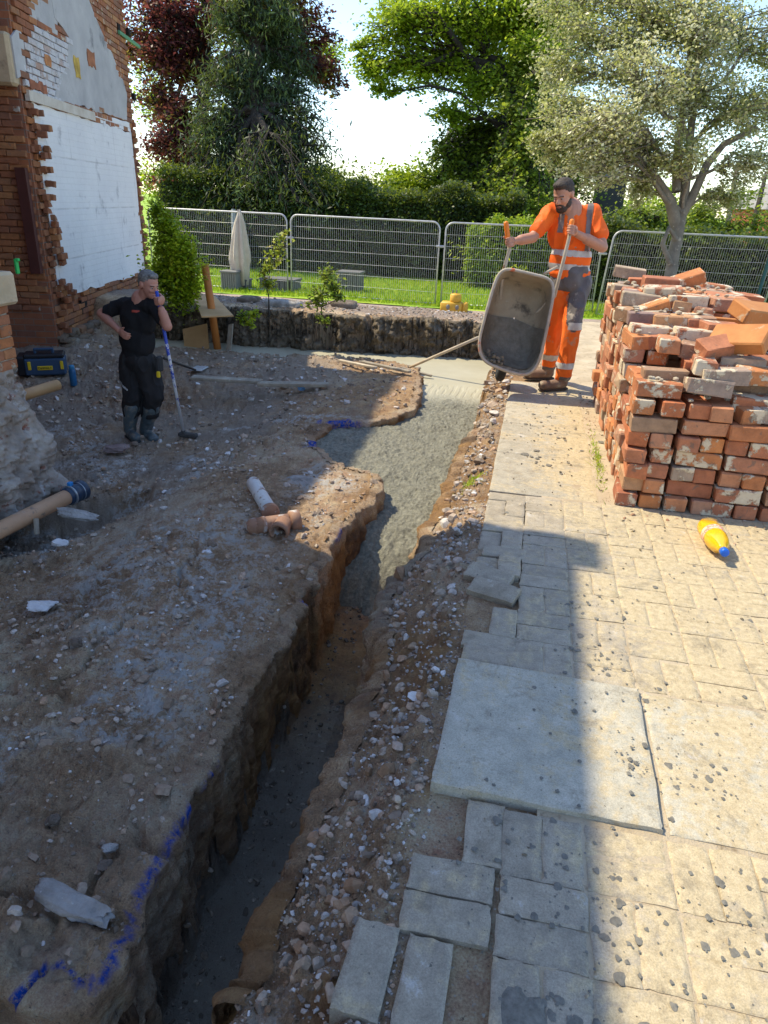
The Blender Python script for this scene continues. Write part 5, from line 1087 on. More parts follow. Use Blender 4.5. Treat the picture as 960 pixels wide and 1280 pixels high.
# toolbox and blue bottle by the corner
def lettering(txt, size, loc, M, mat, parent, name='lettering', th=.002, bold=0):
    cu = bpy.data.curves.new(name, 'FONT'); cu.body = txt; cu.size = size; cu.align_x = 'CENTER'; cu.align_y = 'CENTER'; cu.extrude = th; cu.offset = bold
    o = bpy.data.objects.new(name, cu); COL.objects.link(o); dg = bpy.context.evaluated_depsgraph_get(); me = bpy.data.meshes.new_from_object(o.evaluated_get(dg)); bpy.data.objects.remove(o)
    co = np.array([v_.co for v_ in me.vertices]); fs = [tuple(p_.vertices) for p_ in me.polygons]; return mesh_np(name, co@np.asarray(M).T+np.asarray(loc), fs, mat, parent)
c0 = onz(60, 472, -.66); c0 = np.array([c0[0], c0[1], gz(c0[0], c0[1])]) ; az = .55
MT = rotz(az); t = thing('toolbox', c0, 'dark blue plastic toolbox with yellow catches standing beyond the brick corner', 'toolbox')
M_TB = flat('tool_blue', (.035, .075, .14), .5, 0, .1); M_TBK = flat('tool_black', (.012, .012, .015), .5); M_TY = flat('tool_yellow', (.75, .52, .02), .5)
def tb(c, s, mat, name, bev=.01): v, f = box((0, 0, 0), s, bev=bev); return mesh_np(name, (v+np.array(c))@MT.T+c0, f, mat, t)
tb((0, 0, .11), (.46, .28, .21), M_TB, 'case', .02); tb((0, 0, .235), (.45, .27, .05), M_TBK, 'lid', .015); tb((-.26, .02, .12), (.10, .30, .24), M_TBK, 'side_panel', .02)
tb((0, -.145, .10), (.17, .012, .05), M_TY, 'badge', .003); tb((-.17, -.145, .13), (.035, .02, .10), M_TY, 'catch', .004); tb((.19, -.145, .13), (.035, .02, .10), M_TY, 'catch', .004)
for x in (-.10, .10): tb((x, -.02, .275), (.03, .04, .06), M_TB, 'handle_arm', .006)
tb((0, -.02, .305), (.23, .045, .03), M_TB, 'handle', .008)
lettering('DeWALT', .038, np.array([0, -.153, .10])@MT.T+c0, MT@np.array([[1, 0, 0], [0, 0, -1], [0, 1, 0]]), M_TBK, t)
p = onz(92, 478, -.64); p[2] = gz(p[0], p[1]); t = thing('water_bottle', p, 'blue metal drinking bottle standing on the soil beside the toolbox', 'bottle')
M_BB = flat('bottle_blue', (.02, .13, .28), .35)
v, f = lathe([(.036, 0), (.040, .01), (.040, .18), (.034, .205), (.03, .21)], p, n=20); mesh_np('bottle', v, f, M_BB, t, True); v, f = lathe([(.031, .208), (.033, .21), (.033, .245), (.026, .25)], p, n=18); mesh_np('cap', v, f, flat('bottle_cap', (.04, .22, .40), .4), t, True)
# orange drink bottle lying on the paving
p = np.array([1.015, 3.35, .045]); d = unit(ony(893, 683, 3.22)*[1, 1, 0]-ony(887, 656, 3.5)*[1, 1, 0]); d = unit([.045, -1, 0.02])
t = thing('drink_bottle', p, 'big clear bottle of orange drink with a blue cap lying on the yard', 'bottle')
p0 = np.array([1.0, 3.52, .056]); Mx = frame(d, (0, 0, 1))*1.22; 
m, tt, b = mk_nodes('orange_drink'); b.inputs['Base Color'].default_value = (1, .56, .015, 1); b.inputs['Roughness'].default_value = .12; b.inputs['Subsurface Weight'].default_value = .3; b.inputs['Subsurface Radius'].default_value = (.05, .03, .01); b.inputs['Coat Weight'].default_value = .8; M_DR = m
v, f = lathe([(.012, .0), (.036, .008), (.044, .03), (.044, .085), (.040, .10), (.044, .115), (.044, .17), (.036, .215), (.018, .245), (.015, .262)], p0, Mx, 24)
v = np.array(v); lv_ = .072; vv_ = v.copy(); vv_[:, 2] = np.where((v[:, 1] > 3.45), np.minimum(v[:, 2], .086), v[:, 2]); mesh_np('drink', (vv_-p0)*.97+p0, f, M_DR, t, True)
m, tt, b = mk_nodes('clear_plastic'); b.inputs['Base Color'].default_value = (.95, .95, .92, 1); b.inputs['Roughness'].default_value = .05; b.inputs['Transmission Weight'].default_value = 1; b.inputs['IOR'].default_value = 1.12; b.inputs['Alpha'].default_value = .35
mesh_np('bottle', v, f, m, t, True)
v, f = lathe([(.0445, .098), (.0452, .10), (.0452, .135), (.0445, .137)], p0, Mx, 24); mesh_np('label', v, f, nmat('drink_label', [(.45, (.80, .60, .45)), (.52, (.75, .12, .08)), (.6, (.8, .66, .5))], 40, .4, 0, det=2), t, True)
v, f = lathe([(.0165, .258), (.0165, .28), (.012, .283)], p0, Mx, 16); mesh_np('cap', v, f, flat('blue_screw_cap', (.01, .12, .60), .35), t, True)
# ================================================================ trees, bushes and hedges
LEAFV = {'leaf': ([(-.5, 0, 0), (-.12, -.32, .04), (.5, 0, -.05), (-.12, .32, .04)], 4), 'needle': ([(-.6, 0, 0), (0, -.14, 0), (.6, 0, -.1), (0, .14, 0)], 4)}
def leaf_mesh(name, P, size, mat, parent, shape='leaf', upb=.5, lv=None, hang=0.):
    P = np.asarray(P); n = len(P); base_ = np.array(LEAFV[shape][0])
    nm = rng.normal(size=(n, 3)); nm[:, 2] = np.abs(nm[:, 2])+upb*1.5; nm /= np.linalg.norm(nm, axis=1)[:, None]
    t_ = rng.normal(size=(n, 3)); t_[:, 2] -= hang*2; t_ -= nm*(t_*nm).sum(1)[:, None]; t_ /= np.linalg.norm(t_, axis=1)[:, None]; bt = np.cross(nm, t_)
    s = (size*rng.uniform(.6, 1.35, n))[:, None, None]
    V = P[:, None, :]+s*(base_[None, :, 0, None]*t_[:, None, :]+base_[None, :, 1, None]*bt[:, None, :]+base_[None, :, 2, None]*nm[:, None, :])
    o = mesh_np(name, V.reshape(-1, 3), np.arange(4*n).reshape(n, 4), mat, parent)
    lv = rng.uniform(0, 1, n) if lv is None else lv
    a = o.data.attributes.new('lv', 'FLOAT', 'POINT'); a.data.foreach_set('value', np.repeat(lv, 4).astype(np.float32)); o['kind'] = 'stuff'; return o
def wig(a, b, r0, r1, mb, k=4, w_=.08, n=6, droop=0.):
    a, b = np.array(a, float), np.array(b, float); L_ = np.linalg.norm(b-a); P = []
    for i in range(k+1): t = i/k; P.append(a+(b-a)*t+rng.normal(size=3)*w_*L_*math.sin(math.pi*t)*.6+np.array([0, 0, .12*L_*math.sin(math.pi*t)-droop*t*t*L_]))
    v, f = tube(P, [r0+(r1-r0)*i/k for i in range(k+1)], n, False); mb.add(v, f); return P
def bark(name, c): return nmat(name, [(.3, tuple(x*.6 for x in c)), (.7, c)], 5, .95, .9, 30, .03, layers=[(tuple(min(1, x*1.5) for x in c), 9, .58, .68)])
def tree(name, label, cat, trunk, tr, blobs, nleaf, size, lmat, bmat, shape='leaf', tw=26, clump=.16, upb=.5, hang=0., limbs=None, group=None, droop=0., shell=.35, tint=0.):
    """trunk: list of points; blobs: (centre, radii, share) masses of foliage each fed by a limb with twigs"""
    t = thing(name, trunk[0], label, cat, group); mb = MB(); n = len(trunk)
    v, f = tube(trunk, [tr*(1-.6*i/(n-1))*(1.35 if i == 0 else 1) for i in range(n)], 12, False); mb.add(v, f)
    T = np.array(trunk, float); LP = []; LV = []; tot = sum(b[2] for b in blobs)
    for bi, (c, r_, share) in enumerate(blobs):
        c = np.array(c, float); r_ = np.array(r_, float) if not np.isscalar(r_) else np.full(3, float(r_))
        j = np.argmin(np.linalg.norm(T[n//2:]-(c-[0, 0, r_[2]*.9]), axis=1))+n//2; src = T[j]
        lr = tr*.42*min(1, (share/tot)*len(blobs)*.6+.3); Pm = wig(src, c, lr, lr*.35, mb, 5, .10)
        m_ = max(4, int(tw*share/tot*len(blobs))); q_ = rng.normal(size=(m_, 3)); q_ /= np.linalg.norm(q_, axis=1)[:, None]; q_ *= (rng.uniform(shell, 1, m_)**.5)[:, None]
        per = max(1, int(nleaf*share/tot/m_)); bt = rng.uniform(-.5, .5)
        for e in q_:
            e = c+e*r_; e[2] -= droop*r_[2]*rng.random(); s0 = Pm[rng.integers(2, 6)]; PP = wig(s0, e, lr*.28, .006, mb, 3, .10, 4)
            u_ = rng.power(1.6, per); PP = np.array(PP); kk = u_*3; i0 = np.minimum(kk.astype(int), 2); fr = (kk-i0)[:, None]
            pts = PP[i0]*(1-fr)+PP[i0+1]*fr; sp_ = clump*np.mean(r_)*(0.6+u_[:, None]*.7)
            off = rng.normal(size=(per, 3))*sp_*[1, 1, .75]; off[:, 2] -= hang*np.abs(rng.normal(size=per))*sp_[:, 0]
            LP.append(pts+off); LV.append(np.clip(rng.uniform(.15, .85, per)+bt*.3+rng.normal()*.12+tint, 0, 1))
    o = mb.build('trunk', bmat, t, True); leaf_mesh('crown', np.concatenate(LP), size, lmat, t, shape, upb, np.concatenate(LV), hang); return t
def A_(x, y, D): return tuple(at(x, y, D))
BK_GREY = bark('grey_bark', (.30, .26, .20)); BK_DARK = bark('dark_bark', (.055, .045, .036))
L_MAPLE = leafmat('variegated_leaf', [(.1, (.22, .24, .08)), (.35, (.42, .43, .16)), (.6, (.60, .58, .32)), (.85, (.76, .74, .55))], .42, .38, .6)
L_BEECH = leafmat('beech_leaf', [(.1, (.12, .20, .015)), (.4, (.24, .36, .02)), (.7, (.38, .50, .03)), (.95, (.52, .60, .06))], .52, .45)
L_DGREEN = leafmat('dark_leaf', [(.1, (.06, .10, .018)), (.45, (.15, .22, .028)), (.75, (.27, .35, .035)), (.97, (.44, .50, .05))], .42, .45)
L_CONIF = leafmat('conifer_leaf', [(.1, (.022, .045, .024)), (.5, (.045, .082, .038)), (.85, (.085, .135, .05)), (1, (.18, .25, .05))], .24, .55)
L_COPPER = leafmat('copper_leaf', [(.05, (.05, .016, .018)), (.35, (.10, .030, .032)), (.6, (.18, .055, .045)), (.78, (.32, .14, .06)), (.88, (.36, .36, .05)), (1, (.50, .50, .07))], .42, .45, tc=(.38, .09, .09))
L_BRIGHT = leafmat('bright_leaf', [(.1, (.12, .20, .012)), (.4, (.26, .38, .015)), (.7, (.44, .54, .02)), (1, (.60, .64, .05))], .5, .45)
L_HEDGE = leafmat('hedge_leaf', [(.1, (.025, .045, .012)), (.5, (.05, .09, .018)), (.85, (.11, .17, .03)), (1, (.24, .31, .05))], .35, .5)

# silvery variegated tree behind the brick stack
D0 = 14.6; tb_ = onz(833, 392, -.55); tb_ = np.array(at(832, 350, D0)); b0 = at(830, 400, 14.9)
trunk = [b0-[0, 0, .3], A_(836, 355, 14.6), A_(842, 320, 14.5), A_(848, 290, 14.4), A_(853, 265, 14.4), A_(858, 225, 14.3), A_(862, 180, 14.2), A_(868, 120, 14.0), A_(872, 60, 13.9)]
mp_b = []
for (x, y, dD, rr, sh) in ((735, 60, .3, 1.0, 1), (700, 150, -.2, .75, .8), (690, 190, .4, .5, .5), (745, 165, -.6, .9, 1.1), (800, 105, -.5, 1.1, 1.3), (800, 30, .2, 1.1, 1.2), (870, 30, -.4, 1.1, 1.2), (935, 50, .4, 1.0, .8), (865, 120, .5, 1.05, 1.1), (930, 135, -.2, .9, .7), (735, 215, 0, .62, .8), (790, 190, .5, .85, .9),
                      (850, 195, -.5, .75, .55), (940, 210, .2, .62, .55), (905, 245, .7, .5, .3), (790, 240, .6, .42, .35), (960, 150, .5, .8, .5), (700, 15, .5, .9, .8), (690, 95, .2, .6, .6), (1000, 60, 0, 1.1, .6), (880, -70, 0, 1.5, .8), (770, -60, .2, 1.4, .8), (665, 180, .1, .32, .22)):
    mp_b.append((A_(x, y, D0-1.0+dD), (rr, rr*1.15, rr*.8), sh))
mt = tree('silver_leaved_tree', 'pale variegated tree with a twisted grey trunk behind the brick stack', 'tree', trunk, .14, mp_b, 70000, .070, L_MAPLE, BK_GREY, tw=34, clump=.125, upb=.35)
mb = MB(); 
for PP, r0, r1 in (([A_(846, 285, 14.45), A_(838, 252, 14.3), A_(820, 225, 14.1), A_(796, 195, 13.9), A_(775, 178, 13.7)], .13, .07), ([A_(852, 268, 14.4), A_(866, 245, 14.3), A_(884, 205, 14.1), A_(905, 180, 14.0), A_(945, 160, 13.9)], .11, .05),
                   ([A_(846, 240, 14.4), A_(846, 200, 14.3), A_(852, 150, 14.2), A_(862, 80, 14.1), A_(866, 10, 14)], .10, .05), ([A_(838, 330, 14.4), A_(828, 305, 14.25), A_(836, 285, 14.2), A_(846, 300, 14.3)], .055, .05)):
    v, f = tube(PP, [r0+(r1-r0)*i/(len(PP)-1) for i in range(len(PP))], 10, False); mb.add(v, f)
mb.build('limb', BK_GREY, mt, True)
# big spreading beech, centre
D1 = 27.0
bt_ = []
for (x, y, dD, rr, sh) in ((560, 25, 0, 2.6, 1.2), (500, 35, -.5, 1.9, .9), (470, 85, 0, 1.2, .6), (530, 90, .5, 1.7, .7), (620, 40, 1, 2.6, 1.2), (600, 110, 0, 1.5, .6), (560, 145, -.5, .9, .3), (475, 115, 0, .6, .18), (640, 160, 1, 1.6, .9), (680, 100, 1.5, 2.0, 1.2), (690, 40, 2, 2.4, 1),
                      (560, 180, 0, 1.1, .3), (600, 205, .3, 1.5, .65), (550, 225, 0, .9, .28), (650, 220, 1, 1.6, .9), (590, 245, .6, 1.3, .6), (540, -40, 0, 3, .8), (640, -60, 0, 3.5, 1), (450, 60, 0, .7, .2), (700, 30, -.5, 1.8, .8), (660, 70, -1, 1.5, .6), (650, 10, -1, 1.8, .7)):
    bt_.append((A_(x, y, D1+dD), (rr, rr*1.1, rr*.62), sh))
trunk = [A_(628, 330, D1), A_(632, 270, D1), A_(634, 215, D1), A_(634, 170, D1), A_(640, 110, D1), A_(655, 50, D1), A_(660, 0, D1)]
tree('spreading_tree', 'tall bright green tree with wide spreading boughs in the middle, sky to its left', 'tree', trunk, .42, bt_[:8]+bt_[16:], 44000, .16, L_BEECH, BK_DARK, tw=44, clump=.13, shell=.2)
tree('shaded_tree', 'dark green leafy tree behind the man in orange, right of the spreading tree', 'tree', [A_(668, 330, D1+3), A_(668, 240, D1+3), A_(672, 160, D1+3), A_(676, 80, D1+3)], .4, [((np.array(c)+F*2.5), np.array(r_)*1.12, s) for c, r_, s in bt_[8:16]]+[(A_(700, 170, D1+2), (2.2, 2, 1.8), 1), (A_(715, 235, D1+2), (1.6, 2, 1.2), .7), (A_(690, 60, D1+3), (2.6, 2, 2.4), 1.2), (A_(640, 110, D1+2.5), (2.2, 2, 1.6), .9), (A_(640, 140, D1-1.6), (1.0, 1, .7), .5), (A_(650, 190, D1-1.6), (1.2, 1, .8), .7), (A_(630, 235, D1-1.6), (1.3, 1, .8), .7), (A_(665, 90, D1-1.6), (1.0, 1, .8), .45), (A_(655, 265, D1-1.6), (1.3, 1, .7), .6), (A_(575, 215, D1+1), (1.7, 1.5, 1.0), .9), (A_(610, 240, D1+1), (1.7, 1.5, 1.1), .9), (A_(560, 190, D1+1), (1.2, 1.2, .5), .4), (A_(545, 225, D1+1), (1.1, 1.2, .5), .4), (A_(650, 250, D1+1), (1.5, 1.5, 1.1), .9), (A_(600, 170, D1+1), (1.5, 1.2, .6), .5)], 42000, .17, L_DGREEN, BK_DARK, tw=40, clump=.16)
mb = MB()
# dark conifer and copper beech on the left
D2 = 23.0
cb = []
for k in range(15):
    y = -40+k*21.5; wdt = 40+42*math.sin(min(1, k/13)*1.9)**1.0*(1 if k < 13 else 1); 
    for sgn in (-1, 0, 1): cb.append((A_(322+sgn*wdt*.62+rng.normal()*7, y+rng.normal()*6+abs(sgn)*8, D2+rng.normal()*.6), (wdt*.62/38*1.0, 1.2, .62), .55 if sgn else .7))
tree('conifer', 'tall dark green conifer with drooping boughs behind the parasol', 'tree', [A_(322, 300, D2), A_(322, 220, D2), A_(321, 140, D2), A_(320, 60, D2), A_(320, -30, D2)], .33, cb, 46000, .17, L_CONIF, BK_DARK, 'needle', tw=26, clump=.20, upb=.1, hang=.8, droop=.5)
D3 = 25.0
cop = [(A_(x, y, D3+rng.normal()*.5), (rr, rr, rr*.8), sh) for (x, y, rr, sh) in ((195, 20, 1.5, 1), (235, 30, 1.5, 1), (200, 80, 1.3, .8), (240, 90, 1.4, .8), (195, 130, 1.1, .6), (225, 150, 1.3, .7), (205, 190, 1.1, .55), (240, 200, 1.2, .5), (215, 235, .9, .35), (395, 60, 1.0, .5), (408, 85, .8, .45), (415, 110, .6, .35), (385, 30, 1.2, .5), (270, 10, 1.8, .8), (330, -20, 2, .8), (210, -40, 2, .8), (390, -20, 1.4, .4), (170, 60, 1.2, .7))]
tree('copper_beech', 'dark red copper leaved tree beside the house wall and behind the conifer', 'tree', [A_(262, 330, D3), A_(258, 260, D3), A_(252, 180, D3), A_(255, 100, D3), A_(262, 20, D3)], .34, cop, 30000, .15, L_COPPER, BK_DARK, tw=34, clump=.15)
tree('pale_tree', 'light yellow-green tree glimpsed behind the copper leaved tree by the house', 'tree', [A_(215, 330, 32), A_(215, 230, 32), A_(212, 140, 32)], .25, [(A_(x, y, 32), (r_, r_, r_*.9), 1) for x, y, r_ in ((205, 60, 2.0), (200, 130, 1.8), (225, 200, 2.0), (190, 230, 1.6), (260, 60, 1.8), (235, 250, 1.6), (415, 75, .9))], 9000, .17, L_BRIGHT, BK_DARK, tw=30, clump=.2)
# trees in the middle distance
def bush(name, label, cat, blobs, nleaf, size, mat, group=None, bk=BK_DARK, tw=30, clump=.22, shape='leaf', tr=.08, shell=.3, base_=None):
    c = np.mean([b[0] for b in blobs], 0); zmin = min(b[0][2]-(b[1][2] if not np.isscalar(b[1]) else b[1]) for b in blobs)
    b0_ = np.array(base_) if base_ is not None else np.array([c[0], c[1], zmin]); return tree(name, label, cat, [b0_, b0_*.6+c*.4, c], tr, blobs, nleaf, size, mat, bk, shape, tw=tw, clump=clump, group=group, shell=shell)
def B_(L_, D, z=.85): return [(A_(x, y, D+rng.normal()*.3), (r_, r_, r_*z), sh) for x, y, r_, sh in L_]
bush('bright_tree', 'sunlit yellow-green tree rising over the hedge at the foot of the blue sky', 'tree', B_([(500, 245, 1.3, 1), (525, 235, 1.3, 1), (515, 268, 1.4, 1), (548, 262, 1.0, .6), (490, 225, .7, .4)], 30), 9000, .17, L_BRIGHT, base_=A_(515, 350, 30))
bush('dark_bush', 'dark green bushy tree left of the bright one, beyond the hedge', 'tree', B_([(400, 245, 1.2, 1), (430, 240, 1.2, 1), (460, 248, 1.3, 1), (385, 225, .8, .5), (415, 225, .7, .5), (480, 262, 1.2, .9), (440, 262, 1.2, 1)], 28), 11000, .15, L_DGREEN, base_=A_(430, 350, 28))
bush('olive_bush', 'olive green bush over the hedge between the bright tree and the dark brick house', 'bush', B_([(560, 285, 1.0, 1), (585, 275, 1.0, 1), (605, 290, .9, .8), (555, 262, .7, .6)], 26), 6000, .14, leafmat('olive_leaf', [(.1, (.04, .07, .012)), (.6, (.12, .16, .025)), (1, (.28, .30, .06))], .35), base_=A_(580, 350, 26))
bush('low_tree', 'low green tree with open branches right of the twisted trunk, far behind', 'tree', B_([(775, 285, .9, 1), (800, 278, .8, .9), (880, 270, .8, .7), (905, 290, .9, .9), (760, 300, .8, .6), (825, 295, .8, .6), (950, 285, 1.0, .8), (935, 245, .7, .4)], 24), 8000, .13, L_DGREEN, base_=A_(890, 350, 24))
bush('far_tree', 'mid green tree on the horizon behind the grey bay window roof', 'tree', B_([(790, 270, 2, 1), (830, 262, 2.2, 1), (870, 282, 2, 1), (770, 290, 2, 1)], 44), 6000, .26, L_BRIGHT, base_=A_(810, 330, 44))
# hedges
def hedge(name, label, p0, p1, h, th, nleaf, size, mat, seed=0, topvar=.25):
    t = thing(name, p0, label, 'hedge'); p0, p1 = np.array(p0), np.array(p1); d = p1-p0; L_ = np.linalg.norm(d); d = d/L_; nn_ = np.cross(d, [0, 0, 1])
    n = nleaf; s = rng.uniform(0, L_, n); which = rng.uniform(0, 1, n); hh = h*(1+topvar*fbm(s*.5, s*0+seed, 3, seed)+.10*fbm(s*2.2, s*0+seed, 3, seed+9))
    z = np.where(which < .30, hh+rng.normal(0, .09, n), hh*rng.uniform(0, 1, n)); fr = -th/2+.22*fbm(s*1.2, z*1.2, 4, seed+3)+rng.normal(0, .09, n)+.25*ss(.6, 1, z/hh)*th*.5
    off = np.where(which < .30, rng.uniform(-th/2, th/2, n), fr); P = p0+d*s[:, None]+nn_*(-off)[:, None]; P[:, 2] += z
    lv = np.clip(.35+.35*fbm(s*1.6, z*1.6, 3, seed+5)+rng.normal(0, .2, n), 0, 1)
    leaf_mesh('foliage', P, size, mat, t, upb=.3, lv=lv)
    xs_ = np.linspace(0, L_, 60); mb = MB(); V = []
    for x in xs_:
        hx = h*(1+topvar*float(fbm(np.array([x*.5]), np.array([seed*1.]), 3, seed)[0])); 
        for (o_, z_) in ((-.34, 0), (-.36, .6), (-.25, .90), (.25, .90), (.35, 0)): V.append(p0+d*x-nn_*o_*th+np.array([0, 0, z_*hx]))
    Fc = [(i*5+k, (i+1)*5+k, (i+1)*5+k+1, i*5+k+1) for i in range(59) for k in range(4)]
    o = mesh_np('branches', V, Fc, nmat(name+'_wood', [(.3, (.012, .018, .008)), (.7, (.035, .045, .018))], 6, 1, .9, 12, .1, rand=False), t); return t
hz = -.84
hedge('laurel_hedge', 'tall dark hedge across the back of the lawn behind the mesh fence', (-12.5, 23.6, hz), (-.6, 24.2, hz), 2.75, 1.6, 42000, .105, L_HEDGE, 3, .12)
hedge('sunlit_hedge', 'lower sunlit green hedge behind the wheelbarrow handle and the man in orange', (-2.2, 22.3, hz), (1.6, 22.8, hz), 1.75, 1.4, 11000, .10, L_BEECH, 5, .35)
hedge('clipped_hedge', 'dark clipped hedge behind the brick stack at the right', (1.2, 20.6, hz), (11, 19.0, hz), 1.95, 1.3, 24000, .095, L_HEDGE, 8, .10)
bush('sapling_clump', 'bright long-leaved bush beside the lawn right of the fence joint', 'bush', [(A_(600, 320, 20.5), (.9, .6, .55), 1), (A_(625, 335, 20.5), (.7, .5, .5), 1), (A_(640, 350, 20), (.7, .5, .3), .6)], 2400, .12, L_BRIGHT, shape='needle', base_=A_(610, 365, 20.5))
# near shrubs on the soil bank
sb = onz(222, 392, -.02); sb = np.array([sb[0], sb[1], -.02]); SD = 10.2
bush('leafy_bush', 'leafy yellow-green bush growing at the end of the house wall', 'bush', [(ony(x, y, sb[1]+dy), (r_, r_*.8, r_), sh) for x, y, dy, r_, sh in ((222, 365, 0, .30, 1), (205, 340, .1, .30, 1), (232, 335, .0, .26, .9), (213, 305, .1, .27, .9), (203, 278, .15, .20, .6), (228, 312, 0, .20, .6), (240, 360, .05, .16, .4), (196, 262, .15, .12, .3))], 12000, .055, L_BRIGHT, tw=30, clump=.30, tr=.03, base_=sb, bk=BK_DARK)
def sprig(name, label, bx, by, pts, n, size, tr=.010, mat=None, z=.02, Yb=None):
    b0_ = onz(bx, by, z); Y = b0_[1] if Yb is None else Yb
    return tree(name, label, 'plant', [b0_-[0, 0, .05], (b0_+ony(pts[0][0], pts[0][1], Y))/2, ony(pts[-1][0], pts[-1][1], Y)], tr, [(ony(x, y, Y), (r_, r_*.9, r_), sh) for x, y, r_, sh in pts], n, size, mat or L_BRIGHT, BK_DARK, tw=12, clump=.35)
L_SAP = leafmat('sapling_leaf', [(.1, (.13, .22, .02)), (.5, (.30, .38, .03)), (.85, (.50, .50, .06)), (1, (.60, .38, .18))], .45, .45)
sprig('sapling', 'thin yellowish sapling with sparse leaves standing on the bank before the fence', 336, 392, [(336, 352, .12, 1), (340, 330, .16, 1), (350, 312, .15, 1), (356, 292, .09, .5), (330, 340, .10, .5)], 420, .062, .011, L_SAP, .0)
sprig('young_shrub', 'small green shrub on the edge of the bank, in front of the middle fence panel', 403, 400, [(400, 368, .19, 1), (415, 358, .17, 1), (408, 342, .12, .6), (392, 378, .12, .5), (422, 374, .11, .4)], 620, .062, .010, leafmat('shrub_leaf', [(.1, (.08, .15, .02)), (.6, (.22, .30, .03)), (1, (.40, .44, .08))], .4), .0)
sprig('weed_clump', 'low bright green weeds hanging over the bank right of the orange post', 312, 402, [(305, 398, .09, 1), (318, 390, .08, 1), (312, 405, .07, .6)], 260, .06, .006, L_BRIGHT, -.02)
sprig('ground_ivy', 'tiny patch of green leaves at the foot of the small shrub', 404, 403, [(400, 398, .06, 1), (408, 400, .06, 1)], 110, .05, .005, L_DGREEN, .0)
# dug up slabs and stones on the bank
for k, (x, y, w_, lb_) in enumerate(((355, 386, .55, 'grey stone slab lying on the bank behind the sapling'), (430, 385, .40, 'dark flat lump of turf on the bank right of the shrub'), (310, 378, .35, 'dug up lump of soil below the parasol'))):
    p = onz(x, y, -.03); v, f = ellip((0, 0, 0), (1, 1, 1), n=9); v = np.sign(v)*np.abs(v)**.6; v = v*(1+.18*n3(v*1.6+k*9)[:, None]); v = v*[w_/2, .16, .07]; o = mesh_np('turf_lump' if k else 'stone_slab', v, f, [M_LUMP, M_CLOD, M_CLOD][k], None, True); o.location = (p[0], p[1], gz(p[0], p[1])+.03); tag(o, lb_, 'stone' if k == 0 else 'clod')

# ================================================================ buildings, pole and car beyond
def far_house(name, label, c, w_, d_, h, roofh, wallm, roofm, rz_, wins, hip=True):
    t = thing(name, c, label, 'house'); M = rotz(rz_); c = np.array(c); v, f = box((0, 0, h/2), (w_, d_, h)); mesh_np('wall', v@M.T+c, f, wallm, t)
    k = .28 if hip else .5; o = .3; V = [(-w_/2-o, -d_/2-o, h), (w_/2+o, -d_/2-o, h), (w_/2+o, d_/2+o, h), (-w_/2-o, d_/2+o, h), (-w_/2+w_*k*hip, 0, h+roofh), (w_/2-w_*k*hip, 0, h+roofh)]
    V = np.array(V)@M.T+c; mesh_np('roof', V, [(0, 1, 5, 4), (1, 2, 5), (2, 3, 4, 5), (3, 0, 4), (3, 2, 1, 0)], roofm, t)
    for (x, z, ww, hh_) in wins:
        v, f = box((x, -d_/2-.02, z), (ww, .08, hh_)); o_ = mesh_np('window', v@M.T+c, f, flat('white_frame', (.7, .7, .7), .5), t)
        for sg in (-1, 1): v, f = box((x+sg*ww/4, -d_/2-.05, z), (ww*.42, .06, hh_*.86)); q_ = mesh_np('pane', v@M.T+c, f, flat('far_glass', (.03, .04, .05), .1), o_)
    return t
M_FARB = nmat('far_brick', [(.3, (.40, .10, .055)), (.7, (.52, .15, .08))], 2, .9, 0, mode='world', rand=False); M_DARKB = nmat('dark_far_brick', [(.3, (.11, .06, .045)), (.7, (.17, .095, .07))], 2, .9, 0, mode='world', rand=False)
M_FROOF = nmat('far_roof', [(.3, (.20, .19, .18)), (.7, (.30, .28, .26))], 3, .85, 0, mode='world', rand=False)
c = at(965, 305, 46); far_house('red_house', 'far red brick house with a grey hipped roof at the right edge', (c[0]+1.4, c[1], -1.2), 7, 7, 3.2, 2.3, M_FARB, M_FROOF, .1, [(-2.2, 2.0, .9, 1.3), (-.4, 2.0, .9, 1.3)])
c = at(640, 300, 38); far_house('dark_house', 'dark brick house with a white sash window half hidden behind the shaded tree', (c[0]-.6, c[1]+3, -1), 7.2, 6, 5.0, 1.6, M_DARKB, M_FROOF, .05, [(2.35, 3.0, .75, 2.0), (-1.5, 2.8, .9, 1.6)], False)
c = at(752, 300, 31); t = thing('bay_window', (c[0], c[1], -1), 'dark grey clad bay with a slate hipped top behind the man in orange', 'building')
v, f = box((c[0], c[1], 1.0), (1.15, 2, 3.6)); mesh_np('wall', v, f, flat('dark_cladding', (.045, .045, .05), .7), t); cc = np.array([c[0], c[1], 2.8])
V = np.array([(-.68, -1.1, 0), (.68, -1.1, 0), (.68, 1.1, 0), (-.68, 1.1, 0), (-1.4, 0, 1.0), (-1.2, .1, 1.0)])+cc; mesh_np('roof', V, [(0, 1, 4), (1, 2, 5, 4), (2, 3, 5), (3, 0, 4, 5), (3, 2, 1, 0)], M_FROOF, t)
# telegraph pole
v, f = tube([at(903, 320, 33), at(922, 205, 33)], [.14, .10], 10); tag(mesh_np('telegraph_pole', v, f, bark('pole_wood', (.16, .13, .11)), smooth=True), 'dark leaning telegraph pole against the sky left of the red house', 'pole')
v, f = tube([at(936, 330, 27), at(945, 268, 27), at(958, 215, 27)], [.13, .10, .07], 8); tag(mesh_np('bare_trunk', v, f, BK_DARK, smooth=True), 'slim dark tree trunk in front of the red house at the right edge', 'tree trunk')
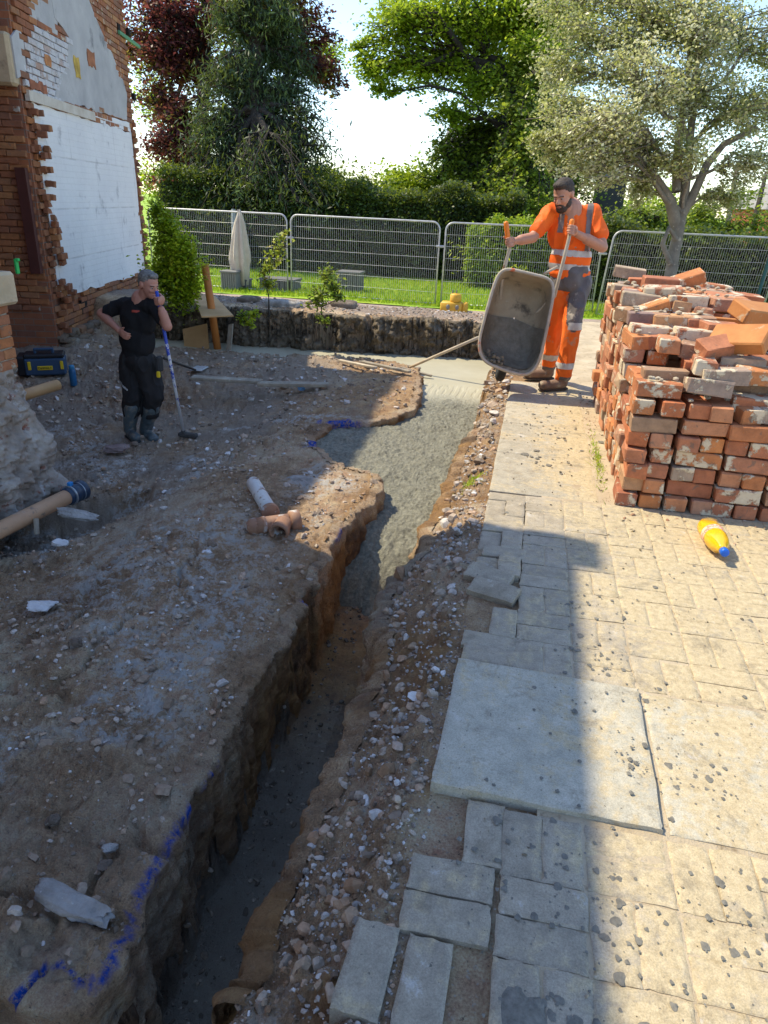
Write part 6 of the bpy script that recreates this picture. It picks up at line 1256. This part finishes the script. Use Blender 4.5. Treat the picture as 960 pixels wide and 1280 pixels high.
# blue car seen through the fence
cc = at(790, 338, 19.3); cz = -.84; car = thing('parked_car', (cc[0], cc[1], cz), 'dark blue car parked behind the fence, mostly hidden by the bricks', 'car')
prof = [(-2.05, .35), (-2.05, .75), (-1.9, .92), (-1.1, 1.02), (-.55, 1.45), (.75, 1.50), (1.45, 1.08), (2.0, .95), (2.08, .6), (2.05, .35)]
V = []; n = len(prof)
for sy, inset in ((-.86, 0), (-.80, 1), (.80, 1), (.86, 0)):
    for (x, z) in prof: V.append((cc[0]+x*(1-.01*inset), cc[1]+sy*(1-.22*(z > 1.1)), cz+z+.02*inset))
Fc = [tuple(range(n))]+[(a*n+k, a*n+(k+1) % n, (a+1)*n+(k+1) % n, (a+1)*n+k) for a in range(3) for k in range(n)]+[tuple(4*n-1-k for k in range(n))]
mesh_np('body', V, Fc, nmat('car_paint', [(.3, (.008, .03, .10)), (.7, (.012, .04, .13))], 2, .2, 0, spec=.8), car)
V = [(cc[0]+x, cc[1]-.90*(.80), cz+z) for x, z in ((-.95, 1.06), (-.5, 1.38), (.68, 1.42), (1.2, 1.08))]; V = [(p[0], p[1]-.02, p[2]) for p in V]+[(p[0], p[1]+.03, p[2]) for p in V]; mesh_np('window', V, [(0, 1, 2, 3), (7, 6, 5, 4), (0, 4, 5, 1), (1, 5, 6, 2), (2, 6, 7, 3), (3, 7, 4, 0)], flat('car_glass', (.02, .025, .03), .08), car)
for x in (-1.3, 1.3):
    v, f = lathe([(.02, -.09), (.31, -.09), (.33, -.05), (.33, .09), (.02, .09)], np.array([cc[0]+x, cc[1]-.80, cz+.33]), frame((0, -1, 0)), 20); mesh_np('wheel', v, f, M_BLK, car, True)
# small brick pile and timber beyond the stack
p = at(912, 376, 11.5); t = thing('brick_pile', p-np.array([0, 0, .5]), 'smaller pile of orange bricks far behind the stack by the green brace', 'brick pile')
for k in range(9):
    for a in range(2): inst('brick', bm_[rng.integers(9)], t, p+[a*.24-.12+rng.normal()*.01, rng.normal()*.01, -.60+k*.088], (0, 0, rng.normal()*.05))
for k in range(5): inst('brick', bm_[rng.integers(9)], t, p+[.62+rng.normal()*.05, -.2, -.42+k*.088], (0, 0, rng.normal()*.1))
# ================================================================ people
J = lambda x, y, Y: ony(x, y, Y)
def skinmat(name, c):
    m, t, b = mk_nodes(name); co = coords(t, 'world', False); col = mix(t, noise(t, co, 26, 4), tuple(x*.86 for x in c), tuple(min(1, x*1.12) for x in c))
    L(t, col, b.inputs['Base Color']); b.inputs['Roughness'].default_value = .5; b.inputs['Subsurface Weight'].default_value = .12; b.inputs['Subsurface Radius'].default_value = (.01, .004, .002); return m
def head_prims(c, f, u, s=1.0):
    """skull, face, jaw, nose, ears; c centre, f the way the face looks, u up"""
    f = unit(f); u = unit(np.asarray(u)-f*(np.asarray(u)@f)); r_ = np.cross(f, u); M = np.stack([r_, f, u], 1); P = []
    Q = lambda x, y, z: c+s*(M@np.array([x, y, z])); E = lambda p, rad, n=12: P.append(ellip(Q(*p), np.array(rad)*s, M, n))
    E((0, -.012, .030), (.077, .095, .090), 14); E((0, .022, -.018), (.066, .070, .088), 12); E((0, .042, -.072), (.045, .048, .042))       # skull, face, jaw
    E((0, .066, .020), (.050, .026, .020)); E((-.030, .066, -.022), (.024, .022, .022), 8); E((.030, .066, -.022), (.024, .022, .022), 8)           # brow, cheeks
    P.append(capsule(Q(0, .086, .008), Q(0, .104, -.026), .0095*s, .014*s)); E((-.012, .094, -.030), (.009, .011, .008), 6); E((.012, .094, -.030), (.009, .011, .008), 6)
    E((0, .082, -.060), (.024, .012, .008), 8); E((0, .078, -.072), (.021, .012, .009), 8); E((0, .076, -.096), (.022, .016, .014), 8)
    for sg in (-1, 1): E((sg*.079, -.012, -.004), (.011, .022, .033), 8); E((sg*.083, -.020, .010), (.008, .014, .018), 6)
    return P, Q, M
def eyes(Q, M, s, parent, lid=.5):
    for sg in (-1, 1):
        v, f = ellip(Q(sg*.030, .079, .004), np.array((.0125, .009, .0055))*s, M, 6); mesh_np('eye', v, f, flat('eye_white', (.35, .33, .31), .3), parent, True)
        v, f = ellip(Q(sg*.030, .0875, .003), np.array((.0052, .003, .0048))*s, M, 5); mesh_np('iris', v, f, flat('eye_dark', (.03, .02, .015), .2), parent, True)
        v, f = capsule(Q(sg*.016, .088, .022), Q(sg*.046, .078, .022), .0045*s, .0035*s, n=8); mesh_np('eyebrow', v, f, bpy.data.materials['hair_dark'], parent, True)
def grip(G, axis, palm, s=1.0):
    """hand closed round a bar: G point on the bar, axis bar direction (towards the little finger), palm: from the bar to the back of the hand"""
    a = unit(axis); p = unit(np.asarray(palm)-a*(np.asarray(palm)@a)); q = np.cross(a, p); P = []; r_ = .030*s
    C = lambda an, h, rr=r_: G+a*h+rr*(p*math.cos(an)+q*math.sin(an))
    P.append(ellip(C(0.15, 0, .034*s), np.array([.040, .017, .042])*s, np.stack([a, p, q], 1), 10)); P.append(ellip(C(-.8, 0, .034*s), np.array([.036, .016, .030])*s, np.stack([a, p, q], 1), 8))
    for k, (h, ln) in enumerate(((-.030, .92), (-.010, 1.0), (.011, .96), (.031, .82))):
        an = [.7, .7+.75*ln, .7+1.5*ln, .7+2.35*ln]; rad = [.0098, .0092, .0086, .0076]
        for i in range(3): P.append(capsule(C(an[i], h*s, .031*s), C(an[i+1], (h*.96)*s, .030*s), rad[i]*s, rad[i+1]*s, n=8))
    an = [-.9, -1.5, -2.2]; P.append(capsule(C(an[0], -.026*s, .034*s), C(an[1], -.040*s, .034*s), .012*s, .0105*s, n=8)); P.append(capsule(C(an[1], -.040*s, .034*s), C(an[2], -.046*s, .031*s), .0105*s, .0085*s, n=8))
    return P
def cloth_wr(sc, amp, seed, dirv=(0, 0, 1), fold_=2.2):
    def f(p, n):
        q = p*np.array([1, 1, .55])*sc; a = n3(q+seed); b_ = n3(q*2.1+seed+5); rid = (1-np.abs(n3(p*np.array([fold_, fold_, .9])*sc*.7+seed+11)))**3
        return amp*(a*.6+b_*.35+rid*.9-.3)
    return f
def person(pos, label): return thing('person', pos, label, 'person')
M_HAIR = nmat('hair_dark', [(.3, (.028, .020, .016)), (.7, (.075, .055, .042))], 60, .7, .8, 160, .006, mode='world', rand=False)
M_GHAIR = nmat('hair_grey', [(.3, (.09, .085, .08)), (.7, (.24, .23, .22))], 60, .7, .8, 160, .006, mode='world', rand=False)

# ---- the man in orange tipping the barrow
hR, hL = onz(684, 474, .0), onz(701, 487, .0); tR, tL = onz(664, 474, .0), onz(676, 489, .0)
hR[2] = hL[2] = tR[2] = tL[2] = .012
om = person((hR+hL)/2*[1, 1, 0], 'bearded workman in orange hi-vis shirt and orange and grey trousers tipping a wheelbarrow')
YB = (hR[1]+hL[1])/2-.02
Hc = J(704, 244, YB-.14); shR, shL = J(688, 265, YB-.02), J(742, 267, YB+.02); nk = J(713, 262, YB-.02); ch = J(715, 292, YB); bl_ = J(713, 325, YB); pv = J(714, 350, YB)
elR, elL = J(666, 297, YB-.22), J(753, 309, YB-.10); hdR, hdL = J(635.5, 303, YB-.40), J(713, 288, YB-.30)
kR, kL = J(695, 404, (hR[1]+YB)/2-.05), J(714, 406, (hL[1]+YB)/2-.05); aR, aL = hR+[0.0, 0, .10], hL+[0.0, 0, .10]
hf = unit([-.42, -.82, -.42]); hu = unit([-.20, -.30, .93])
HP, HQ, HM = head_prims(Hc, hf, hu, .99)
right_ = unit((shL-shR)*[1, 1, 0]); fwd_ = np.cross([0, 0, 1.], right_); fwd_ = -fwd_ if fwd_[1] > 0 else fwd_; BM = np.stack([right_, fwd_, [0, 0, 1]], 1)
barR = unit(J(641, 333, YB-.42)-J(632, 259, YB-.40)); barL = unit(J(698, 362, YB-.42)-J(713, 277, YB-.30))
body = HP+[capsule(nk-[0, 0, .04], Hc-hu*.07-hf*.005, .060, .052), capsule(nk, pv, .10, .10), capsule(shR, elR, .050, .043), capsule(elR, hdR+unit(elR-hdR)*.075, .044, .029), capsule(elR, (elR+hdR)/2, .044, .042),
           capsule(shL, elL, .052, .045), capsule(elL, hdL+unit(elL-hdL)*.075, .046, .030), capsule(elL, (elL+hdL)/2, .046, .044), capsule(shR, shL, .05, .05), capsule(pv, kR, .05, .04), capsule(kR, aR, .04, .03), capsule(pv, kL, .05, .04), capsule(kL, aL, .04, .03)]
body += [capsule(hdR+unit(elR-hdR)*.085, hdR+unit(elR-hdR)*.03, .028, .030, .75)]+grip(hdR, barR, unit(elR-hdR)*.8+fwd_*-.2, 1.05)
body += [capsule(hdL+unit(elL-hdL)*.085, hdL+unit(elL-hdL)*.03, .029, .031, .75)]+grip(hdL, barL, unit(elL-hdL)*.8+right_*.4, 1.05)
M_SKIN = skinmat('skin_tanned', (.48, .235, .150))
ob = blob('body', body, .0055, M_SKIN, om, 3)
# hair, beard
hp = [ellip(HQ(0, -.022, .050), (.083, .094, .082), HM, 12), ellip(HQ(0, -.050, .015), (.076, .066, .075), HM, 10), ellip(HQ(0, .045, .100), (.058, .045, .030), HM, 8)]
blob('hair', hp, .007, M_HAIR, om, 2, lambda p, n: .003*n3(p*90))
bp_ = [ellip(HQ(0, .046, -.088), (.050, .050, .040), HM, 10), ellip(HQ(-.048, .010, -.055), (.022, .045, .045), HM, 8), ellip(HQ(.048, .010, -.055), (.022, .045, .045), HM, 8), ellip(HQ(0, .084, -.047), (.030, .012, .008), HM, 6), ellip(HQ(-.028, .070, -.066), (.012, .018, .02), HM, 6), ellip(HQ(.028, .070, -.066), (.012, .018, .02), HM, 6)]
blob('beard', bp_, .006, M_HAIR, om, 2, lambda p, n: .0025*n3(p*110))
eyes(HQ, HM, .99, om); v, f = ellip(HQ(0, .093, -.064), (.018, .005, .005), HM, 6); mesh_np('lips', v, f, flat('lip', (.30, .12, .10), .5), om, True)
# shirt
hem = J(712, 348, YB); slR, slL = shR+(elR-shR)*.72, shL+(elL-shL)*.62
sh = [ellip(ch, (.205, .128, .200), BM, 16), ellip(bl_, (.182, .135, .17), BM, 16), ellip(hem+[0, 0, .05], (.178, .130, .085), BM, 14), capsule(shR, shL, .070, .070, .95), capsule(nk-[0, 0, .05], nk-[0, 0, .015], .105, .078), capsule(shR, slR, .070, .066), capsule(shL, slL, .072, .070)]
M_HV = nmat('hi_vis_orange', [(.3, (.90, .115, .008)), (.7, (1.0, .17, .012))], 5, .75, .35, 70, .004, mode='world', rand=False, layers=[((.55, .10, .02), 7, .58, .74), ((.52, .34, .22), 19, .68, .74)])
shirt = blob('shirt', sh, .0085, M_HV, om, 5, cloth_wr(9, .014, 3))
M_REF = nmat('reflective_tape', [(.3, (.42, .40, .37)), (.7, (.62, .60, .57))], 14, .45, .3, 60, .003, mode='world', rand=False)
loc = lambda p: (p-ch)@BM
zb1, zb2 = J(715, 316, YB)[2], J(715, 333, YB)[2]
nf = lambda p: (np.abs(loc(p)[:, 0]) < .235)&(loc(p)[:, 2] > -.6)
patch('tape', shirt, lambda p: (np.abs(p[:, 2]-zb1+.03*loc(p)[:, 0]) < .024)&nf(p), .004, M_REF, om); patch('tape', shirt, lambda p: (np.abs(p[:, 2]-zb2+.03*loc(p)[:, 0]) < .024)&nf(p), .004, M_REF, om)
M_BR = flat('grey_brace', (.20, .16, .15), .6, 0, .2)
patch('brace', shirt, lambda p: (np.abs(loc(p)[:, 0]-.115-.02*(loc(p)[:, 2] < 0)) < .024)&(p[:, 2] > zb1+.02), .004, M_BR, om); patch('brace', shirt, lambda p: (np.abs(loc(p)[:, 0]+.115) < .022)&(p[:, 2] > zb1+.16), .004, M_BR, om)
cl_ = [tuple(nk+BM@np.array([.078*math.cos(a), .068*math.sin(a)-.0, .030-.030*math.sin(a)])) for a in np.linspace(0, 2*math.pi, 22)]; v, f = tube(cl_, .010, 8, False); mesh_np('collar', v, f, M_BR, om, True)
# trousers
M_GT = nmat('grey_trousers', [(.3, (.11, .10, .10)), (.7, (.18, .165, .16))], 7, .85, .4, 120, .003, mode='world', rand=False, layers=[((.40, .36, .31), 10, .58, .70)]); M_OT = nmat('orange_trousers', [(.3, (.80, .13, .012)), (.7, (.95, .20, .02))], 7, .8, .4, 70, .004, mode='world', rand=False, layers=[((.50, .30, .18), 11, .58, .70)])
hiR, hiL = pv+BM@np.array([-.085, 0, -.02]), pv+BM@np.array([.085, 0, -.02])
tr_ = [ellip(pv, (.165, .120, .10), BM, 14), capsule(hiR, kR, .098, .075), capsule(hiL, kL, .100, .078), capsule(kR, aR+[0, 0, .02], .075, .068), capsule(kL, aL+[0, 0, .02], .078, .070), capsule(pv+[0, 0, .08], pv, .13, .14)]
tz = blob('trousers', tr_, .0085, M_GT, om, 5, cloth_wr(10, .016, 8))
zk = kR[2]; patch('leg_panel', tz, lambda p: (p[:, 2] < zk+.02+.05*np.sin(p[:, 0]*30))&(p[:, 2] > .13) | ((p[:, 2] < zk+.30)&((p-pv)@BM[:, 0] < -.02)&((p-pv)@BM[:, 1] > -.01)), .003, M_OT, om)
for z_ in (.205, .215): pass
dl = lambda p: np.linalg.norm((p-aL)[:, :2], axis=1) < np.linalg.norm((p-aR)[:, :2], axis=1)
patch('tape', tz, lambda p: (np.abs(p[:, 2]-.225) < .028), .006, M_REF, om); patch('tape', tz, lambda p: (np.abs(p[:, 2]-zk-.02) < .030)&((p-pv)@BM[:, 0] > -.0), .006, M_REF, om)
M_BOOT = nmat('tan_boot', [(.3, (.16, .10, .07)), (.7, (.27, .18, .13))], 12, .85, .5, 60, .005, mode='world', rand=False, layers=[((.34, .29, .22), 16, .55, .66)])
for a_, h_, t_ in ((aR, hR, tR), (aL, hL, tL)):
    d = unit((t_-h_)*[1, 1, 0]); t2 = h_+d*.20; bt_ = [capsule(h_+[0, 0, .06], a_+[0, 0, .09], .055, .058), capsule(h_+[0, 0, .045]+d*-.01, t2+[0, 0, .035], .048, .044, .95), ellip(t2+[0, 0, .042], (.05, .05, .042), n=8)]
    bo = blob('boot', bt_, .007, M_BOOT, om, 3); v, f = capsule(h_+[0, 0, .0]+d*-.02, t2+[0, 0, .0], .05, .046, .25, side=np.cross(d, [0, 0, 1])); mesh_np('sole', v, f, flat('boot_sole', (.06, .045, .035), .9), bo, True)

# ---- the wheelbarrow
wbp = onz(650, 480, 0.0); wb_ = thing('wheelbarrow', wbp, 'mortar-caked builder\'s wheelbarrow tipped up on its nose, orange grips, emptying into the trench', 'wheelbarrow')
yt = YB-.58
TLc, TRc, BRc, BLc = J(624, 333, yt+.06), J(696, 350, yt+.10), J(671, 473, yt-.06), J(592, 446, yt-.10)
def opening(a, b_): return ((1-a)*(1-b_)*TLc+(1+a)*(1-b_)*TRc+(1+a)*(1+b_)*BRc+(1-a)*(1+b_)*BLc)/4
cen = opening(0, 0); dn = unit(np.cross(TRc-TLc, BLc-TLc)); dn = dn if dn[1] > 0 else -dn; downv = unit(opening(0, 1)-cen)
def outline(n, sc=(1, 1), sh_=(0, 0), e=.34):
    P = []
    for k in range(n):
        an = 2*math.pi*k/n; c_, s_ = math.cos(an), math.sin(an); a = math.copysign(abs(c_)**e, c_); b_ = math.copysign(abs(s_)**e, s_)
        ee = 1-.13*max(0, b_)**3; P.append((a*sc[0]*ee+sh_[0], b_*sc[1]*(1+.06*(1-a*a)*(b_ > 0))+sh_[1]))
    return P
prof = [(1.0, 0), (.955, .05), (.90, .12), (.84, .19), (.74, .245), (.55, .27), (.25, .28), (.02, .28)]; n = 56
def tray(name, off, mat, flip, sel=None, extra=None):
    V = []; 
    for k, (s_, dpt) in enumerate(prof):
        for (a, b_) in outline(n, (s_, s_*(.97 if s_ < 1 else 1)), (0, -.10*(1-s_))): V.append(opening(a*(1-off*3*(s_ > 0)), b_*(1-off*2))+dn*(dpt-off*(1 if dpt > .01 else 0)))
    Fc = [(i*n+k, i*n+(k+1) % n, (i+1)*n+(k+1) % n, (i+1)*n+k) for i in range(len(prof)-1) for k in range(n)]
    if flip: Fc = [tuple(reversed(q_)) for q_ in Fc]
    V = np.array(V)
    if sel is not None: Fc = [q_ for q_ in Fc if sel(V[list(q_)].mean(0))]
    if extra is not None: V = extra(V)
    return mesh_np(name, V, Fc, mat, wb_, True)
M_TRAYI = nmat('tray_inside', [(.3, (.26, .21, .14)), (.7, (.40, .34, .24))], 5, .8, .5, 50, .006, mode='world', rand=False, layers=[((.10, .085, .065), 6, .52, .7), ((.42, .38, .31), 22, .64, .72)])
M_TRAYO = nmat('tray_outside', [(.3, (.30, .27, .22)), (.7, (.42, .38, .32))], 6, .8, .4, 50, .005, mode='world', rand=False)
tray('tray', .008, M_TRAYI, False); tray('tray_shell', -.004, M_TRAYO, True)
rimP = [opening(a, b_) for a, b_ in outline(n)]; v, f = tube(rimP+[rimP[0], rimP[1]], .0135, 8, False)
mesh_np('rim', v, f, nmat('rim_paint', [(.3, (.38, .33, .26)), (.7, (.52, .47, .39))], 14, .7, .4, 50, .004, mode='world', rand=False, layers=[((.60, .12, .035), 5.5, .56, .62)]), wb_, True)
o = tray('mortar_residue', .012, nmat('mortar_residue', [(.3, (.13, .118, .09)), (.7, (.23, .21, .17))], 20, .55, .8, 60, .01, mode='world', rand=False), False, lambda c_: ((c_-cen)@downv) > -.04 and ((c_-cen)@dn) > .06, lambda V: V+dn*(-.018*np.abs(n3(V*28)))[:, None]); o['kind'] = 'stuff'
mb = MB()
for k in range(26): p = opening(rng.uniform(-.62, -.10), rng.uniform(.80, .98))+dn*rng.uniform(.0, .08)-downv*.01; v, f = SB[rng.integers(8)]; mb.add(np.array(v)*rng.uniform(.010, .024)+p, f)
for k in range(12): p = opening(rng.uniform(-.34, -.26), .98)+downv*rng.uniform(0, .10)+dn*.01; v, f = SB[rng.integers(8)]; mb.add(np.array(v)*rng.uniform(.008, .018)+p, f)
o = mb.build('mortar_lumps', bpy.data.materials['mortar_residue'], wb_); o['kind'] = 'stuff'
M_FR = nmat('barrow_frame', [(.3, (.36, .30, .22)), (.7, (.50, .44, .35))], 12, .6, .3, 50, .004, mode='world', rand=False, layers=[((.26, .15, .08), 10, .6, .7)])
M_GRIP = flat('orange_grip', (.85, .22, .02), .5, 0, .2)
hb = {}
for nm, top, mid, low, g1_, g0 in (('l', hdR-barR*.145, hdR, None, None, None), ('r', hdL-barL*.07, hdL, None, None, None)):
    bar = barR if nm == 'l' else barL; gend = top+bar*(.15 if nm == 'l' else .055)
    nose = opening(-.35 if nm == 'l' else .35, .80)+dn*.30; corner = opening(-.80 if nm == 'l' else .86, -.90)+dn*.10 if nm == 'l' else opening(1.06, -.70)+dn*.05
    knee = opening(-.55 if nm == 'l' else .55, -.2)+dn*.34
    v, f = tube([gend-bar*.01, mid+bar*.06, corner, knee, nose], .0155, 10); mesh_np('handle_tube', v, f, M_FR, wb_, True)
    v, f = capsule(top, gend, .0205, .0195); mesh_np('grip', v, f, M_GRIP, wb_, True)
v, f = tube([J(698, 333, yt+.30), J(680, 342, yt+.22)], .012, 8); mesh_np('brace_tube', v, f, M_FR, wb_, True)
wc = opening(0.05, .86)+dn*.44; ax = unit(TRc-TLc); v, f = lathe([(.03, -.03), (.11, -.035), (.155, -.04), (.18, -.02), (.18, .02), (.155, .04), (.11, .035), (.03, .03)], wc, frame(ax, (0, 0, 1)), 26); wh_ = mesh_np('wheel', v, f, M_BLK, wb_, True)
v, f = tube([wc-ax*.09, wc+ax*.09], .012, 8); mesh_np('axle', v, f, M_FR, wb_, True)
for sg in (-.5, .5):
    v, f = tube([opening(sg, -.45)+dn*.28, opening(sg*1.1, -.62)+dn*.55, opening(sg*1.1, -.40)+dn*.56, opening(sg, -.1)+dn*.30], .013, 8); mesh_np('leg', v, f, M_FR, wb_, True)

# ---- the man in black leaning on his pole
def gpt(x, y):
    z = -.72
    for _ in range(6): p = onz(x, y, z); z = gz(p[0], p[1])
    return np.array([p[0], p[1], z+.004])
f1h, f1t = gpt(163, 546), gpt(178, 561); f2h, f2t = gpt(182, 543), gpt(198, 553)
bmn = person((f1h+f2h)/2, 'grey-haired man in black T-shirt, black work trousers and wellingtons leaning on a blue pole'); YC = (f1h[1]+f2h[1])/2-.03
Hc = J(186, 356, YC-.06); shR, shL = J(154, 381, YC+.03), J(193, 382, YC-.06); nk = J(178, 375, YC); ch = J(172, 398, YC); bl_ = J(171, 425, YC); pv = J(172, 450, YC)
elR, elL = J(127, 392, YC+.04), J(209, 408, YC-.20); hdR = J(149, 413, YC-.12); pole_top = J(197, 371, YC-.24); pole_bot = gpt(231, 549); hdL = pole_top+(pole_bot-pole_top)*.02
hf = unit([.86, -.34, -.30]); hu = unit([.30, -.1, .95]); HP, HQ, HM = head_prims(Hc, hf, hu, 1.0)
right_ = unit((shL-shR)*[1, 1, 0]); fwd_ = np.cross([0, 0, 1.], right_); fwd_ = -fwd_ if fwd_[1] > 0 else fwd_; BM = np.stack([right_, fwd_, [0, 0, 1]], 1)
k1, k2 = J(166, 495, (f1h[1]+YC)/2-.06), J(192, 494, (f2h[1]+YC)/2-.06); a1, a2 = f1h+[.01, 0, .10], f2h+[.01, 0, .10]
pd = unit(pole_bot-pole_top)
body = HP+[capsule(nk-[0, 0, .05], Hc-hu*.06-hf*.02, .066, .060), capsule(nk, pv, .10, .10), capsule(shR, elR, .052, .045), capsule(elR, hdR, .047, .030), capsule(elR, (elR+hdR)/2, .047, .043), capsule(shL, elL, .052, .045), capsule(elL, hdL+unit(elL-hdL)*.08, .046, .030), capsule(elL, (elL+hdL)/2, .046, .042),
           capsule(shR, shL, .05, .05), capsule(pv, k1, .05, .04), capsule(k1, a1, .04, .03), capsule(pv, k2, .05, .04), capsule(k2, a2, .04, .03)]
hd_ = unit(hdR-elR); side_ = unit(np.cross(hd_, fwd_)); pm = hdR+hd_*.045
body += [ellip(pm, (.040, .018, .048), np.stack([side_, np.cross(hd_, side_), hd_], 1), 8)]
for k, (o_, ln) in enumerate(((-.030, .062), (-.010, .072), (.010, .068), (.029, .054))):
    b0 = pm+side_*o_+hd_*.035; b1 = b0+unit(hd_-fwd_*.35)*ln*.5; b2 = b1+unit(hd_*.6-fwd_*.8)*ln*.5; body += [capsule(b0, b1, .0095, .0088, n=8), capsule(b1, b2, .0088, .0075, n=8)]
body += [capsule(pm-side_*.03-hd_*.02, pm-side_*.062+hd_*.02, .012, .0095, n=8)]
body += grip(hdL, pd, unit(elL-hdL)*.6+right_*.6, 1.05)
blob('body', body, .0058, skinmat('skin_ruddy', (.46, .215, .155)), bmn, 3)
hp = [ellip(HQ(0, -.024, .050), (.082, .094, .080), HM, 12), ellip(HQ(0, -.052, .012), (.074, .062, .072), HM, 10), ellip(HQ(0, .035, .098), (.055, .045, .028), HM, 8)]
blob('hair', hp, .007, M_GHAIR, bmn, 2, lambda p, n: .003*n3(p*90)); eyes(HQ, HM, 1.0, bmn); v, f = ellip(HQ(0, .093, -.064), (.018, .005, .005), HM, 6); mesh_np('lips', v, f, bpy.data.materials['lip'], bmn, True)
M_BT = nmat('black_cotton', [(.3, (.010, .010, .012)), (.7, (.020, .020, .023))], 6, .9, .3, 120, .003, mode='world', rand=False, spec=.2)
hem = J(170, 444, YC); sh = [ellip(ch, (.195, .130, .19), BM, 16), ellip(bl_, (.180, .140, .20), BM, 16), capsule(bl_, hem+[0, 0, .02], .150, .150, .8, right_), capsule(shR, shL, .080, .080, .9), capsule(nk-[0, 0, .05], nk-[0, 0, .012], .105, .078), capsule(shR, shR+(elR-shR)*.62, .072, .066), capsule(shL, shL+(elL-shL)*.55, .070, .064)]
st_ = blob('shirt', sh, .0085, M_BT, bmn, 5, cloth_wr(9, .013, 23))
patch('badge', st_, lambda p: (np.abs((p-ch)@BM[:, 0]-.085) < .028)&(np.abs(p[:, 2]-J(190, 391, YC-.13)[2]) < .008)&((p-ch)@BM[:, 1] > .03), .003, flat('red_print', (.40, .06, .04), .7), bmn)
M_BTR = nmat('black_trousers', [(.3, (.014, .013, .014)), (.7, (.030, .028, .029))], 6, .85, .5, 100, .004, mode='world', rand=False, spec=.3)
hi1, hi2 = pv+BM@np.array([-.085, 0, -.02]), pv+BM@np.array([.085, 0, -.02])
tr_ = [ellip(pv, (.185, .135, .11), BM, 14), capsule(hi1, k1, .115, .092), capsule(hi2, k2, .115, .095), capsule(k1, (k1+a1)/2, .090, .080), capsule(k2, (k2+a2)/2, .092, .085), ellip(hi1+(k1-hi1)*.25+BM@np.array([-.07, .0, 0]), (.06, .09, .12), BM, 8)]
tz = blob('trousers', tr_, .0085, M_BTR, bmn, 5, cloth_wr(10, .022, 31)); M_PIP = flat('reflective_piping', (.40, .40, .40), .5)
patch('piping', tz, lambda p: (np.abs(p[:, 2]-(hi1+(k1-hi1)*.62)[2]+.6*((p-hi1)@BM[:, 0]+.03)) < .010)&((p-hi1)@BM[:, 1] > .03)&((p-hi1)@BM[:, 0] < .06), .004, M_PIP, bmn)
M_WEL = nmat('muddy_wellington', [(.3, (.055, .075, .085)), (.7, (.11, .14, .15))], 10, .5, .3, 40, .005, mode='world', rand=False, layers=[((.20, .175, .14), 13, .52, .64)])
for h_, t_, k_, a_ in ((f1h, f1t, k1, a1), (f2h, f2t, k2, a2)):
    d = unit((t_-h_)*[1, 1, 0]); t2 = h_+d*.20; bt_ = [capsule(h_+[0, 0, .07], h_+(k_-h_)*.72, .058, .078), capsule(h_+[0, 0, .045], t2+[0, 0, .04], .050, .046), ellip(t2+[0, 0, .042], (.05, .05, .042), n=8)]
    bo = blob('boot', bt_, .0075, M_WEL, bmn, 3, cloth_wr(12, .008, 44)); v, f = capsule(h_+d*-.02+[0, 0, .004], t2+[0, 0, .004], .052, .048, .25, side=np.cross(d, [0, 0, 1])); mesh_np('sole', v, f, flat('welly_sole', (.03, .035, .04), .8), bo, True)
# radio and tape hung on the belt
p = J(199, 455, YC-.05); v, f = box(p, (.05, .09, .15), bev=.015); o = mesh_np('tool_pouch', v, f, M_BLK, bmn); v, f = box(p+[.01, -.05, -.09], (.035, .03, .06), bev=.008); mesh_np('tape', v, f, M_TY, o)
# the pole he leans on
pl = thing('concrete_rake', pole_bot, 'blue and white striped pole with a muddy foot, held by the man in black', 'pole tool')
m, t, b = mk_nodes('striped_pole'); c = coords(t, 'world', False); s = N(t, 'ShaderNodeSeparateXYZ'); L(t, c, s.inputs[0]); k = math_(t, 'SUBTRACT', s.outputs[2], float(pole_bot[2])); k = math_(t, 'DIVIDE', k, float(pole_top[2]-pole_bot[2]))
nn_ = noise(t, c, 16, 4, .6); L(t, mix(t, thr(t, math_(t, 'ADD', nn_, math_(t, 'MULTIPLY', k, -.42)), .24, .30), (.02, .06, .42), (.62, .63, .66)), b.inputs['Base Color']); b.inputs['Roughness'].default_value = .45
v, f = tube([pole_top-pd*.05, pole_bot-pd*.05], .0155, 10); mesh_np('shaft', v, f, m, pl, True)
v, f = box(pole_bot+[.04, 0, .045], (.20, .07, .05), bev=.015); mesh_np('foot', v, f, flat('muddy_steel', (.07, .065, .06), .8, 0, .6), pl); v, f = tube([pole_bot-pd*.10, pole_bot+[0, 0, .03]], .022, 8); mesh_np('socket', v, f, bpy.data.materials['muddy_steel'], pl, True)
# hand shovel lying behind him
a, b_ = J(205, 448, YC+1.0), gpt(245, 466); t = thing('shovel', b_, 'dark long-handled shovel resting on the ground behind the man in black', 'shovel')
v, f = tube([a, b_+[0, 0, .03]], .014, 8); mesh_np('handle', v, f, flat('dark_handle', (.04, .035, .03), .6), t, True); dd_ = unit((b_-a)*[1, 1, 0]); v, f = box(b_+dd_*.10+[0, 0, .03], (.24, .16, .02), np.stack([dd_, np.cross([0, 0, 1], dd_), [0, 0, 1]], 1), bev=.008); mesh_np('blade', v, f, M_GALV, t)
